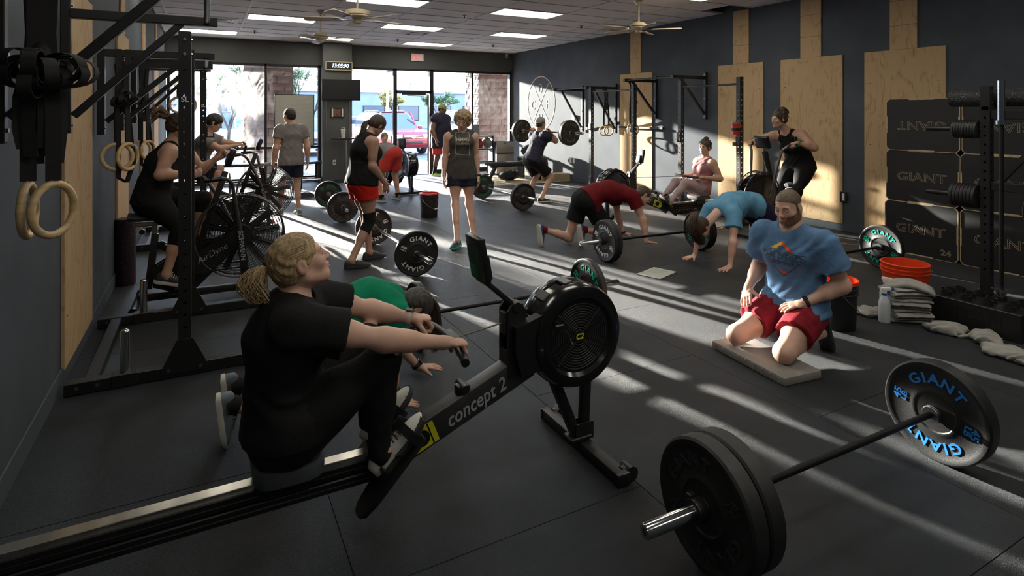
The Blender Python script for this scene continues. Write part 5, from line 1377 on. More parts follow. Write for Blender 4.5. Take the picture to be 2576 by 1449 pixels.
person('woman with blonde ponytail in black shirt and leggings pulling on a rower', J, dict(q=.97, fem=True, fat=1.05, h=.0085, hh=.005, armw=1.06, legw=1.06, skin='skin_fair', brow='brow_light', handL=grip, handR=grip,
    shirt=dict(m='cloth_black', sleeve=.55, g=.020, flare=.012, fold=.004, hem=.015), bottom=dict(m='cloth_black', len=1.93, g=.006, name='leggings'), shoes=dict(m='shoe_white', sole='sole_dark', sock='cloth_black', q=.97),
    hair=dict(m='hair_blonde', g=.003, comb=190, knot=(0, -.97, .05), tail=[onY(670, 668, 2.31), onY(648, 682, 2.31), onY(634, 710, 2.30), onY(640, 740, 2.29), onY(662, 768, 2.28)], tr=[.016, .034, .044, .042, .026], tn=320, tw=.0026, frizz=.018)))
# 2 woman in green on all fours behind the rower
J = dict(P=(.58, 3.21, .50), M=(.70, 3.21, .56), C=(.82, 3.22, .57), N=(.945, 3.23, .565), SL=(.935, 3.385, .525), SR=(.925, 3.075, .515), EL=(.98, 3.47, .27), ER=(.88, 3.04, .27), WL=(1.16, 3.425, .055), WR=(.89, 3.04, .060),
         HL=(.58, 3.29, .48), HR=(.57, 3.13, .48), KL=(.49, 3.31, .07), KR=(.46, 3.13, .07), AL=(.150, 3.30, .215), AR=(.125, 3.11, .205), HD=onY(1042, 775, 3.22), hf=(.35, 0, -.93), hu=(.93, 0, .35),
         hL=(1, -.12, -.15), hR=(.9, .1, -.2), nL=(0, 0, -1), nR=(0, 0, -1), tL=(.12, 0, -1), tR=(.12, 0, -1), uL=(1, 0, .12), uR=(1, 0, .12))
person('woman in green t-shirt on hands and knees with a hanging ponytail', J, dict(q=.93, fem=True, h=.009, hh=.005, skin='skin_tan', handL=flat, handR=flat,
    shirt=dict(m='cloth_green', sleeve=.5, g=.014, hem=.03, fold=.0035), bottom=dict(m='cloth_black', len=.45, g=.008, flare=.01), shoes=dict(m='shoe_grey', sole='sole_white', sock='cloth_black', sockh=.06),
    hair=dict(m='hair_grey', g=.006, comb=130, knot=(0, -.55, .8), tail=[onY(1072, 745, 3.22), onY(1092, 770, 3.22), onY(1098, 815, 3.21), onY(1094, 858, 3.20), onY(1092, 890, 3.19)], tr=[.014, .026, .030, .026, .018], tn=150, tw=.0026, tm='hair_brown', frizz=.008)))
# 3 rider on the near fan bike, facing +X
Yb = 5.71
J = dict(P=onY(382, 500, Yb), M=onY(392, 452, Yb), C=onY(410, 412, Yb), N=onY(433, 364, Yb), SL=onY(462, 370, Yb + .16), SR=onY(428, 381, Yb - .16), ER=onY(402, 440, Yb - .24), WR=onY(478, 440, Yb - .20), EL=onY(505, 428, Yb + .22), WL=onY(545, 398, Yb + .2),
         HL=onY(388, 500, Yb + .09), HR=onY(385, 505, Yb - .09), KR=onY(452, 575, Yb - .12), AR=onY(418, 690, Yb - .13), KL=onY(512, 498, Yb + .12), AL=onY(497, 590, Yb + .13), HD=onY(453, 318, Yb), hf=(.92, .1, -.15), hu=(.15, 0, 1),
         hL=(.8, .1, .5), hR=(1, .2, .2), nL=(0, -1, 0), nR=(0, 1, 0), tL=(1, .1, -.1), tR=(1, -.1, -.25), uL=(.1, 0, 1), uR=(.25, 0, 1))
person('woman in black tank top riding the fan bike with a flying ponytail', J, dict(q=.95, fem=True, fat=1.06, h=.010, armw=1.1, skin='skin_tan', handL=grip, handR=grip,
    shirt=dict(m='cloth_black', tank=1, g=.010), bottom=dict(m='cloth_black', len=1.35, g=.006, name='leggings'), shoes=dict(m='shoe_black', sole='sole_white', lace='lace_white'),
    hair=dict(m='hair_brown', g=.006, comb=90, knot=(0, -.8, .6), tail=[onY(432, 292, Yb), onY(418, 290, Yb), onY(402, 282, Yb), onY(388, 288, Yb), onY(376, 280, Yb)], tr=[.012, .030, .052, .070, .080], tn=170, tw=.003, tm='hair_lightbrown', frizz=.03)))
# 4 rider on the far fan bike
Yb = 8.72
J = dict(P=onY(496, 425, Yb), M=onY(500, 398, Yb), N=onY(522, 345, Yb), SL=onY(536, 350, Yb + .17), SR=onY(514, 355, Yb - .17), ER=onY(552, 375, Yb - .22), WR=onY(590, 367, Yb - .2), EL=onY(570, 360, Yb + .22), WL=onY(598, 362, Yb + .2),
         HL=onY(500, 428, Yb + .09), HR=onY(497, 430, Yb - .09), KR=onY(548, 440, Yb - .12), AR=onY(528, 500, Yb - .13), KL=onY(552, 425, Yb + .12), AL=onY(548, 480, Yb + .13), HD=onY(540, 309, Yb), hf=(.85, -.15, -.4), hu=(.4, 0, .9),
         hL=(.8, .1, .3), hR=(.9, .1, .2), nL=(0, 0, -1), nR=(0, 0, -1), tL=(1, .1, -.1), tR=(1, -.1, -.2), uL=(.1, 0, 1), uR=(.2, 0, 1))
person('person in grey t-shirt with a white earbud leaning over the far fan bike', J, dict(q=.95, h=.012, skin='skin_tan', handL=grip, handR=grip,
    shirt=dict(m='cloth_grey', sleeve=.5, g=.016), bottom=dict(m='cloth_navy', len=.85, flare=.03), shoes=dict(m='shoe_black', sole='sole_white'), hair=dict(m='hair_dark', g=.014, line=-.01)))
_pf = PLIST[-1][2]; _e = ob('earbud', MB().sphere(_pf(.082, -.002, -.004), .010, 10, 6).cyl(_pf(.083, .0, -.006), _pf(.083, .008, -.034), .004, n=8), 'white_plastic', PLIST[-1][0], world=True)
# 5 standing man in grey at the whiteboard, back to the room
yaw = R(-14); J, g, d = stand((1.20, 9.72, 0), yaw, .955)
J.update(HD=g(-.02, .02, 1.64), hf=dirw(yaw, -.35, 1, .0), EL=g(-.255, -.03, 1.13), WL=g(-.285, .02, .885), WR=g(.27, -.02, .87), ER=g(.25, -.05, 1.12), KL=g(-.12, .10, .50), AL=g(-.14, .12, .09), AR=g(.11, -.05, .085))
person('man in grey t-shirt and navy shorts standing with his back to the room', J, dict(q=.955, h=.011, skin='skin_tan', handL=relax, handR=relax, armw=1.05,
    shirt=dict(m='cloth_grey', sleeve=.5, g=.018, hem=.10, fold=.004), bottom=dict(m='cloth_navy', len=.66, flare=.022), shoes=dict(m='shoe_grey', sole='sole_white', sock='cloth_white', sockh=.07), hair=dict(m='hair_dark', g=.010)))
# 6 woman in red shorts looking down at her barbell
yaw = R(78); J, g, d = stand((1.50, 6.30, 0), yaw, .955)
J.update(N=g(0, .06, 1.425), C=g(0, .03, 1.26), HD=g(-.03, .20, 1.545), hf=dirw(yaw, -.25, .75, -.62), hu=dirw(yaw, 0, .62, .78), SR=g(.17, .05, 1.37), SL=g(-.17, .06, 1.38), ER=g(.21, .02, 1.10), WR=g(.16, .20, .90), EL=g(-.20, .10, 1.10), WL=g(-.13, .28, .93),
         hR=dirw(yaw, -.2, .35, -1), hL=dirw(yaw, .1, .3, -1), AR=fl(884, 656, .085) , AL=fl(928, 634, .085), KR=g(.09, .05, .49), KL=g(-.12, .11, .50), tR=dirw(yaw, .25, 1, 0), tL=dirw(yaw, .0, 1, 0))
person('woman in black tank top and red shorts with a knee sleeve standing over her barbell', J, dict(q=.955, fem=True, fat=1.10, h=.010, armw=1.12, legw=1.10, skin='skin_olive', handL=relax, handR=relax,
    shirt=dict(m='cloth_black', tank=1, g=.022, hem=.05), bottom=dict(m='cloth_red', len=.42, g=.013, flare=.03, fold=.005), shoes=dict(m='shoe_black', sole='sole_dark'),
    hair=dict(m='hair_brown', g=.007, comb=90, knot=(0, -.9, .45), tail=[g(-.02, .095, 1.60), g(-.01, .045, 1.575), g(.01, .01, 1.48), g(.015, -.02, 1.36), g(.02, -.03, 1.30)], tr=[.014, .026, .034, .030, .014], tn=130, tw=.003, frizz=.008)))
_t, _V = PLIST[-1][0], PLIST[-1][1]
S_ = Sdf(); S_.cone(lerp(_V['KR'], _V['HR'], .22), _V['KR'], .075, .066, .02); S_.cone(_V['KR'], lerp(_V['KR'], _V['AR'], .32), .064, .062, .02); S_.ell(_V['KR'], (.066, .066, .066), None, .02)
_o = lk('knee_sleeve', np_mesh('knee_sleeve', [S_.mesh(.009)]), 'cloth_black', _t); _o.matrix_parent_inverse = wm(_t).inverted()
# 7 bending man in coral shorts, back to the room
yaw = R(-25); J, g, d = stand((2.98, 10.50, 0), yaw, .97)
J.update(P=g(0, -.10, .90), M=g(0, .06, .97), C=g(0, .24, .92), N=g(0, .40, .82), SL=g(-.18, .38, .80), SR=g(.18, .38, .80), EL=g(-.21, .42, .52), ER=g(.19, .40, .50), WL=g(-.16, .44, .27), WR=g(.10, .36, .24), HD=g(0, .52, .70), hf=d(0, .2, -1), hu=d(0, 1, .2),
         HL=g(-.09, -.10, .88), HR=g(.09, -.10, .88), KL=g(-.16, .02, .48), KR=g(.17, .0, .48), AL=g(-.19, -.04, .085), AR=g(.20, -.05, .085), hL=d(0, .1, -1), hR=d(-.1, .1, -1))
person('man in coral red shorts bending down beside the rower by the door', J, dict(q=.97, h=.011, skin='skin_tan', handL=relax, handR=relax, legw=1.05,
    shirt=dict(m='cloth_grey', sleeve=.5, g=.016, hem=.05), bottom=dict(m='cloth_coral', len=.72, g=.018, flare=.03, fold=.004), shoes=dict(m='shoe_grey', sole='sole_white', sock='cloth_black'), hair=dict(m='hair_dark', g=.008)))
# 8 woman on the back rower, facing the camera
yaw = R(182); J, g, d = stand((3.545, 12.80, 0), yaw, .95)
J.update(P=g(0, 0, .49), M=g(0, -.05, .66), C=g(0, -.04, .80), N=g(0, 0, .945), SL=g(-.17, .01, .90), SR=g(.17, .01, .90), EL=g(-.20, .25, .75), ER=g(.20, .25, .75), WL=g(-.20, .47, .68), WR=g(.20, .47, .68), HD=g(0, .02, 1.115), hL=d(0, 1, -.1), hR=d(0, 1, -.1), nL=d(0, 0, -1), nR=d(0, 0, -1),
         HL=g(-.09, 0, .49), HR=g(.09, 0, .49), KL=g(-.15, .36, .62), KR=g(.15, .36, .62), AL=g(-.11, .66, .36), AR=g(.11, .66, .36), tL=d(0, .69, .72), tR=d(0, .69, .72), uL=d(0, -.72, .69), uR=d(0, -.72, .69))
person('woman in dark tank top sitting on the rower by the door', J, dict(q=.95, fem=True, h=.012, skin='skin_fair', handL=grip, handR=grip, shirt=dict(m='cloth_charcoal', tank=2, g=.010), bottom=dict(m='cloth_black', len=1.9, g=.006, name='leggings'), shoes=dict(m='shoe_grey', sole='sole_white'),
    hair=dict(m='hair_lightbrown', g=.006, comb=60, knot=(0, -.8, .6))))
# 9 big man in a cap walking in at the door
yaw = R(150); J, g, d = stand((5.34, 14.0, 0), yaw, 1.05)
J.update(HD=g(0, .05, 1.62), hf=dirw(yaw, -.5, 1, -.05), N=g(0, .02, 1.45), SL=g(-.22, .0, 1.39), SR=g(.22, .0, 1.39), EL=g(-.31, .02, 1.10), ER=g(.31, .0, 1.10), WL=g(-.26, .22, .97), WR=g(.30, .12, .88), hL=d(.3, .8, -.3), HL=g(-.12, 0, .88), HR=g(.12, 0, .88), KL=g(-.14, .08, .48), AL=g(-.15, .05, .085), KR=g(.12, .0, .48), AR=g(.14, -.08, .085))
person('large man in dark sleeveless hoodie, red shorts and lime shoes at the door', J, dict(q=1.03, fat=1.42, h=.013, armw=1.35, legw=1.15, gut=.06, skin='skin_brown', handL=relax, handR=relax, neckw=1.2,
    shirt=dict(m='cloth_midnight', sleeve=.12, g=.028, hem=.26, neck=False), bottom=dict(m='cloth_coral', len=.88, g=.02, flare=.04), shoes=dict(m='shoe_lime', sole='sole_white', sock='cloth_navy', sockh=.4), hair=dict(m='hair_dark', g=.003)))
_t, _V, _pf, _ax, _hq = PLIST[-1]
def cap_hat(t, PF, ax, hq, mat, back=False):
    S = Sdf(); r, f, u = ax; sg = -1 if back else 1
    S.ell(PF(0, -.012, .050), (.090 * hq, .110 * hq, .088 * hq), ax, .01); S.ell(PF(0, -.012, -.045), (.2 * hq, .2 * hq, .08 * hq), ax, .006, -1)
    o = lk('cap', np_mesh('cap', [S.mesh(.006)]), mat, t); o.matrix_parent_inverse = wm(t).inverted()
    vs = []; 
    for e in (0, 1):
        for i in range(11):
            a = -1.15 + 2.3 * i / 10; x = math.sin(a)
            vs.append(PF(x * .082, sg * (.10 * math.cos(a)) - .012, .038 + .004 * e)); vs.append(PF(x * .088, sg * (.095 * math.cos(a) + .075 * math.cos(a) ** .7) - .012, .022 + .004 * e - .010 * x * x))
    fs = [(2 * i, 2 * i + 1, 2 * i + 3, 2 * i + 2) for i in range(10)] + [(22 + 2 * i, 22 + 2 * i + 2, 22 + 2 * i + 3, 22 + 2 * i + 1) for i in range(10)] + [(2 * i + 1, 23 + 2 * i, 25 + 2 * i, 2 * i + 3) for i in range(10)]
    b = ob('brim', MB().add(vs, fs), mat, o, 60, world=True)
    ob('button', MB().sphere(PF(0, -.012, .138), .008, 8, 5), mat, o, 60, world=True)
cap_hat(_t, _pf, _ax, _hq, 'cloth_limecap')
S_ = Sdf(); S_.ell(_V['N'] + Vector((0, 0, .03)), (.13, .13, .06), None, .02); S_.ell(_V['N'] + dirw(R(150), 0, -.10, .02), (.12, .09, .08), None, .03); _o = lk('hood', np_mesh('hood', [S_.mesh(.011)]), 'cloth_midnight', _t); _o.matrix_parent_inverse = wm(_t).inverted()
# 10 curly blonde woman walking towards the camera
yaw = R(196); J, g, d = stand((2.84, 6.72, 0), yaw, .955)
J.update(HD=g(-.01, .05, 1.59), hf=dirw(yaw, .30, .9, -.42), hu=dirw(yaw, 0, .42, .9), N=g(0, .0, 1.43), SL=g(-.17, 0, 1.38), SR=g(.17, 0, 1.385), EL=g(-.20, -.02, 1.10), WL=g(-.215, .03, .86), ER=g(.215, -.01, 1.11), WR=g(.235, .06, .87),
         AR=fl(1150, 604, .085), KR=g(.09, .10, .50), AL=fl(1192, 592, .10), KL=g(-.10, .03, .50), tR=dirw(yaw, .55, .9, 0), tL=dirw(yaw, -.1, 1, -.15), uL=dirw(yaw, 0, .15, 1))
person('woman with curly blonde hair in grey tank top walking with her head down', J, dict(q=.955, fem=True, fat=.94, h=.010, skin='skin_fair', brow='brow_light', handL=relax, handR=relax, armw=.98, legw=.92,
    shirt=dict(m='cloth_charcoal', tank=2, g=.020, hem=.10, fold=.004), bottom=dict(m='cloth_navy', len=.42, g=.014, flare=.03), shoes=dict(m='shoe_black', sole='sole_teal', lace='lace_white'),
    hair=dict(m='hair_blonde', g=.014, curl=220, curlg=1.22, curlz=-.012)))
_t, _V, _pf, _ax, _hq = PLIST[-1]; _n = dirw(yaw, 0, 1, 0); _r = dirw(yaw, 1, 0, 0)
_pc = _V['C'] + _n * .30 + Z1 * -.02
pm('tee_print', (0.42, 0.39, 0.33), 0.8); pr_ = MB()
flat_line(pr_, [(-.085, .13), (.085, .13), (.085, -.15), (-.085, -.13)], .006, _pc, -_r, Z1)
flat_text(pr_, 'HMMS', _pc + Z1 * .045, -_r, Z1, .058, .03); flat_text(pr_, 'HAMMER', _pc + Z1 * -.005, -_r, Z1, .038, .03)
project_print('shirt_print', pr_, SHIRTS[_t.name], -_n, 'tee_print', _t)
ob('wristband', MB().torus(lerp(_V['WL'], _V['EL'], .04), _V['EL'] - _V['WL'], .031, .007, 20, 8, sx=1.6), 'lace', _t, world=True)
# 11 man lifting, facing the right wall (+X), bar along Y in the front rack
yaw = R(82); J, g, d = stand((5.42, 9.25, 0), yaw, .97)
J.update(P=g(0, -.12, .78), M=g(0, -.03, .95), C=g(0, .02, 1.10), N=g(0, .05, 1.27), SL=g(-.185, .05, 1.235), SR=g(.185, .05, 1.235), EL=g(-.24, .26, 1.13), ER=g(.24, .26, 1.13), WL=g(-.22, .14, 1.30), WR=g(.22, .14, 1.30), HD=g(.0, .09, 1.455), hf=dirw(yaw, -.15, 1, .05),
         hL=d(0, -.5, .6), hR=d(0, -.5, .6), nL=d(0, -.6, -.5), nR=d(0, -.6, -.5), HL=g(-.10, -.12, .76), HR=g(.10, -.12, .76), KL=g(-.20, .16, .45), KR=g(.20, .18, .45), AL=g(-.22, -.06, .085), AR=fl(1362, 498, .085), tL=d(-.3, 1, 0), tR=d(.3, 1, 0))
bc = g(0, .165, 1.30); bd_ = dirw(yaw, 1, 0, 0)
person('man in dark t-shirt and backward cap holding a barbell at his shoulders', J, dict(q=.97, h=.011, skin='skin_tan', handL=dict(curl=.9, tcurl=.6), handR=dict(curl=.9, tcurl=.6), armw=1.1,
    shirt=dict(m='cloth_midnight', sleeve=.5, g=.016, hem=.06), bottom=dict(m='cloth_black', len=.78, g=.012, flare=.025), shoes=dict(m='shoe_black', sole='sole_white', lace='lace_white'), hair=dict(m='hair_brown', g=.003)))
_t, _V, _pf, _ax, _hq = PLIST[-1]; cap_hat(_t, _pf, _ax, _hq, 'cloth_cap', True)
barbell(bc - bd_ * .62, bc + bd_ * .62, 'barbell held at the shoulders by the man in the backward cap', 1.2)
plate('grey45', bc + bd_ * .721, bd_, 'raised bumper plate in front of the lifting man, outer of a pair', .4); plate('thin', bc + bd_ * .669, bd_, 'raised thin bumper plate on the near sleeve of the lifted barbell', 1.2)
plate('grey45', bc - bd_ * .69, bd_, 'raised bumper plate in front of the corner window', 1.4)
# 12 man in dark red on all fours, facing +X
J = dict(P=(4.12, 5.86, .555), M=(4.27, 5.84, .625), C=(4.44, 5.80, .645), N=(4.62, 5.74, .64), SL=(4.60, 5.90, .60), SR=(4.60, 5.55, .60), EL=(4.70, 5.98, .33), ER=(4.68, 5.46, .33), WL=(4.76, 5.93, .062), WR=(4.69, 5.40, .062),
         HL=(4.12, 5.95, .53), HR=(4.12, 5.77, .53), KL=(3.98, 6.02, .07), KR=(4.42, 5.80, .12), AL=(3.63, 6.03, .20), AR=(4.06, 5.80, .20), HD=onY(1618, 492, 5.66), hf=(.72, -.25, -.66), hu=(.66, 0, .72),
         hL=(1, .05, -.12), hR=(1, -.05, -.12), nL=(0, 0, -1), nR=(0, 0, -1), tL=(.12, .02, -1), tR=(.15, -.02, -1), uL=(1, 0, .12), uR=(1, 0, .15))
person('man in dark red t-shirt and black shorts crawling on hands and knees', J, dict(q=.96, h=.010, skin='skin_fair', handL=flat, handR=flat, shirt=dict(m='cloth_darkred', sleeve=.5, g=.022, hem=.0, fold=.003), bottom=dict(m='cloth_black', len=.55, g=.012, flare=.03), shoes=dict(m='shoe_blue', sole='sole_white', sock='cloth_darkred', sockh=.08), hair=dict(m='hair_brown', g=.004)))
_t, _V = PLIST[-1][0], PLIST[-1][1]; ob('wristband', MB().torus(lerp(_V['WL'], _V['EL'], .05), _V['EL'] - _V['WL'], .032, .008, 20, 8, sx=1.8), 'lace', _t, world=True)
# 13 woman in light blue in a plank, facing -X
J = dict(P=(5.33, 4.42, .60), M=(5.16, 4.41, .64), C=(5.00, 4.40, .63), N=(4.83, 4.39, .60), SL=(4.84, 4.23, .565), SR=(4.86, 4.57, .565), EL=(4.74, 4.15, .31), ER=(4.75, 4.62, .31), WL=(4.68, 4.14, .062), WR=(4.70, 4.635, .062),
         HL=(5.33, 4.33, .57), HR=(5.33, 4.51, .57), KL=(5.66, 4.31, .36), KR=(5.68, 4.53, .36), AL=(5.98, 4.30, .19), AR=(6.0, 4.54, .19), HD=onY(1763, 572, 4.38), hf=(-.25, -.05, -.96), hu=(-.95, -.1, .25),
         hL=(-1, -.15, -.1), hR=(-1, .15, -.1), nL=(0, 0, -1), nR=(0, 0, -1), tL=(-.3, 0, -1), tR=(-.3, 0, -1), uL=(-1, 0, .3), uR=(-1, 0, .3))
person('woman in light blue t-shirt and navy shorts holding a plank with hair hanging', J, dict(q=.94, fem=True, h=.010, hh=.0055, skin='skin_fair', handL=flat, handR=flat, shirt=dict(m='cloth_sky', sleeve=.52, g=.022, hem=.0, flare=.014, fold=.004), bottom=dict(m='cloth_indigo', len=.5, g=.010, flare=.025), shoes=dict(m='shoe_grey', sole='sole_white'),
    hair=dict(m='hair_brown', g=.008, comb=120, knot=(0, -.3, .95), tail=[onY(1752, 532, 4.36), onY(1742, 552, 4.32), onY(1746, 580, 4.29), onY(1760, 604, 4.28), onY(1768, 618, 4.29)], tr=[.03, .055, .065, .055, .03], tn=260, tw=.003, tm='hair_brown', frizz=.014)))
# 14 woman in pink on the right rower
yaw = R(-86); _b = Vector((5.04, 6.60, 0)) + Vector((.9976, -.0698, 0)) * 1.62; J, g, d = stand((_b.x, _b.y, 0), yaw, .95)
J.update(P=g(0, -.02, .49), M=g(0, -.08, .65), C=g(0, -.12, .80), N=g(0, -.14, .965), SL=g(-.175, -.13, .905), SR=g(.175, -.13, .905), EL=g(-.27, -.20, .66), ER=g(.27, -.20, .66), WL=g(-.19, .08, .68), WR=g(.19, .08, .68), HD=g(0, -.13, 1.14), hf=dirw(yaw, -.35, 1, .0), hL=d(.2, 1, .05), hR=d(-.2, 1, .05), nL=d(0, 0, -1), nR=d(0, 0, -1),
         HL=g(-.09, -.01, .49), HR=g(.09, -.01, .49), KL=g(-.11, .37, .60), KR=g(.11, .37, .60), AL=g(-.11, .645, .335), AR=g(.11, .645, .335), tL=d(0, .69, .725), tR=d(0, .69, .725), uL=d(0, -.725, .69), uR=d(0, -.725, .69))
person('woman in pink tank top and pale pink leggings leaning back on the rower', J, dict(q=.95, fem=True, fat=1.04, h=.010, armw=1.1, skin='skin_tan', handL=grip, handR=grip, shirt=dict(m='cloth_pink', tank=2, g=.012), bottom=dict(m='cloth_palepink', len=1.93, g=.005, name='leggings', waist=.5), shoes=dict(m='shoe_pink', sole='sole_white'),
    hair=dict(m='hair_brown', g=.008, curl=70, curlg=1.02, extra=[(0, -.05, .135, .045, .045, .04), (.02, -.09, .10, .035, .035, .035), (-.02, -.10, .06, .03, .03, .04)])))
# 15 woman in black standing on the pedals of the right fan bike
yaw = R(-90); J, g, d = stand((7.0, 5.05, 0), yaw, .96)
J.update(P=(7.03, 5.05, .93), M=(6.99, 5.05, 1.08), C=(6.90, 5.05, 1.22), N=(6.80, 5.07, 1.36), SL=(6.83, 4.89, 1.34), SR=(6.79, 5.245, 1.315), ER=(6.58, 5.33, 1.26), WR=(6.42, 5.29, 1.245), EL=(6.83, 4.70, 1.17), WL=(6.63, 4.80, 1.235),
         HD=(6.68, 5.10, 1.53), hf=(-.95, .25, -.05), hu=(0, 0, 1), HL=(7.02, 4.95, .90), HR=(7.02, 5.15, .90), KL=(6.74, 4.885, .60), KR=(6.80, 5.215, .55), AL=(6.70, 4.90, .33), AR=(6.72, 5.20, .20), hL=(-.9, .1, -.1), hR=(-1, -.05, -.1), nL=(0, 0, -1), nR=(0, 0, -1))
person('woman with curly updo in black tank top leaning on the fan bike handles', J, dict(q=.96, fem=True, fat=1.08, h=.010, armw=1.15, legw=1.08, skin='skin_tan', handL=grip, handR=grip, shirt=dict(m='cloth_black', tank=1, g=.012, hem=.08), bottom=dict(m='cloth_black', len=1.93, g=.006, name='leggings'), shoes=dict(m='shoe_black', sole='sole_white'),
    hair=dict(m='hair_brown', g=.006, curl=60, curlg=.98, extra=[(0, -.06, .13, .05, .05, .04), (.0, -.11, .09, .045, .04, .05)])))
_t, _V = PLIST[-1][0], PLIST[-1][1]
pm('band_green', (0.05, 0.35, 0.08), .5)
for s_, m_ in (('L', 'band_green'), ('R', 'lace')): ob('wristband', MB().torus(lerp(_V['W' + s_], _V['E' + s_], .06), _V['E' + s_] - _V['W' + s_], .031, .008, 20, 8, sx=1.5), m_, _t, world=True)
# 16 kneeling man in blue
yaw = R(-95); q_ = 1.0
J, g, d = stand((3.56, 2.60, 0), yaw, q_)
J.update(P=g(-.0, -.02, .315), M=g(0, -.03, .49), C=g(0, .0, .665), N=g(0, .03, .825), SL=g(-.215, .02, .765), SR=g(.215, .02, .765), EL=g(-.29, -.07, .50), ER=g(.30, -.06, .50), WL=g(-.14, .12, .375), WR=g(.245, .16, .385), HD=g(-.01, .085, .985), hf=dirw(yaw, -.05, 1, -.30), hu=dirw(yaw, 0, .3, 1),
         HL=g(-.10, -.0, .285), HR=g(.10, -.0, .285), KL=g(-.17, .39, .125), KR=g(.175, .385, .125), AL=g(-.13, -.08, .14), AR=g(.13, -.08, .14), hL=dirw(yaw, .72, .55, -.25), hR=dirw(yaw, -.35, .75, -.5), nL=d(.1, -.3, -1), nR=d(-.3, -.3, -1), tL=d(-.05, -.25, -1), tR=d(.05, -.25, -1), uL=d(0, 1, -.25), uR=d(0, 1, -.25))
person('man with reddish beard in blue t-shirt and maroon shorts kneeling on a pad', J, dict(q=1.0, fat=1.10, h=.0085, hh=.005, armw=1.12, legw=1.08, neckw=1.12, skin='skin_fair', brow='brow_light', beard=True, buzz=True, hd=.0036, handL=dict(curl=.22, spread=.1, tcurl=.1), handR=dict(curl=.22, spread=.1, tcurl=.1),
    shirt=dict(m='cloth_denim', sleeve=.60, g=.020, hem=.04, flare=.016, fold=.0042), bottom=dict(m='cloth_maroon', len=.62, g=.014, flare=.022, fold=.004), shoes=dict(m='shoe_black', sole='sole_dark'), hair=dict(m='hair_short', g=.002, strand=.0008)))
_t, _V, _pf, _ax, _hq = PLIST[-1]
def watch(t, W_, E, n, band, face_, r=.031):
    ax = (E - W_).normalized(); c = lerp(W_, E, .06); n = Vector(n); n = (n - ax * n.dot(ax)).normalized()
    o = ob('watch', MB().torus(c, ax, r, .004, 24, 8, sx=3.2), band, t, world=True)
    x = ax.cross(n).normalized(); ob('watch_face', MB().box(c + n * (r + .003), (.036, .034, .011), Matrix((ax, x, n)).transposed(), ch=.004), face_, o, world=True)
watch(_t, _V['WL'], _V['EL'], -d(.1, -.3, -1), 'lace', 'black_gloss')
pm('band_cream', (.55, .45, .36), .5)
_t1, _V1 = PLIST[0][0], PLIST[0][1]; watch(_t1, _V1['WL'], _V1['EL'], (0, 0, 1), 'band_cream', 'black_gloss', .030)
_t2, _V2 = PLIST[1][0], PLIST[1][1]; watch(_t2, _V2['WL'], _V2['EL'], (.6, -.3, .8), 'lace', 'black_gloss', .029)
# print on the blue shirt
pm('print_orange', (0.75, 0.08, 0.02), .7); pm('print_gold', (0.75, 0.45, 0.03), .7); pm('print_dark', (0.035, 0.05, 0.08), .7)
fw_ = dirw(yaw, 0, 1, -.05); xr = -dirw(yaw, 1, 0, 0); pc = _V['C'] + fw_ * .35 + Z1 * -.005; sht = SHIRTS[_t.name]
m_ = MB(); flat_line(m_, [(-.155, 0), (0, .085), (.155, 0), (0, -.135)], .004, pc, xr, Z1); flat_line(m_, [(-.155, .03), (.155, .03)], .003, pc, xr, Z1, False); flat_line(m_, [(-.115, -.028), (.115, -.028)], .003, pc, xr, Z1, False)
flat_text(m_, 'SAN DIEGO', pc + Z1 * .001, xr, Z1, .054, .006, .98); flat_text(m_, 'CALIFORNIA', pc + Z1 * -.044, xr, Z1, .028, .002, 1.1)
project_print('shirt_print', m_, sht, -fw_, 'print_dark', _t, .0018)
project_print('shirt_print', flat_poly([(-.082, .052), (0, .103), (.0, .080), (-.020, .068), (-.028, .052)], pc, xr, Z1), sht, -fw_, 'print_gold', _t, .0022)
project_print('shirt_print', flat_poly([(0, .103), (.090, .045), (.055, .045), (.0, .080)], pc, xr, Z1), sht, -fw_, 'print_orange', _t, .0022)
project_print('shirt_print', flat_poly([(-.03, -.098), (.03, -.098), (0, -.126)], pc, xr, Z1), sht, -fw_, 'print_orange', _t, .0022)
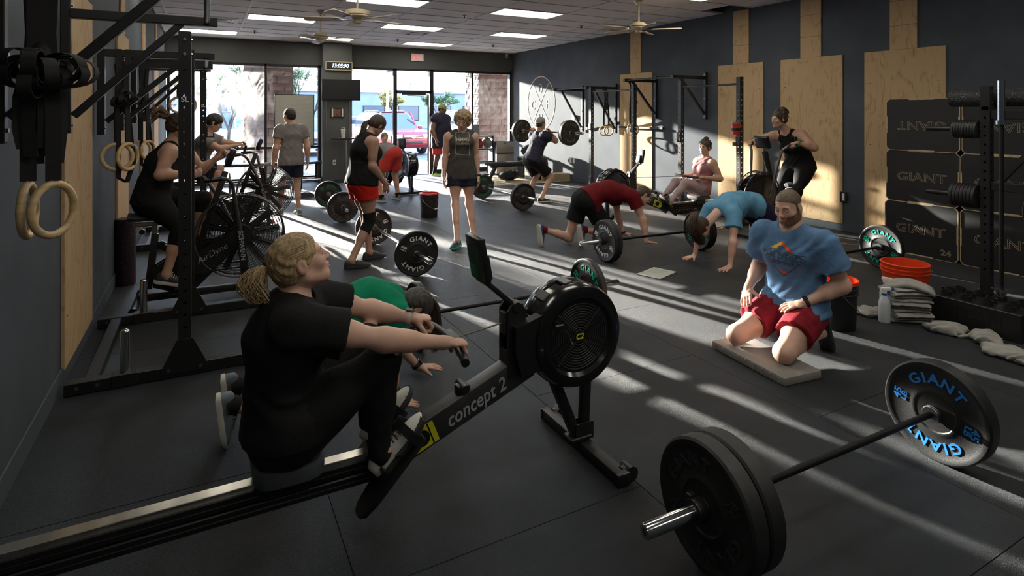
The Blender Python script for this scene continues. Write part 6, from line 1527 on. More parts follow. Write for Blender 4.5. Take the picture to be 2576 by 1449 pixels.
# ------------------------------------------------------------------ ceiling fans, vents, detectors
def ceiling_fan(x, y, zc, rot, label, kind=0):
    t = thing('ceiling_fan', label, 'ceiling fan', (x, y, ZC), 0, 'ceiling fans')
    z = zc - ZC
    ob('canopy', MB().lathe([(.0, -.055), (.03, -.055), (.055, -.03), (.07, .0), (.0, .0)], (0, 0, 0), (0, 0, 1), 24), 'cream_enamel', t)
    ob('downrod', MB().cyl((0, 0, -.04), (0, 0, z + .07), .013, n=12), 'cream_enamel', t)
    pf = [(.0, .09), (.03, .085), (.08, .07), (.115, .045), (.13, .025), (.13, .01), (.115, .0), (.12, -.01), (.10, -.03), (.05, -.045), (.05, -.075), (.03, -.09), (.0, -.092)] if kind == 0 else [(.0, .065), (.135, .065), (.14, .058), (.14, -.005), (.13, -.015), (.10, -.03), (.05, -.04), (.05, -.08), (.03, -.095), (.0, -.097)]
    m = ob('motor', MB().lathe(pf, (0, 0, z), (0, 0, 1), 32), 'cream_enamel', t)
    ob('trim_ring', MB().torus((0, 0, z + .012), (0, 0, 1), .128 if kind == 0 else .14, .004, 32, 6), 'chain', m)
    for k in range(5):
        a = rot + 2 * PI * k / 5; v = Vector((math.cos(a), math.sin(a), 0)); s = Vector((-v.y, v.x, 0)); tw = (s * math.cos(.22) + Z1 * math.sin(.22))
        b = MB(); out = [(.20, -.045), (.26, -.058), (.58, -.066), (.61, -.055), (.62, 0), (.61, .055), (.58, .066), (.26, .058), (.20, .045)]
        b.prism(out, (0, 0, z - .035), v, tw, .008); bo = ob('blade', b, 'fan_blade', t)
        ob('blade_iron', MB().prism([(.09, -.012), (.16, -.012), (.20, -.04), (.27, -.03), (.27, .03), (.20, .04), (.16, .012), (.09, .012)], (0, 0, z - .045), v, tw, .006), 'steel_satin', bo)
    return t
ceiling_fan(1.67, 9.85, 2.85, .3, 'cream ceiling fan on a long rod above the standing man in grey')
fz = dep(900, 38, 7.9)
ceiling_fan(1.58, 6.86, 2.75, .2, 'cream ceiling fan with a drum motor above the woman in red shorts', 1)
ceiling_fan(5.71, 6.75, 2.89, .55, 'cream ceiling fan above the woman rowing in pink')
def vent(x, y, label):
    t = thing('ceiling_vent', label, 'vent', (x, y, ZC), 0, 'ceiling air vents')
    ob('plate', MB().box((0, 0, -.004), (.56, .56, .012), ch=.003), 'ceiling_grid', t)
    for k in range(3):
        w = .46 - k * .13
        f = MB()
        for s in (-1, 1): f.box((s * w / 2, 0, -.014 - .006 * k), (.018, w, .01)).box((0, s * w / 2, -.014 - .006 * k), (w, .018, .01))
        ob('louvre', f, 'steel_black' if k % 2 else 'ceiling_grid', t)
vent(.25, 11.6, 'square ceiling vent above the far fan bike'); vent(3.9, 11.6, 'square ceiling vent above the rower by the door')
for x, y, l in ((3.92, 9.15, 'small dark sprinkler head above the bending man'), (3.86, 12.84, 'small dark sprinkler head near the door'), (6.25, 12.8, 'small dark sprinkler head near the exit corner'), (6.34, 9.15, 'small dark sprinkler head near the ceiling opening'), (.89, 12.89, 'small dark sprinkler head above the smeared window')):
    t = thing('sprinkler_head', l, 'sprinkler', (x, y, ZC), 0, 'ceiling sprinkler heads')
    ob('escutcheon', MB().lathe([(0, 0), (.04, 0), (.035, -.012), (0, -.012)], (0, 0, 0), (0, 0, 1), 16), 'steel_satin', t); ob('deflector', MB().cyl((0, 0, -.01), (0, 0, -.045), .012, n=10).cyl((0, 0, -.045), (0, 0, -.05), .03, n=14), 'steel_black', t)

# ------------------------------------------------------------------ back wall items
YW = YB - .31
pm('screen_dark', (0.012, 0.012, 0.013), 0.3); pm('led_white', (0.7, 0.85, 1.0), 0.4, emit=(0.65, 0.85, 1.0), estr=3.0); pm('gold_frame', (0.5, 0.42, 0.25), .4); pm('exit_red', (0.7, 0.03, 0.05), .5, emit=(1, .05, .07), estr=.5); pm('whiteboard', (0.42, 0.42, 0.36), 0.25, var=.08, scale=3, stretch=(1, 1, 5)); pm('photo_print', (0.20, 0.08, 0.06), .5, var=.6, scale=16)
tv = thing('television', 'flat black television on the pillar below the gym clock', 'television', (2.87, YW, 1.92))
ob('panel', MB().box((0, -.07, .24), (.90, .045, .50), ch=.006), 'black_plastic', tv); ob('screen', MB().box((0, -.094, .245), (.87, .004, .46)), 'screen_dark', tv); ob('wall_mount', MB().box((0, -.025, .24), (.25, .05, .2)), 'steel_black', tv)
ck = thing('gym_clock', 'long LED gym clock reading 13:05:90 on the pillar', 'clock', (2.82, YW, 2.63))
ob('case', MB().box((0, -.03, .10), (.61, .06, .19), ch=.004), 'screen_dark', ck)
fr = MB(); fr.box((0, -.06, .195), (.63, .012, .018)).box((0, -.06, .005), (.63, .012, .018)).box((-.306, -.06, .10), (.018, .012, .2)).box((.306, -.06, .10), (.018, .012, .2)); ob('bezel', fr, 'gold_frame', ck)
dg = MB(); put_text(dg, '13:05:90', (.03, -.063, .10), (1, 0, 0), (0, 0, 1), .125, .003, shear=.15, bold=.004, sx=.92); ob('digits', dg, 'led_white', ck)
ex = thing('exit_sign', 'white exit sign with red letters on the header above the door', 'sign', (4.875, YB, 2.95))
ob('case', MB().box((0, -.025, .10), (.33, .05, .195), ch=.004), 'white_plastic', ex); tx = MB(); put_text(tx, 'EXIT', (0, -.052, .10), (1, 0, 0), (0, 0, 1), .155, .003, bold=.012, sx=.9); ob('lettering', tx, 'exit_red', ex)
sn = thing('wall_sensor', 'small white motion sensor high in the corner of the header', 'sensor', (7.5, YB, 3.17)); ob('case', MB().box((0, -.02, .04), (.07, .04, .11), ch=.008), 'white_plastic', sn); ob('lens', MB().box((0, -.042, .02), (.04, .004, .03)), 'steel_black', sn)
wb = thing('whiteboard', 'blank portrait whiteboard leaning against the window behind the standing man', 'whiteboard', (1.86, YB - .045, .84))
ob('surface', MB().box((0, 0, .60), (.87, .014, 1.20)), 'whiteboard', wb); fr = MB()
for s in (-1, 1): fr.box((s * .437, 0, .6), (.016, .024, 1.215))
fr.box((0, 0, 0), (.88, .024, .016)).box((0, 0, 1.2), (.88, .024, .016)); ob('frame', fr, 'black_frame', wb)
pcx = thing('framed_photo', 'small framed photo on the pillar below the television', 'picture', (2.79, YW, 1.50)); ob('frame', MB().box((0, -.012, .115), (.32, .024, .23), ch=.003), 'black_frame', pcx); ob('print', MB().box((0, -.026, .115), (.15, .003, .17)), 'photo_print', pcx)
for s in (-1, 1): ob('mat_strip', MB().box((s * .115, -.026, .115), (.035, .003, .19)), 'white_plastic', pcx)
ou = thing('wall_outlet', 'white outlet low on the pillar beside the tall table', 'outlet', (2.72, YW, .36)); ob('plate', MB().box((0, -.004, .07), (.07, .008, .12), ch=.002), 'white_plastic', ou); ob('plug', MB().box((.0, -.02, .07), (.03, .03, .035), ch=.003), 'black_plastic', ou)
# tall table with tumbler
tb = thing('tall_table', 'tall narrow black table with a pedestal in front of the pillar', 'table', (2.93, 13.9, 0))
ob('top', MB().box((0, 0, 1.005), (.62, .34, .03), ch=.006), 'black_plastic', tb); ob('pedestal', MB().cyl((0, 0, .03), (0, 0, .99), .028, n=16).cyl((0, 0, .35), (0, 0, .6), .034, n=16), 'steel_satin', tb); ob('base', MB().box((0, 0, .018), (.42, .36, .03), ch=.006), 'steel_black', tb)
tm = thing('tumbler', 'white lidded tumbler standing on the tall table', 'tumbler', (2.86, 13.86, 1.02)); ob('cup', MB().lathe([(0, 0), (.038, 0), (.052, .19), (.0, .19)], (0, 0, 0), (0, 0, 1), 24), 'white_plastic', tm); ob('lid', MB().lathe([(0, .19), (.055, .19), (.055, .205), (.03, .215), (0, .215)], (0, 0, 0), (0, 0, 1), 24), 'white_plastic', tm); ob('handle', MB().torus((.0, 0, .225), (0, 1, 0), .03, .006, 20, 8), 'white_plastic', tm)
# long bench under the window with a bottle
bn = thing('window_bench', 'long low black bench in front of the smeared window', 'bench', (.95, 14.15, 0)); ob('top', MB().box((0, 0, .455), (2.9, .36, .05), ch=.006), 'black_frame', bn)
for x in (-1.38, 1.38):
    for y in (-.14, .14): ob('leg', MB().box((x, y, .215), (.06, .06, .43), ch=.004), 'black_frame', bn)
ob('stretcher', MB().box((0, .14, .06), (2.7, .05, .06)), 'black_frame', bn)
wbt = thing('water_bottle', 'dark insulated bottle with a loop cap on the low bench', 'bottle', (2.10, 14.12, .48)); ob('body', MB().lathe([(0, 0), (.036, 0), (.04, .01), (.04, .20), (.03, .225), (.0, .225)], (0, 0, 0), (0, 0, 1), 24), 'shoe_black', wbt); ob('cap', MB().lathe([(0, .225), (.028, .225), (.028, .25), (0, .25)], (0, 0, 0), (0, 0, 1), 20).torus((0, 0, .265), (0, 1, 0), .024, .007, 18, 8), 'black_plastic', wbt)
# cubby shelf
sh = thing('cubby_shelf', 'black cubby shelf by the door with frames and bags', 'shelf', (6.18, 13.72, 0)); W2, Dp, Ht = .86, .38, 1.02
for x in (-W2 / 2, 0, W2 / 2): ob('upright', MB().box((x, 0, Ht / 2), (.03, Dp, Ht), ch=.003), 'black_frame', sh)
for z in (.03, .36, .69, Ht): ob('shelf_board', MB().box((0, 0, z - .012), (W2 + .03, Dp, .024), ch=.003), 'black_frame', sh)
def pframe(x, y, z, w, h, lean, label):
    t = thing('photo_frame', label, 'frame', (x, y, z)); Rr = Matrix.Rotation(lean, 3, 'X'); ob('frame', MB().box(Rr @ Vector((0, 0, h / 2)), (w, .014, h), Rr, ch=.003), 'black_frame', t); ob('print', MB().box(Rr @ Vector((0, -.009, h / 2)), (w - .03, .003, h - .03), Rr), 'screen_grey', t); ob('stand', MB().beam((0, .01, h * .6), (0, .09, .004), .03, .004, (1, 0, 0)), 'black_frame', t)
pframe(6.20, 13.72, 1.02, .22, .29, -.12, 'upright black frame with a printed page on the cubby shelf'); pframe(6.03, 13.64, 1.02, .13, .17, -.12, 'small black frame beside the sanitizer bottle')
sb = thing('shaker_bottle', 'clear shaker bottle with a blue lid on the cubby shelf', 'bottle', (5.90, 13.62, 1.02)); ob('body', MB().lathe([(0, 0), (.04, 0), (.045, .15), (0, .15)], (0, 0, 0), (0, 0, 1), 20), 'white_plastic', sb); ob('lid', MB().lathe([(0, .15), (.047, .15), (.045, .18), (.02, .20), (0, .20)], (0, 0, 0), (0, 0, 1), 20), 'print_blue', sb)
def lumpy(name, part, label, cat, c, size, mat, seed, extra=None, world_z=None, h=.014):
    rr = random.Random(seed); S = Sdf(); c = Vector(c); sx, sy, sz = size
    S.ell(c + Z1 * sz * .5, (sx * .5, sy * .5, sz * .5), None, .05)
    for i in range(7): S.ell(c + Vector((rr.uniform(-.3, .3) * sx, rr.uniform(-.3, .3) * sy, sz * rr.uniform(.3, .7))), (sx * .26, sy * .28, sz * .30), None, .04)
    S.fcap(c + Z1 * .0, c + Z1 * -.4, (1, 0, 0), (sx * 2, sy * 2), (sx * 2, sy * 2), .01, -1, True)
    t = thing(name, label, cat, c); o = lk(part, np_mesh(part, [S.mesh(h, folds(.006, (1, .4, .6), .09))]), mat, t); o.matrix_parent_inverse = wm(t).inverted(); return t
pm('bag_grey', (0.16, 0.17, 0.17), .8, var=.3, scale=12); pm('bag_red', (0.25, 0.02, 0.03), .8, var=.3, scale=12); pm('bag_dark', (0.018, 0.020, 0.026), .7, var=.4, scale=12); pm('bag_navy', (0.02, 0.035, 0.08), .7, var=.4, scale=12)
t = lumpy('drawstring_bag', 'pouch', 'grey and white bag stuffed into the cubby shelf', 'bag', (6.485, 13.66, .705), (.19, .26, .26), 'bag_grey', 1); ob('badge', MB().cyl((6.48, 13.535, .80), (6.48, 13.526, .80), .035, n=16), 'bag_red', t, world=True)
t = lumpy('gym_bag', 'pouch', 'dark red bag stuffed into the cubby shelf', 'bag', (6.27, 13.62, .705), (.11, .22, .22), 'bag_red', 2); ob('cord', MB().torus((6.275, 13.54, .85), (0, 1, 0), .04, .006, 16, 6), 'lace', t, world=True)
def backpack(x, y, rz, label, mat, s=1.0):
    w = LW_((x, y, 0), rz); S = Sdf(); S.fcap(w(0, 0, .10 * s), w(0, -.02, .36 * s), dirw(rz, 1, 0, 0), (.16 * s, .10 * s), (.13 * s, .08 * s), .04); S.fcap(w(0, .08 * s, .12 * s), w(0, .07 * s, .24 * s), dirw(rz, 1, 0, 0), (.12 * s, .06 * s), (.11 * s, .05 * s), .02)
    S.fcap(w(0, 0, 0), w(0, 0, -.3), (1, 0, 0), (1, 1), (1, 1), .005, -1, True)
    t = thing('backpack', label, 'backpack', (x, y, 0)); o = lk('pack', np_mesh('pack', [S.mesh(.012, folds(.004, (1, .3, .6), .10))]), mat, t); o.matrix_parent_inverse = wm(t).inverted()
    for sx in (-1, 1): ob('strap', MB().ribbon([w(sx * .07 * s, -.10 * s, .40 * s), w(sx * .09 * s, -.17 * s, .32 * s), w(sx * .10 * s, -.17 * s, .18 * s), w(sx * .09 * s, -.11 * s, .06 * s)], dirw(rz, 1, 0, 0), .05 * s, .008), 'strap_black', t, world=True)
    ob('grab_loop', MB().tube([w(-.03, 0, .44 * s), w(-.02, 0, .49 * s), w(.02, 0, .49 * s), w(.03, 0, .44 * s)], .007, 6), 'strap_black', t, world=True); ob('zip', MB().tube([w(-.11 * s, .10 * s, .13 * s), w(-.09 * s, .115 * s, .27 * s), w(.09 * s, .115 * s, .27 * s), w(.11 * s, .10 * s, .13 * s)], .004, 5), 'steel_satin', t, world=True)
backpack(7.18, 12.05, R(200), 'dark grey backpack leaning near the wall behind the lifting man', 'bag_dark', 1.25)
backpack(5.42, 12.4, R(190), 'dark blue backpack standing behind the curly-haired woman', 'bag_navy', 1.15)
# mini fridge
fg = thing('mini_fridge', 'grey two-door mini fridge by the corner window', 'fridge', (6.88, 13.55, 0), R(-8)); pm('fridge_grey', (0.28, 0.27, 0.26), .35, metal=.6, var=.06, scale=3)
ob('body', MB().box((0, .02, .44), (.48, .46, .86), ch=.008), 'black_plastic', fg); d1 = ob('door', MB().box((0, -.23, .30), (.47, .04, .50), ch=.006), 'fridge_grey', fg); d2 = ob('door', MB().box((0, -.23, .72), (.47, .04, .28), ch=.006), 'fridge_grey', fg)
ob('handle_strip', MB().box((0, -.245, .566), (.47, .03, .022), ch=.003), 'black_plastic', d1); ob('badge', MB().box((.0, -.252, .83), (.07, .003, .012)), 'steel_black', d2)
for x in (-.2, .2): ob('foot', MB().cyl((x, -.15, 0), (x, -.15, .02), .02, n=10).cyl((x, .18, 0), (x, .18, .02), .02, n=10), 'black_plastic', fg)
# flat bench and bags
fbn = thing('flat_bench', 'black flat weight bench in front of the mini fridge', 'bench', (6.35, 12.05, 0), R(4)); ob('pad', MB().box((0, 0, .43), (1.25, .30, .07), ch=.02), 'bag_dark', fbn)
ob('spine', MB().box((0, 0, .375), (1.1, .07, .05), ch=.004), 'steel_black', fbn)
for s in (-1, 1): lg = ob('leg', MB().beam((s * .42, 0, .37), (s * .60, 0, .06), .07, .07, (0, 1, 0), ch=.004), 'steel_black', fbn); ob('foot', MB().box((s * .60, 0, .035), (.07, .40, .06), ch=.004), 'steel_black', lg)
t = lumpy('duffel_bag', 'pouch', 'black duffel bag lying under the flat bench', 'bag', (6.45, 12.35, 0), (.52, .28, .22), 'bag_dark', 4); ob('carry_handle', MB().tube([(6.32, 12.25, .18), (6.36, 12.21, .25), (6.54, 12.21, .25), (6.58, 12.25, .18)], .009, 6), 'strap_black', t, world=True)
ll = thing('low_stand', 'low grey shelf stand behind the lifting man', 'stand', (7.28, 12.75, 0)); ob('top', MB().box((0, 0, .50), (.62, .34, .03)), 'fridge_grey', ll)
for x in (-.27, .27): ob('leg', MB().box((x, 0, .245), (.04, .30, .48)), 'black_frame', ll)
t = lumpy('sports_bag', 'pouch', 'black sports bag with a white swoosh on the low stand', 'bag', (7.22, 12.70, .515), (.46, .28, .30), 'bag_dark', 6)
ob('swoosh', MB().prism([(-.06, .03), (-.05, -.005), (-.025, -.018), (.0, -.012), (.08, .03), (.0, .008), (-.03, .004)], (7.24, 12.545, .65), (1, 0, 0), (0, 0, 1), .004), 'print_white', t, world=True)
st = thing('wood_step', 'low plywood step at the wall behind the backpack', 'step', (7.36, 11.68, 0)); ob('top_board', MB().box((0, 0, .165), (.62, .30, .02), ch=.002), 'deck_wood', st); ob('front_board', MB().box((0, -.14, .078), (.62, .02, .155), ch=.002), 'deck_wood', st); ob('back_board', MB().box((0, .14, .078), (.62, .02, .155), ch=.002), 'deck_wood', st)
# wall logo: ring, crossed bars, letters, painted flat on the right wall
pm('logo_tan', (0.50, 0.34, 0.23), .6)
lg = thing('wall_logo', 'round tan logo with crossed bars and letters D, C, F on the wall', 'logo', (XR, 12.95, 1.865)); rgm = MB(); rr_ = .70
rgm.lathe([(rr_, -.002), (rr_ - .028, -.002), (rr_ - .028, -.006), (rr_, -.006)], (0, 0, 0), (1, 0, 0), 72); ob('ring', rgm, 'logo_tan', lg)
for s in (-1, 1):
    dv = Vector((0, s * .62, .78)); mb = MB().beam(Vector((-.004, 0, 0)) - dv * .62, Vector((-.004, 0, 0)) + dv * .62, .016, .004, (1, 0, 0))
    for e in (-1, 1): mb.beam(Vector((-.004, 0, 0)) + dv * (e * .45), Vector((-.004, 0, 0)) + dv * (e * .62), .045, .004, (1, 0, 0))
    ob('crossed_bar', mb, 'logo_tan', lg)
for c, y, z in (('D', 0, .37), ('C', .38, -.06), ('F', -.34, -.04), ('H', 0, -.42)):
    m_ = MB(); put_text(m_, c, (-.005, y, z), (0, -1, 0), (0, 0, 1), .36, .004, bold=-.012, sx=.75); ob('letter', m_, 'logo_tan', lg)
th = thing('wall_thermostat', 'small thermostat box on the sunlit wall beside the rig', 'thermostat', (XR, 11.38, 1.45)); ob('case', MB().box((-.02, 0, .06), (.04, .13, .11), ch=.006), 'white_plastic', th); ob('display', MB().box((-.042, 0, .08), (.004, .07, .04)), 'screen_grey', th)
for y, l in ((11.55, 'white light switch plate near the backpack'), (11.42, 'white outlet plate beside the switch near the backpack')):
    t = thing('switch_plate', l, 'outlet', (XR, y, .42)); ob('plate', MB().box((-.004, 0, .06), (.008, .075, .12), ch=.002), 'white_plastic', t); ob('rocker', MB().box((-.010, 0, .06), (.006, .03, .06), ch=.001), 'white_plastic', t)
t = thing('wall_outlet', 'outlet set into the edge of the plywood panel by the plyo boxes', 'outlet', (XR, 4.86, .40)); ob('plate', MB().box((-.022, 0, .07), (.008, .10, .14), ch=.002), 'black_plastic', t); ob('socket', MB().box((-.027, 0, .07), (.004, .035, .10), ch=.001), 'white_plastic', t)

# ------------------------------------------------------------------ plyo boxes
pm('box_black', (0.010, 0.010, 0.011), .55, var=.2, scale=30, bump=.15, bscale=200); pm('ply_edge', (0.50, 0.38, 0.23), .6, var=.2, scale=40); pm('box_line', (0.36, 0.29, 0.19), .6)
def outline_text(mb, s, o, x, y, size, w=.004):
    c = D.curves.new('t', 'FONT'); c.body = s; c.align_x = 'CENTER'; c.align_y = 'CENTER'; c.size = size; c.resolution_u = 3; c.fill_mode = 'NONE'; c.bevel_depth = w / 2; c.bevel_resolution = 0
    ot = D.objects.new('t', c); COL.objects.link(ot); dg_ = bpy.context.evaluated_depsgraph_get(); e = ot.evaluated_get(dg_); me = e.to_mesh()
    o, x, y = Vector(o), Vector(x), Vector(y); z = x.cross(y); mb.add([o + x * (v.co.x * 1.25) + y * v.co.y + z * v.co.z for v in me.vertices], [tuple(p.vertices) for p in me.polygons])
    e.to_mesh_clear(); D.objects.remove(ot); D.curves.remove(c)
BW, BH, BD = .752, .592, .50
def plyo(x, y0, k, up, label, mark=None):
    """front face at X=x, spans y0-BW..y0"""
    t = thing('plyo_box', label, 'plyo box', (x + BD / 2, y0 - BW / 2, BH * k), 0, 'stacked plyo boxes')
    hx, hy = BD / 2, BW / 2; c = .035
    out = [(-hy + c, .0), (hy - c, 0), (hy, c), (hy, BH - c), (hy - c, BH), (-hy + c, BH), (-hy, BH - c), (-hy, c)]
    fo = ob('front_panel', MB().prism(out, (-hx + .009, 0, 0), (0, 1, 0), (0, 0, 1), .018), 'box_black', t)
    ob('back_panel', MB().prism(out, (hx - .009, 0, 0), (0, 1, 0), (0, 0, 1), .018), 'box_black', t)
    for s in (-1, 1): ob('side_panel', MB().box((0, s * (hy - .012), BH / 2), (BD - .04, .018, BH - .05)), 'box_black', t)
    for z in (.012, BH - .012): ob('end_panel', MB().box((0, 0, z), (BD - .04, BW - .05, .018)), 'box_black', t)
    # bare plywood edges and finger joints
    for i in range(8):
        a, b = out[i], out[(i + 1) % 8]; ob('ply_edge', MB().beam((-hx + .001, a[0] * 1.001, a[1]), (-hx + .001, b[0] * 1.001, b[1]), .007, .007, (1, 0, 0)), 'ply_edge', fo)
    for (yy, zz, ly, lz) in ((0, BH - .006, .26, .014), (0, .006, .26, .014), (hy - .005, BH / 2, .014, .19), (-hy + .005, BH / 2, .014, .19)): ob('finger_joint', MB().box((-hx - .001, yy, zz), (.006, ly, lz)), 'ply_edge', fo)
    tx = MB(); yd = Vector((0, -1, 0)); outline_text(tx, 'GIANT', (-hx - .001, -.0, BH * .49), yd * up, Z1 * up, .135)
    if mark: outline_text(tx, mark, (-hx - .001, -.26, .085), yd * up, Z1 * up, .085)
    ob('lettering', tx, 'box_line', fo, 0)
    return t
for col in range(2):
    for k in range(3):
        y0 = 4.0 - col * .77
        lab = [['bottom plyo box marked 24 in front of the last plywood panel', 'middle plyo box in front of the last plywood panel', 'top plyo box with upside-down lettering in front of the last plywood panel'], ['bottom plyo box behind the weight storage rack', 'middle plyo box behind the weight storage rack', 'top plyo box with upside-down lettering behind the weight storage rack']][col][k]
        plyo(7.12 + .01 * ((k + col) % 2), y0 - .008 * k, k, -1 if k == 2 else 1, lab, '24' if k == 0 and col == 0 else None)

# ------------------------------------------------------------------ storage rack at the right edge
sx_, sy_ = 5.86, 2.46
sr = thing('storage_rack', 'black weight storage rack upright with pegs of small plates', 'storage rack', (sx_, sy_, 0))
u_ = upright(sr, 0, 0, 1.84); u2 = upright(sr, 0, -1.25, 1.84)
ob('base_beam', MB().box((0, -.62, .035), (.07, 1.9, .07), ch=.004), 'steel_black', sr)
for z in (1.00, 1.60): ob('cross_beam', MB().box((.0, -.625, z), (.05, 1.18, .07), ch=.004), 'steel_black', sr)
for z in (1.475, .90): ob('peg', MB().cyl((0, .03, z), (0, .46, z), .022, n=16), 'steel_black', sr)
ob('diagonal', MB().beam((.0, -.10, 1.05), (.02, -.45, 1.52), .04, .04, (1, 0, 0)), 'steel_black', sr)
ob('roller_arm', MB().box((.09, 0, 1.655), (.25, .05, .03)).box((.09, -.50, 1.655), (.25, .05, .03)).box((.0, -.50, 1.638), (.05, .05, .01)), 'steel_black', sr)
ORD = ['first', 'second', 'third', 'fourth', 'fifth', 'sixth', 'seventh', 'eighth', 'ninth', 'tenth']
pm('change_plate', (0.035, 0.037, 0.036), .4, metal=.3)
for j, (z, n_, r_, tk, m_) in enumerate(((1.475, 9, .078, .0195, 'change_plate'), (.90, 7, .103, .026, 'bumper_rubber'))):
    for k in range(n_):
        t = thing('change_plate', ('small grey fractional plate, %s from the upright on the upper storage peg' if j == 0 else 'small black change plate, %s from the upright on the lower storage peg') % ORD[k], 'weight plate', (sx_, sy_ + .055 + k * tk * 1.06, z), 0, 'fractional plates on the upper peg' if j == 0 else 'change plates on the lower peg')
        ob('disc', MB().lathe([(.023, 0), (r_ - .004, 0), (r_, .004), (r_, tk - .004), (r_ - .004, tk), (.023, tk)], (0, 0, 0), (0, 1, 0), 32), m_, t); ob('rim', MB().torus((0, tk / 2, 0), (0, 1, 0), r_ - .002, .0035, 32, 6), m_, t)
pm('roller_speckle', (0.012, 0.012, 0.013), .7, var=.0); 
def speckle(name, base, dot):
    m = pm(name, base, .65); nt = m.node_tree; n = nt.nodes; l = nt.links; tc = n.new('ShaderNodeTexCoord'); v = n.new('ShaderNodeTexNoise'); v.inputs['Scale'].default_value = 140; v.inputs['Detail'].default_value = 1
    r = n.new('ShaderNodeValToRGB'); r.color_ramp.elements[0].position = .62; r.color_ramp.elements[0].color = (*base, 1); r.color_ramp.elements[1].position = .70; r.color_ramp.elements[1].color = (*dot, 1); l.new(tc.outputs['Object'], v.inputs[0]); l.new(v.outputs['Fac'], r.inputs[0]); l.new(r.outputs[0], n['Principled BSDF'].inputs['Base Color'])
speckle('roller_speckle', (0.013, 0.013, 0.014), (0.25, 0.24, 0.25)); speckle('roller_purple', (0.014, 0.009, 0.013), (0.20, 0.05, 0.10))
def roller(a, b, r, label, mat):
    a, b = Vector(a), Vector(b); L = (b - a).length; t = thing('foam_roller', label, 'foam roller', a); ax = (b - a).normalized()
    ob('foam', MB().lathe([(.0, 0), (r - .006, 0), (r, .006), (r, L - .006), (r - .006, L), (.0, L)], (0, 0, 0), ax, 36), mat, t)
    ob('moulded_ring', MB().torus(ax * .0005, ax, r * .45, .003, 28, 6).torus(ax * (L - .0005), ax, r * .45, .003, 28, 6), mat, t)
roller((5.975, 2.78, 1.745), (5.975, 1.80, 1.745), .075, 'speckled black foam roller lying on top of the storage rack', 'roller_speckle')
roller((-.665, 6.55, 0), (-.665, 6.55, .62), .083, 'black foam roller with purple flecks standing at the wall', 'roller_purple')
plate('dgreen25', (6.02, 2.05, .80), (1, 0, 0), 'bumper plate with dark green lettering hung on the storage rack', .6, 'plates stored on the rack')
ob('hanger_peg', MB().cyl((0, -.41, .80), (.28, -.41, .80), .022, n=16).box((0, -.41, .80), (.06, .07, .4)), 'steel_black', sr)
plate('dgreen25', (6.09, 2.05, .80), (1, 0, 0), 'bumper plate behind another one on the storage rack hanger', 1.3, 'plates stored on the rack')
# barbell holder block
hb_ = thing('barbell_holder', 'black steel barbell holder block stamped TITAN', 'barbell holder', (5.20, 2.19, 0), 0)
ob('case', MB().box((0, .02, .10), (.34, .60, .20), ch=.004), 'steel_black', hb_); tx = MB(); put_text(tx, 'TITAN', (-.172, .02, .11), (0, -1, 0), (0, 0, 1), .11, .004, bold=.025, sx=1.2); ob('lettering', tx, 'black_plastic', hb_)
HOLES = []
for i in range(3):
    for j in range(4):
        p = (-.105 + i * .105, -.19 + j * .135 + .02 * (i % 2), .2); HOLES.append(p); ob('cup', MB().lathe([(.028, 0), (.036, 0), (.036, .035), (.028, .035)], p, (0, 0, 1), 22), 'steel_black', hb_)
hp = HOLES[9]; bx0 = Vector((5.20 + hp[0], 2.19 + hp[1], 0))
vb = thing('barbell', 'barbell standing upright in the holder block', 'barbell', bx0, 0, 'barbells'); ob('shaft', MB().cyl((0, 0, .29), (0, 0, 1.56), .0142, n=14), 'knurl', vb)
for z0_, z1_ in ((.03, .26), (1.56, 1.86)): ob('sleeve', MB().cyl((0, 0, z0_), (0, 0, z1_), .025, n=20), 'chrome', vb)
for z0_ in (.26, 1.53): ob('collar', MB().cyl((0, 0, z0_), (0, 0, z0_ + .03), .036, n=22), 'chrome', vb)
# kettlebells
pm('kettle_black', (0.02, 0.02, 0.02), .45, bump=.1, bscale=200); pm('kettle_handle', (0.55, 0.54, 0.52), .35, metal=.7)
def kettlebell(x, y, r, label, rz):
    t = thing('kettlebell', label, 'kettlebell', (x, y, 0), rz, 'kettlebells'); S = Sdf(); S.ell((0, 0, r), (r, r, r), None, .02); S.fcap((0, 0, 0), (0, 0, -.3), (1, 0, 0), (1, 1), (1, 1), .01, -1, True); V_, Q_ = S.mesh(.009); o = lk('bell', np_mesh('bell', [(V_, Q_)]), 'kettle_black', t)
    pts = [(-r * .55, 0, r * 1.75), (-r * .62, 0, r * 2.1), (-r * .72, 0, r * 2.45), (-r * .5, 0, r * 2.75), (0, 0, r * 2.85), (r * .5, 0, r * 2.75), (r * .72, 0, r * 2.45), (r * .62, 0, r * 2.1), (r * .55, 0, r * 1.75)]
    ob('handle', MB().tube(pts, .018, 12), 'kettle_handle', t); ob('colour_band', MB().tube([pts[0], pts[1]], .0195, 12).tube([pts[-2], pts[-1]], .0195, 12), 'print_green', t)
kettlebell(5.68, 1.98, .095, 'kettlebell with a bright handle beside the barbell holder', R(35)); kettlebell(5.50, 1.66, .10, 'kettlebell nearest the holder block end with a steel handle', R(30)); kettlebell(6.08, 1.80, .10, 'kettlebell below the stored bumper plate with a green band', R(40))

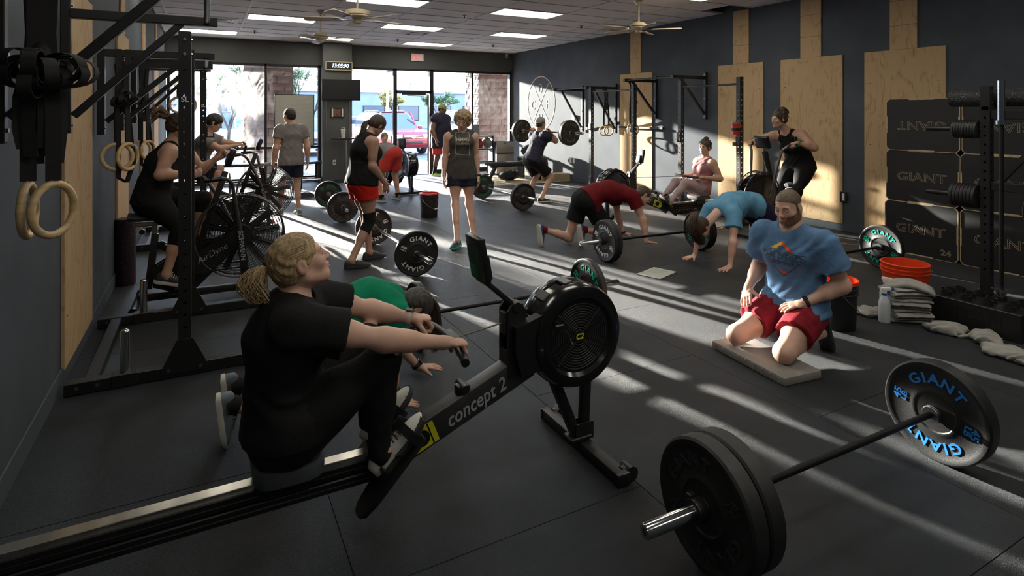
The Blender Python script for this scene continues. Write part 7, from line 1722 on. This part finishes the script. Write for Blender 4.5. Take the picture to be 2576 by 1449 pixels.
# ------------------------------------------------------------------ buckets, towels, bottles, small floor things
pm('bucket_orange', (0.75, 0.06, 0.012), .4, sss=.0); pm('bucket_black', (0.016, 0.016, 0.018), .45); pm('bucket_red', (0.55, 0.03, 0.02), .4); pm('wire', (0.45, 0.45, 0.46), .3, metal=1.0); pm('towel', (0.30, 0.29, 0.27), .95, var=.16, scale=14, bump=.22, bscale=220); pm('spray_blue', (0.02, 0.08, 0.45), .4); pm('spray_clear', (0.55, 0.58, 0.62), .25)
def bucket(x, y, r, h, label, mat, liner=None, drop=-1, rz=0):
    t = thing('bucket', label, 'bucket', (x, y, 0), rz, 'buckets'); r0 = r * .86
    ob('shell', MB().lathe([(.0, .004), (r0, .0), (r0 + .002, .004), (r * .965, h * .72), (r * 1.02, h * .725), (r * 1.02, h * .75), (r * .975, h * .76), (r * 1.03, h * .84), (r * 1.03, h * .86), (r * .985, h * .87), (r * 1.03, h * .985), (r * 1.0, h), (r * .95, h), (r0 - .006, .012), (.0, .012)], (0, 0, 0), (0, 0, 1), 40, close=False), mat, t)
    if liner: ob('liner', MB().lathe([(r * .94, h * .80), (r * .945, h * 1.004), (r * 1.02, h * 1.004), (r * 1.025, h * .95), (r * 1.035, h * .95), (r * 1.03, h * 1.015), (r * .93, h * 1.015), (r * .92, h * .80)], (0, 0, 0), (0, 0, 1), 40), liner, t); ob('contents', MB().cyl((0, 0, h * .70), (0, 0, h * .80), r * .93, n=32), liner, t)
    pts = [(math.cos(a) * r * 1.06, drop * math.sin(a) * r * .50 - (.0), h * .80 - math.sin(a) * h * .42) for a in [PI * k / 14 for k in range(15)]]
    pts = [(p[0], (-abs(r * 1.06 * math.sin(PI * k / 14))), p[2]) for k, p in enumerate(pts)]
    hd = ob('bail', MB().tube(pts, .0025, 6), 'wire', t); ob('grip', MB().cyl((-.03, pts[7][1], pts[7][2]), (.03, pts[7][1], pts[7][2]), .008, n=8), 'white_plastic', hd)
    return t
bucket(3.07, 8.55, .145, .37, 'black bucket with a red rim on the open floor', 'bucket_black', 'bucket_red', rz=R(25))
bucket(4.23, 2.72, .135, .36, 'black bucket with an orange liner behind the kneeling man', 'bucket_black', 'bucket_orange', rz=R(40))
ob_ = bucket(5.50, 2.92, .185, .29, 'orange bucket beside the towels', 'bucket_orange', rz=R(120)); ob('label_sticker', MB().lathe([(.172, .06), (.173, .13), (.1745, .13), (.1735, .06)], (0, 0, 0), (0, 0, 1), 8, True, a0=R(95), a1=R(140)), 'bucket_red', ob_)
def towel_fold(c, w, l, th, rz, seed, label, sag=.0):
    rr = random.Random(seed); t = thing('towel', label, 'towel', c, rz, 'white gym towels'); mb = MB(); vs = []; n = 9; k = 12
    for layer, zz in enumerate((0, th * .5)):
        pass
    prof = []
    for i in range(n):
        u = -1 + 2 * i / (n - 1); x = u * l / 2; dz = -sag * u * u + rr.uniform(-.003, .003); wv = w / 2 * (1 + rr.uniform(-.05, .05))
        for j in range(k):
            a = 2 * PI * j / k; ca, sa = math.cos(a), math.sin(a)
            vs.append((x + rr.uniform(-.004, .004), math.copysign(abs(ca) ** .55, ca) * wv, th / 2 + math.copysign(abs(sa) ** .7, sa) * th / 2 * (1 + rr.uniform(-.12, .12)) + dz))
    fs = [(i * k + j, (i + 1) * k + j, (i + 1) * k + (j + 1) % k, i * k + (j + 1) % k) for i in range(n - 1) for j in range(k)] + [tuple(range(k)), tuple(range(n * k - 1, (n - 1) * k - 1, -1))]
    ob('cloth', MB().add(vs, fs), 'towel', t, 70)
    he = [vs[i * k] for i in range(n)]; ob('hem', MB().tube([(p[0], p[1] + .002, p[2]) for p in he], .003, 5), 'towel', t, 70)
    return t
tc_ = Vector((4.845, 2.56, 0)); z = 0
for i in range(10):
    th = .026 + .004 * (i % 3); towel_fold((tc_.x + .012 * math.sin(i * 2.1), tc_.y + .014 * math.cos(i * 1.7), z), .20 + .012 * (i % 3), .27 - .01 * (i % 2), th, R(-38 + 7 * math.sin(i)), i, 'folded white towel, %s from the floor in the tall stack' % ORD[i], .004); z += th * .90
towel_fold((tc_.x + .01, tc_.y - .01, z), .21, .32, .045, R(-60), 40, 'folded towel slumped across the top of the stack', .05)
def crumple(c, pts, rads, seed, label, h=.008):
    t = thing('towel', label, 'towel', c, 0, 'white gym towels'); S = Sdf(); rr = random.Random(seed); c = Vector(c)
    P_ = [c + Vector(p) for p in pts]
    for i in range(len(P_) - 1):
        S.fcap(P_[i] + Z1 * rads[i] * .5, P_[i + 1] + Z1 * rads[i + 1] * .5, (P_[i + 1] - P_[i]).cross(Z1), (rads[i] * 1.7, rads[i] * .55), (rads[i + 1] * 1.7, rads[i + 1] * .55), .03)
    for i in range(10):
        a = rr.choice(P_); b = a + Vector((rr.uniform(-.10, .10), rr.uniform(-.10, .10), 0)); S.cap(a + Z1 * rr.uniform(.02, .05), b + Z1 * rr.uniform(.006, .02), rr.uniform(.014, .026), rr.uniform(.008, .016), .02)
    S.fcap(c, c + Vector((0, 0, -.3)), (1, 0, 0), (2, 2), (2, 2), .004, -1, True)
    o = lk('cloth', np_mesh('cloth', [S.mesh(h, folds(.006, (1, .6, .9), .055, (0, 1, .4), .12))]), 'towel', t); o.matrix_parent_inverse = wm(t).inverted(); return t
crumple((4.82, 2.27, 0), [(.04, .05, 0), (.0, .0, 0), (-.03, -.03, 0)], [.06, .07, .05], 3, 'crumpled towel between the stack and the holder block')
crumple((4.70, 1.87, 0), [(-.02, .10, 0), (.02, -.02, 0), (.03, -.14, 0), (.0, -.22, 0)], [.05, .06, .055, .03], 5, 'crumpled towel trailing furthest from the stack')
crumple((4.88, 2.06, 0), [(.0, .05, 0), (.01, 0, 0), (.015, -.06, 0)], [.06, .065, .05], 7, 'crumpled towel pushed against the holder block')
crumple((4.70, 2.78, 0), [(-.05, .06, 0), (.0, 0, 0), (.05, -.05, 0)], [.035, .05, .05], 9, 'small crumpled towel beside the clear spray bottle')
def spray(x, y, rz, label):
    t = thing('spray_bottle', label, 'spray bottle', (x, y, 0), rz, 'spray bottles'); ob('bottle', MB().lathe([(0, 0), (.04, 0), (.042, .006), (.042, .14), (.036, .165), (.018, .20), (.015, .215), (0, .215)], (0, 0, 0), (0, 0, 1), 24), 'spray_clear', t)
    hd = ob('spray_head', MB().box((0, -.012, .252), (.026, .075, .026), ch=.006).cyl((0, 0, .21), (0, 0, .245), .017, n=16), 'white_plastic', t); ob('trigger', MB().tube([(0, -.03, .242), (0, -.038, .225), (0, -.032, .205)], .005, 6), 'spray_blue', hd); ob('nozzle', MB().cyl((0, -.05, .252), (0, -.062, .252), .010, n=12), 'spray_blue', hd); ob('neck_ring', MB().cyl((0, 0, .205), (0, 0, .222), .0185, n=16), 'spray_blue', hd)
spray(4.652, 2.62, R(60), 'clear spray bottle with blue trigger in front of the towel stack'); spray(4.95, 2.78, R(20), 'clear spray bottle standing between the towel stack and the orange bucket')
pm('clipboard', (0.50, 0.52, 0.48), .3); pm('marker_teal', (0.10, 0.45, 0.35), .5)
t = thing('dry_erase_board', 'small white dry-erase board lying on the floor near the plank woman', 'whiteboard'); cs = [fl(1609, 690), fl(1647, 676), fl(1696, 686), fl(1657, 701)]; cc_ = sum(cs, Vector()) / 4; t.location = (cc_.x, cc_.y, 0)
ex_ = (cs[2] - cs[1]); ey_ = (cs[1] - cs[0]); a_ = math.atan2(ex_.y, ex_.x); ob('board', MB().box((0, 0, .005), (.26, .34, .008), a_, ch=.003), 'clipboard', t)
for k in range(4): q0 = Matrix.Rotation(a_, 3, 'Z') @ Vector((-.08, .10 - k * .04, .0095)); q1 = Matrix.Rotation(a_, 3, 'Z') @ Vector((.06 - .03 * (k % 2), .10 - k * .04, .0095)); ob('marker_line', MB().tube([q0, (q0 + q1) / 2 + Vector((0, .004, 0)), q1], .0012, 4), 'marker_teal', t)
# kneeling pad
pm('pad_grey', (0.24, 0.215, 0.20), .8, bump=.5, bscale=300, var=.05); kc = Vector((3.20, 2.56, 0)); pd_ = thing('kneeling_pad', 'thick grey foam pad under the knees of the man in blue', 'pad', kc, R(-6)); ob('foam', MB().box((0, .0, .026), (.30, .62, .05), ch=.008), 'pad_grey', pd_)
for k in range(9): ob('rib', MB().box((-.151, -.27 + k * .067, .024), (.006, .02, .036), ch=.002), 'pad_grey', pd_)
t = thing('ab_mat', 'dark blue curved ab mat on the floor behind the far fan bike', 'ab mat', fl(764, 494)); pm('abmat_blue', (.02, .03, .05), .5); ob('foam', MB().prism([(-.19, 0), (.19, 0), (.18, .03), (.12, .07), (.0, .095), (-.12, .075), (-.18, .03)], (0, 0, 0), (1, 0, 0), (0, 0, 1), .30), 'abmat_blue', t); ob('seam', MB().tube([(-.18, -.151, .03), (-.12, -.151, .075), (0, -.151, .095), (.12, -.151, .07), (.18, -.151, .03)], .004, 5), 'black_plastic', t)
# chalk bucket and phone holder on the right rack
cbk = thing('chalk_bucket', 'red plastic tub hanging from the black rack upright', 'tub', (6.678, 5.80, 1.30)); ob('tub', MB().lathe([(0, 0), (.05, 0), (.062, .16), (0, .16)], (0, 0, 0), (0, 0, 1), 20), 'bucket_red', cbk); ob('lid', MB().lathe([(0, .16), (.066, .16), (.066, .19), (0, .19)], (0, 0, 0), (0, 0, 1), 20), 'screen_grey', cbk); ob('band', MB().cyl((0, 0, .06), (0, 0, .10), .0585, n=20), 'strap_black', cbk); ob('hanger', MB().tube([(.0, 0, .19), (.03, 0, .24), (.07, 0, .27)], .006, 6), 'strap_black', cbk)
ph = thing('phone_holder', 'phone clipped to the rack upright behind the woman in pink', 'phone', (6.704, 6.98, 1.153)); ob('phone', MB().box((0, 0, .078), (.05, .012, .15), ch=.004), 'screen_grey', ph); ob('clip', MB().box((0, 0, .012), (.052, .022, .022), ch=.004), 'black_plastic', ph)
# shirt print details of the kneeling man
# ------------------------------------------------------------------ parking lot
pm('car_red', (0.30, 0.015, 0.02), .25, coat=.6); pm('car_white', (0.6, 0.6, 0.62), .25, coat=.5); pm('car_silver', (0.35, 0.36, 0.38), .25, metal=.5, coat=.5); pm('car_blue', (0.06, 0.10, 0.18), .25, coat=.5); pm('car_glass', (0.05, 0.06, 0.075), .08, spec=.8); pm('tyre', (0.02, 0.02, 0.02), .8); pm('headlight', (0.6, 0.6, 0.6), .15, spec=.8); pm('tail_red', (0.4, 0.02, 0.02), .3)
def loft_car(t, secs, mat, name):
    """secs: list of (x, half width, z0, z1, top half width)"""
    vs = []; k = 8
    for x, w, z0, z1, wt in secs:
        vs += [(x, -w * .94, z0), (x, -w, z0 + (z1 - z0) * .25), (x, -w, z0 + (z1 - z0) * .7), (x, -wt, z1), (x, wt, z1), (x, w, z0 + (z1 - z0) * .7), (x, w, z0 + (z1 - z0) * .25), (x, w * .94, z0)]
    fs = [(i * k + j, i * k + (j + 1) % k, (i + 1) * k + (j + 1) % k, (i + 1) * k + j) for i in range(len(secs) - 1) for j in range(k)] + [tuple(range(k - 1, -1, -1)), tuple(range((len(secs) - 1) * k, len(secs) * k))]
    return ob(name, MB().add(vs, fs), mat, t, 40)
def car(x, y, rz, label, paint, suv=True, badge=None):
    """local -x is the nose"""
    t = thing('car', label, 'car', (x, y, -.09), rz, 'cars in the parking lot')
    hz = 1.0 if suv else .88; top = 1.72 if suv else 1.42; L = 2.3
    loft_car(t, [(-L, .80, .42, hz - .22, .72), (-L + .10, .90, .30, hz - .06, .80), (-1.15, .93, .26, hz + .02, .84), (-.9, .93, .26, hz + .06, .86), (1.5, .93, .26, hz + .08, .87), (L - .15, .92, .30, hz + .06, .86), (L, .86, .40, hz - .05, .80)], paint, 'body')
    e = 2.15 if suv else 1.75
    loft_car(t, [(-1.0, .82, hz - .02, hz + .04, .80), (-.35, .83, hz - .02, top - .03, .64), (.2, .83, hz - .02, top, .66), (1.2, .83, hz - .02, top, .66), (e - .35, .82, hz - .02, top - .04, .64), (e, .80, hz - .02, hz + .08, .74)], 'car_glass', 'greenhouse')
    ob('roof_panel', MB().box((.55, 0, top + .005), (1.7 if suv else 1.2, 1.30, .04), ch=.015), paint, t)
    for s in (-1, 1):
        for xx in (-.62, .35, 1.25): ob('pillar', MB().beam((xx - (.30 if xx < 0 else 0), s * .835, hz), (xx, s * .66, top), .06, .05, (1, 0, 0)), paint, t)
        for xx in (-1.42, 1.42):
            wh = ob('wheel', MB().lathe([(.18, -.11), (.32, -.11), (.35, -.08), (.35, .08), (.32, .11), (.18, .11)], (xx, s * .80, .35), (0, 1, 0), 28), 'tyre', t); ob('rim', MB().lathe([(0, -.09), (.20, -.10), (.21, .10), (0, .09)], (xx, s * .80, .35), (0, 1, 0), 20), 'car_silver', wh)
        ob('headlight', MB().box((-L + .06, s * .62, hz - .24), (.14, .36, .17), ch=.03), 'headlight', t); ob('tail_light', MB().box((L - .04, s * .70, hz - .15), (.10, .22, .26), ch=.03), 'tail_red', t)
        ob('mirror', MB().box((-.80, s * 1.02, hz + .08), (.10, .18, .13), ch=.03), paint, t)
        if suv: ob('roof_rail', MB().tube([(-.2, s * .58, top + .02), (-.1, s * .58, top + .07), (1.3, s * .58, top + .07), (1.4, s * .58, top + .02)], .016, 6), 'steel_black', t)
    gr = ob('grille', MB().box((-L + .02, 0, hz - .25), (.08, .80, .15), ch=.01), 'steel_black', t)
    for k in range(3): ob('grille_bar', MB().box((-L - .025, 0, hz - .29 + k * .045), (.02, .78, .014)), 'chrome', gr)
    ob('bumper', MB().box((-L + .02, 0, .50), (.12, 1.66, .20), ch=.04), paint, t); ob('lower_intake', MB().box((-L - .03, 0, .50), (.04, .8, .10), ch=.01), 'steel_black', t)
    if badge: b = MB(); b.lathe([(.0, 0), (.075, 0), (.075, .01), (0, .01)], (-L - .035, 0, hz - .25), (-1, 0, 0), 20); ob('badge', b, 'chrome', gr); tx = MB(); put_text(tx, badge, (-L - .05, 0, hz - .25), (0, -1, 0), (0, 0, 1), .06, .004, bold=.02); ob('badge_letters', tx, 'steel_black', gr)
    return t
car(7.0, 24.4, R(97), 'red SUV parked nose-in outside the glass door', 'car_red', True, 'KIA')
car(3.6, 25.6, R(88), 'white car parked beside the red SUV', 'car_white', False)
car(11.3, 26.0, R(92), 'silver SUV parked beyond the open door', 'car_silver', True)
car(.3, 26.5, R(88), 'pale car seen through the smeared window', 'car_white', True)
car(-3.4, 27.0, R(90), 'dark blue car parked beyond the smeared window', 'car_blue', False)
car(17.0, 33.0, R(0), 'white car far across the lot near the block column', 'car_white', False)
car(9.0, 40.0, R(4), 'silver car far across the lot behind the red SUV', 'car_silver', False)
car(22.0, 40.0, R(0), 'blue car far across the lot by the low buildings', 'car_blue', True)
# buildings
pm('stucco', (0.38, 0.36, 0.33), .9, var=.08, scale=1); pm('stucco_grey', (0.20, 0.23, 0.27), .9, var=.08, scale=1); pm('bldg_window', (0.06, 0.08, 0.10), .15)
def building(x, y, w, d, h, mat, label, nw):
    t = thing('building', label, 'building', (x, y, -.1)); ob('wall', MB().box((0, 0, h / 2), (w, d, h)), mat, t); ob('parapet', MB().box((0, 0, h + .1), (w + .4, d + .4, .35)), 'stucco', t)
    for k in range(nw):
        xx = -w / 2 + (k + .5) * w / nw; f = ob('window', MB().box((xx, -d / 2 - .02, h * .42), (w / nw * .62, .08, h * .42)), 'bronze_frame', t); ob('pane', MB().box((xx, -d / 2 - .05, h * .42), (w / nw * .56, .06, h * .38)), 'bldg_window', f)
building(12, 66, 34, 10, 3.9, 'stucco_grey', 'long low grey building across the parking lot', 9); building(40, 62, 18, 10, 6.5, 'stucco_grey', 'taller grey block beyond the open door', 5); building(-18, 64, 22, 10, 4.5, 'stucco', 'tan building beyond the tree', 5)
def lamp_post(x, y, h, label):
    t = thing('lamp_post', label, 'lamp post', (x, y, -.1), 0, 'parking lot lamp posts'); ob('pole', MB().cyl((0, 0, 0), (0, 0, h), .09, .07, n=12), 'concrete', t); ob('base', MB().cyl((0, 0, 0), (0, 0, .7), .28, n=16), 'concrete', t); ob('head', MB().box((.0, -.3, h), (.35, .7, .14), ch=.03), 'steel_satin', t)
lamp_post(9.6, 34, 4.2, 'pale lamp post behind the red SUV'); lamp_post(22.5, 44, 5.8, 'lamp post far beyond the open door')
# trees: trunk, limbs, leaf cluster
pm('bark', (0.07, 0.05, 0.035), .9, var=.3, scale=6); pm('leaf_olive', (0.10, 0.14, 0.055), .7, var=.4, scale=2); pm('leaf_yellow', (0.28, 0.22, 0.05), .7, var=.4, scale=2); pm('leaf_green', (0.09, 0.15, 0.05), .7, var=.4, scale=2)
def tree(x, y, h, sp, n, mat, label, seed, z0=.35, leaf=.055):
    rr = random.Random(seed); t = thing('tree', label, 'tree', (x, y, -.1), 0, 'parking lot trees'); tk = MB(); tips = []
    def grow(p, d, L, r, lv):
        q = p + d * L; tk.tube([p, (p + q) / 2 + Vector((rr.uniform(-.06, .06), rr.uniform(-.06, .06), 0)) * L, q], [r, r * .85, r * .68], 6)
        if lv == 0: tips.append((p, q)); return
        for i in range(3 if lv > 1 else 4):
            v = (d + Vector((rr.uniform(-1, 1), rr.uniform(-1, 1), rr.uniform(-.25, .55))) * sp).normalized(); grow(q, v, L * rr.uniform(.62, .85), r * .62, lv - 1)
    grow(Vector((0, 0, 0)), Vector((rr.uniform(-.1, .1), rr.uniform(-.1, .1), 1)).normalized(), h * z0, h * .022, 4)
    ob('trunk', tk, 'bark', t, 60)
    lv = MB(); 
    for i in range(n):
        a, b = rr.choice(tips); c = a + (b - a) * rr.uniform(.1, 1.3) + Vector((rr.gauss(0, .12), rr.gauss(0, .12), rr.gauss(0, .10))) * h * .16
        u = Vector((rr.gauss(0, 1), rr.gauss(0, 1), rr.gauss(0, 1))).normalized(); w = u.orthogonal().normalized(); s = leaf * rr.uniform(.7, 1.5)
        lv.add([c - u * s, c + w * s * .32, c + u * s, c - w * s * .32], [(0, 1, 2, 3)])
    ob('crown', lv, mat, t, 0, kind='stuff')
tree(3.2, 21.6, 3.4, .46, 4200, 'leaf_olive', 'mesquite tree with fine branches behind the whiteboard', 4, .30, .045)
tree(.75, 22.6, 3.5, .46, 4200, 'leaf_olive', 'feathery tree seen through the smeared window', 9, .30, .045)
tree(-1.2, 23.4, 3.5, .46, 3800, 'leaf_yellow', 'yellowing tree at the edge of the smeared window', 14, .30, .05)
tree(11.2, 52, 4.6, .7, 4200, 'leaf_green', 'round green tree behind the red SUV roof', 21, .26, .12); tree(14.6, 50, 4.2, .7, 4200, 'leaf_yellow', 'low yellow-brown tree behind the glass door', 22, .26, .12); tree(18.2, 48, 4.3, .7, 4200, 'leaf_olive', 'low olive tree to the side of the glass door', 25, .26, .12); tree(25.0, 47, 5.2, .7, 5200, 'leaf_green', 'pale green tree beyond the man in the lime cap', 27, .26, .13); tree(6.5, 50, 4.0, .7, 4200, 'leaf_olive', 'low olive tree behind the lamp post', 29, .26, .12)
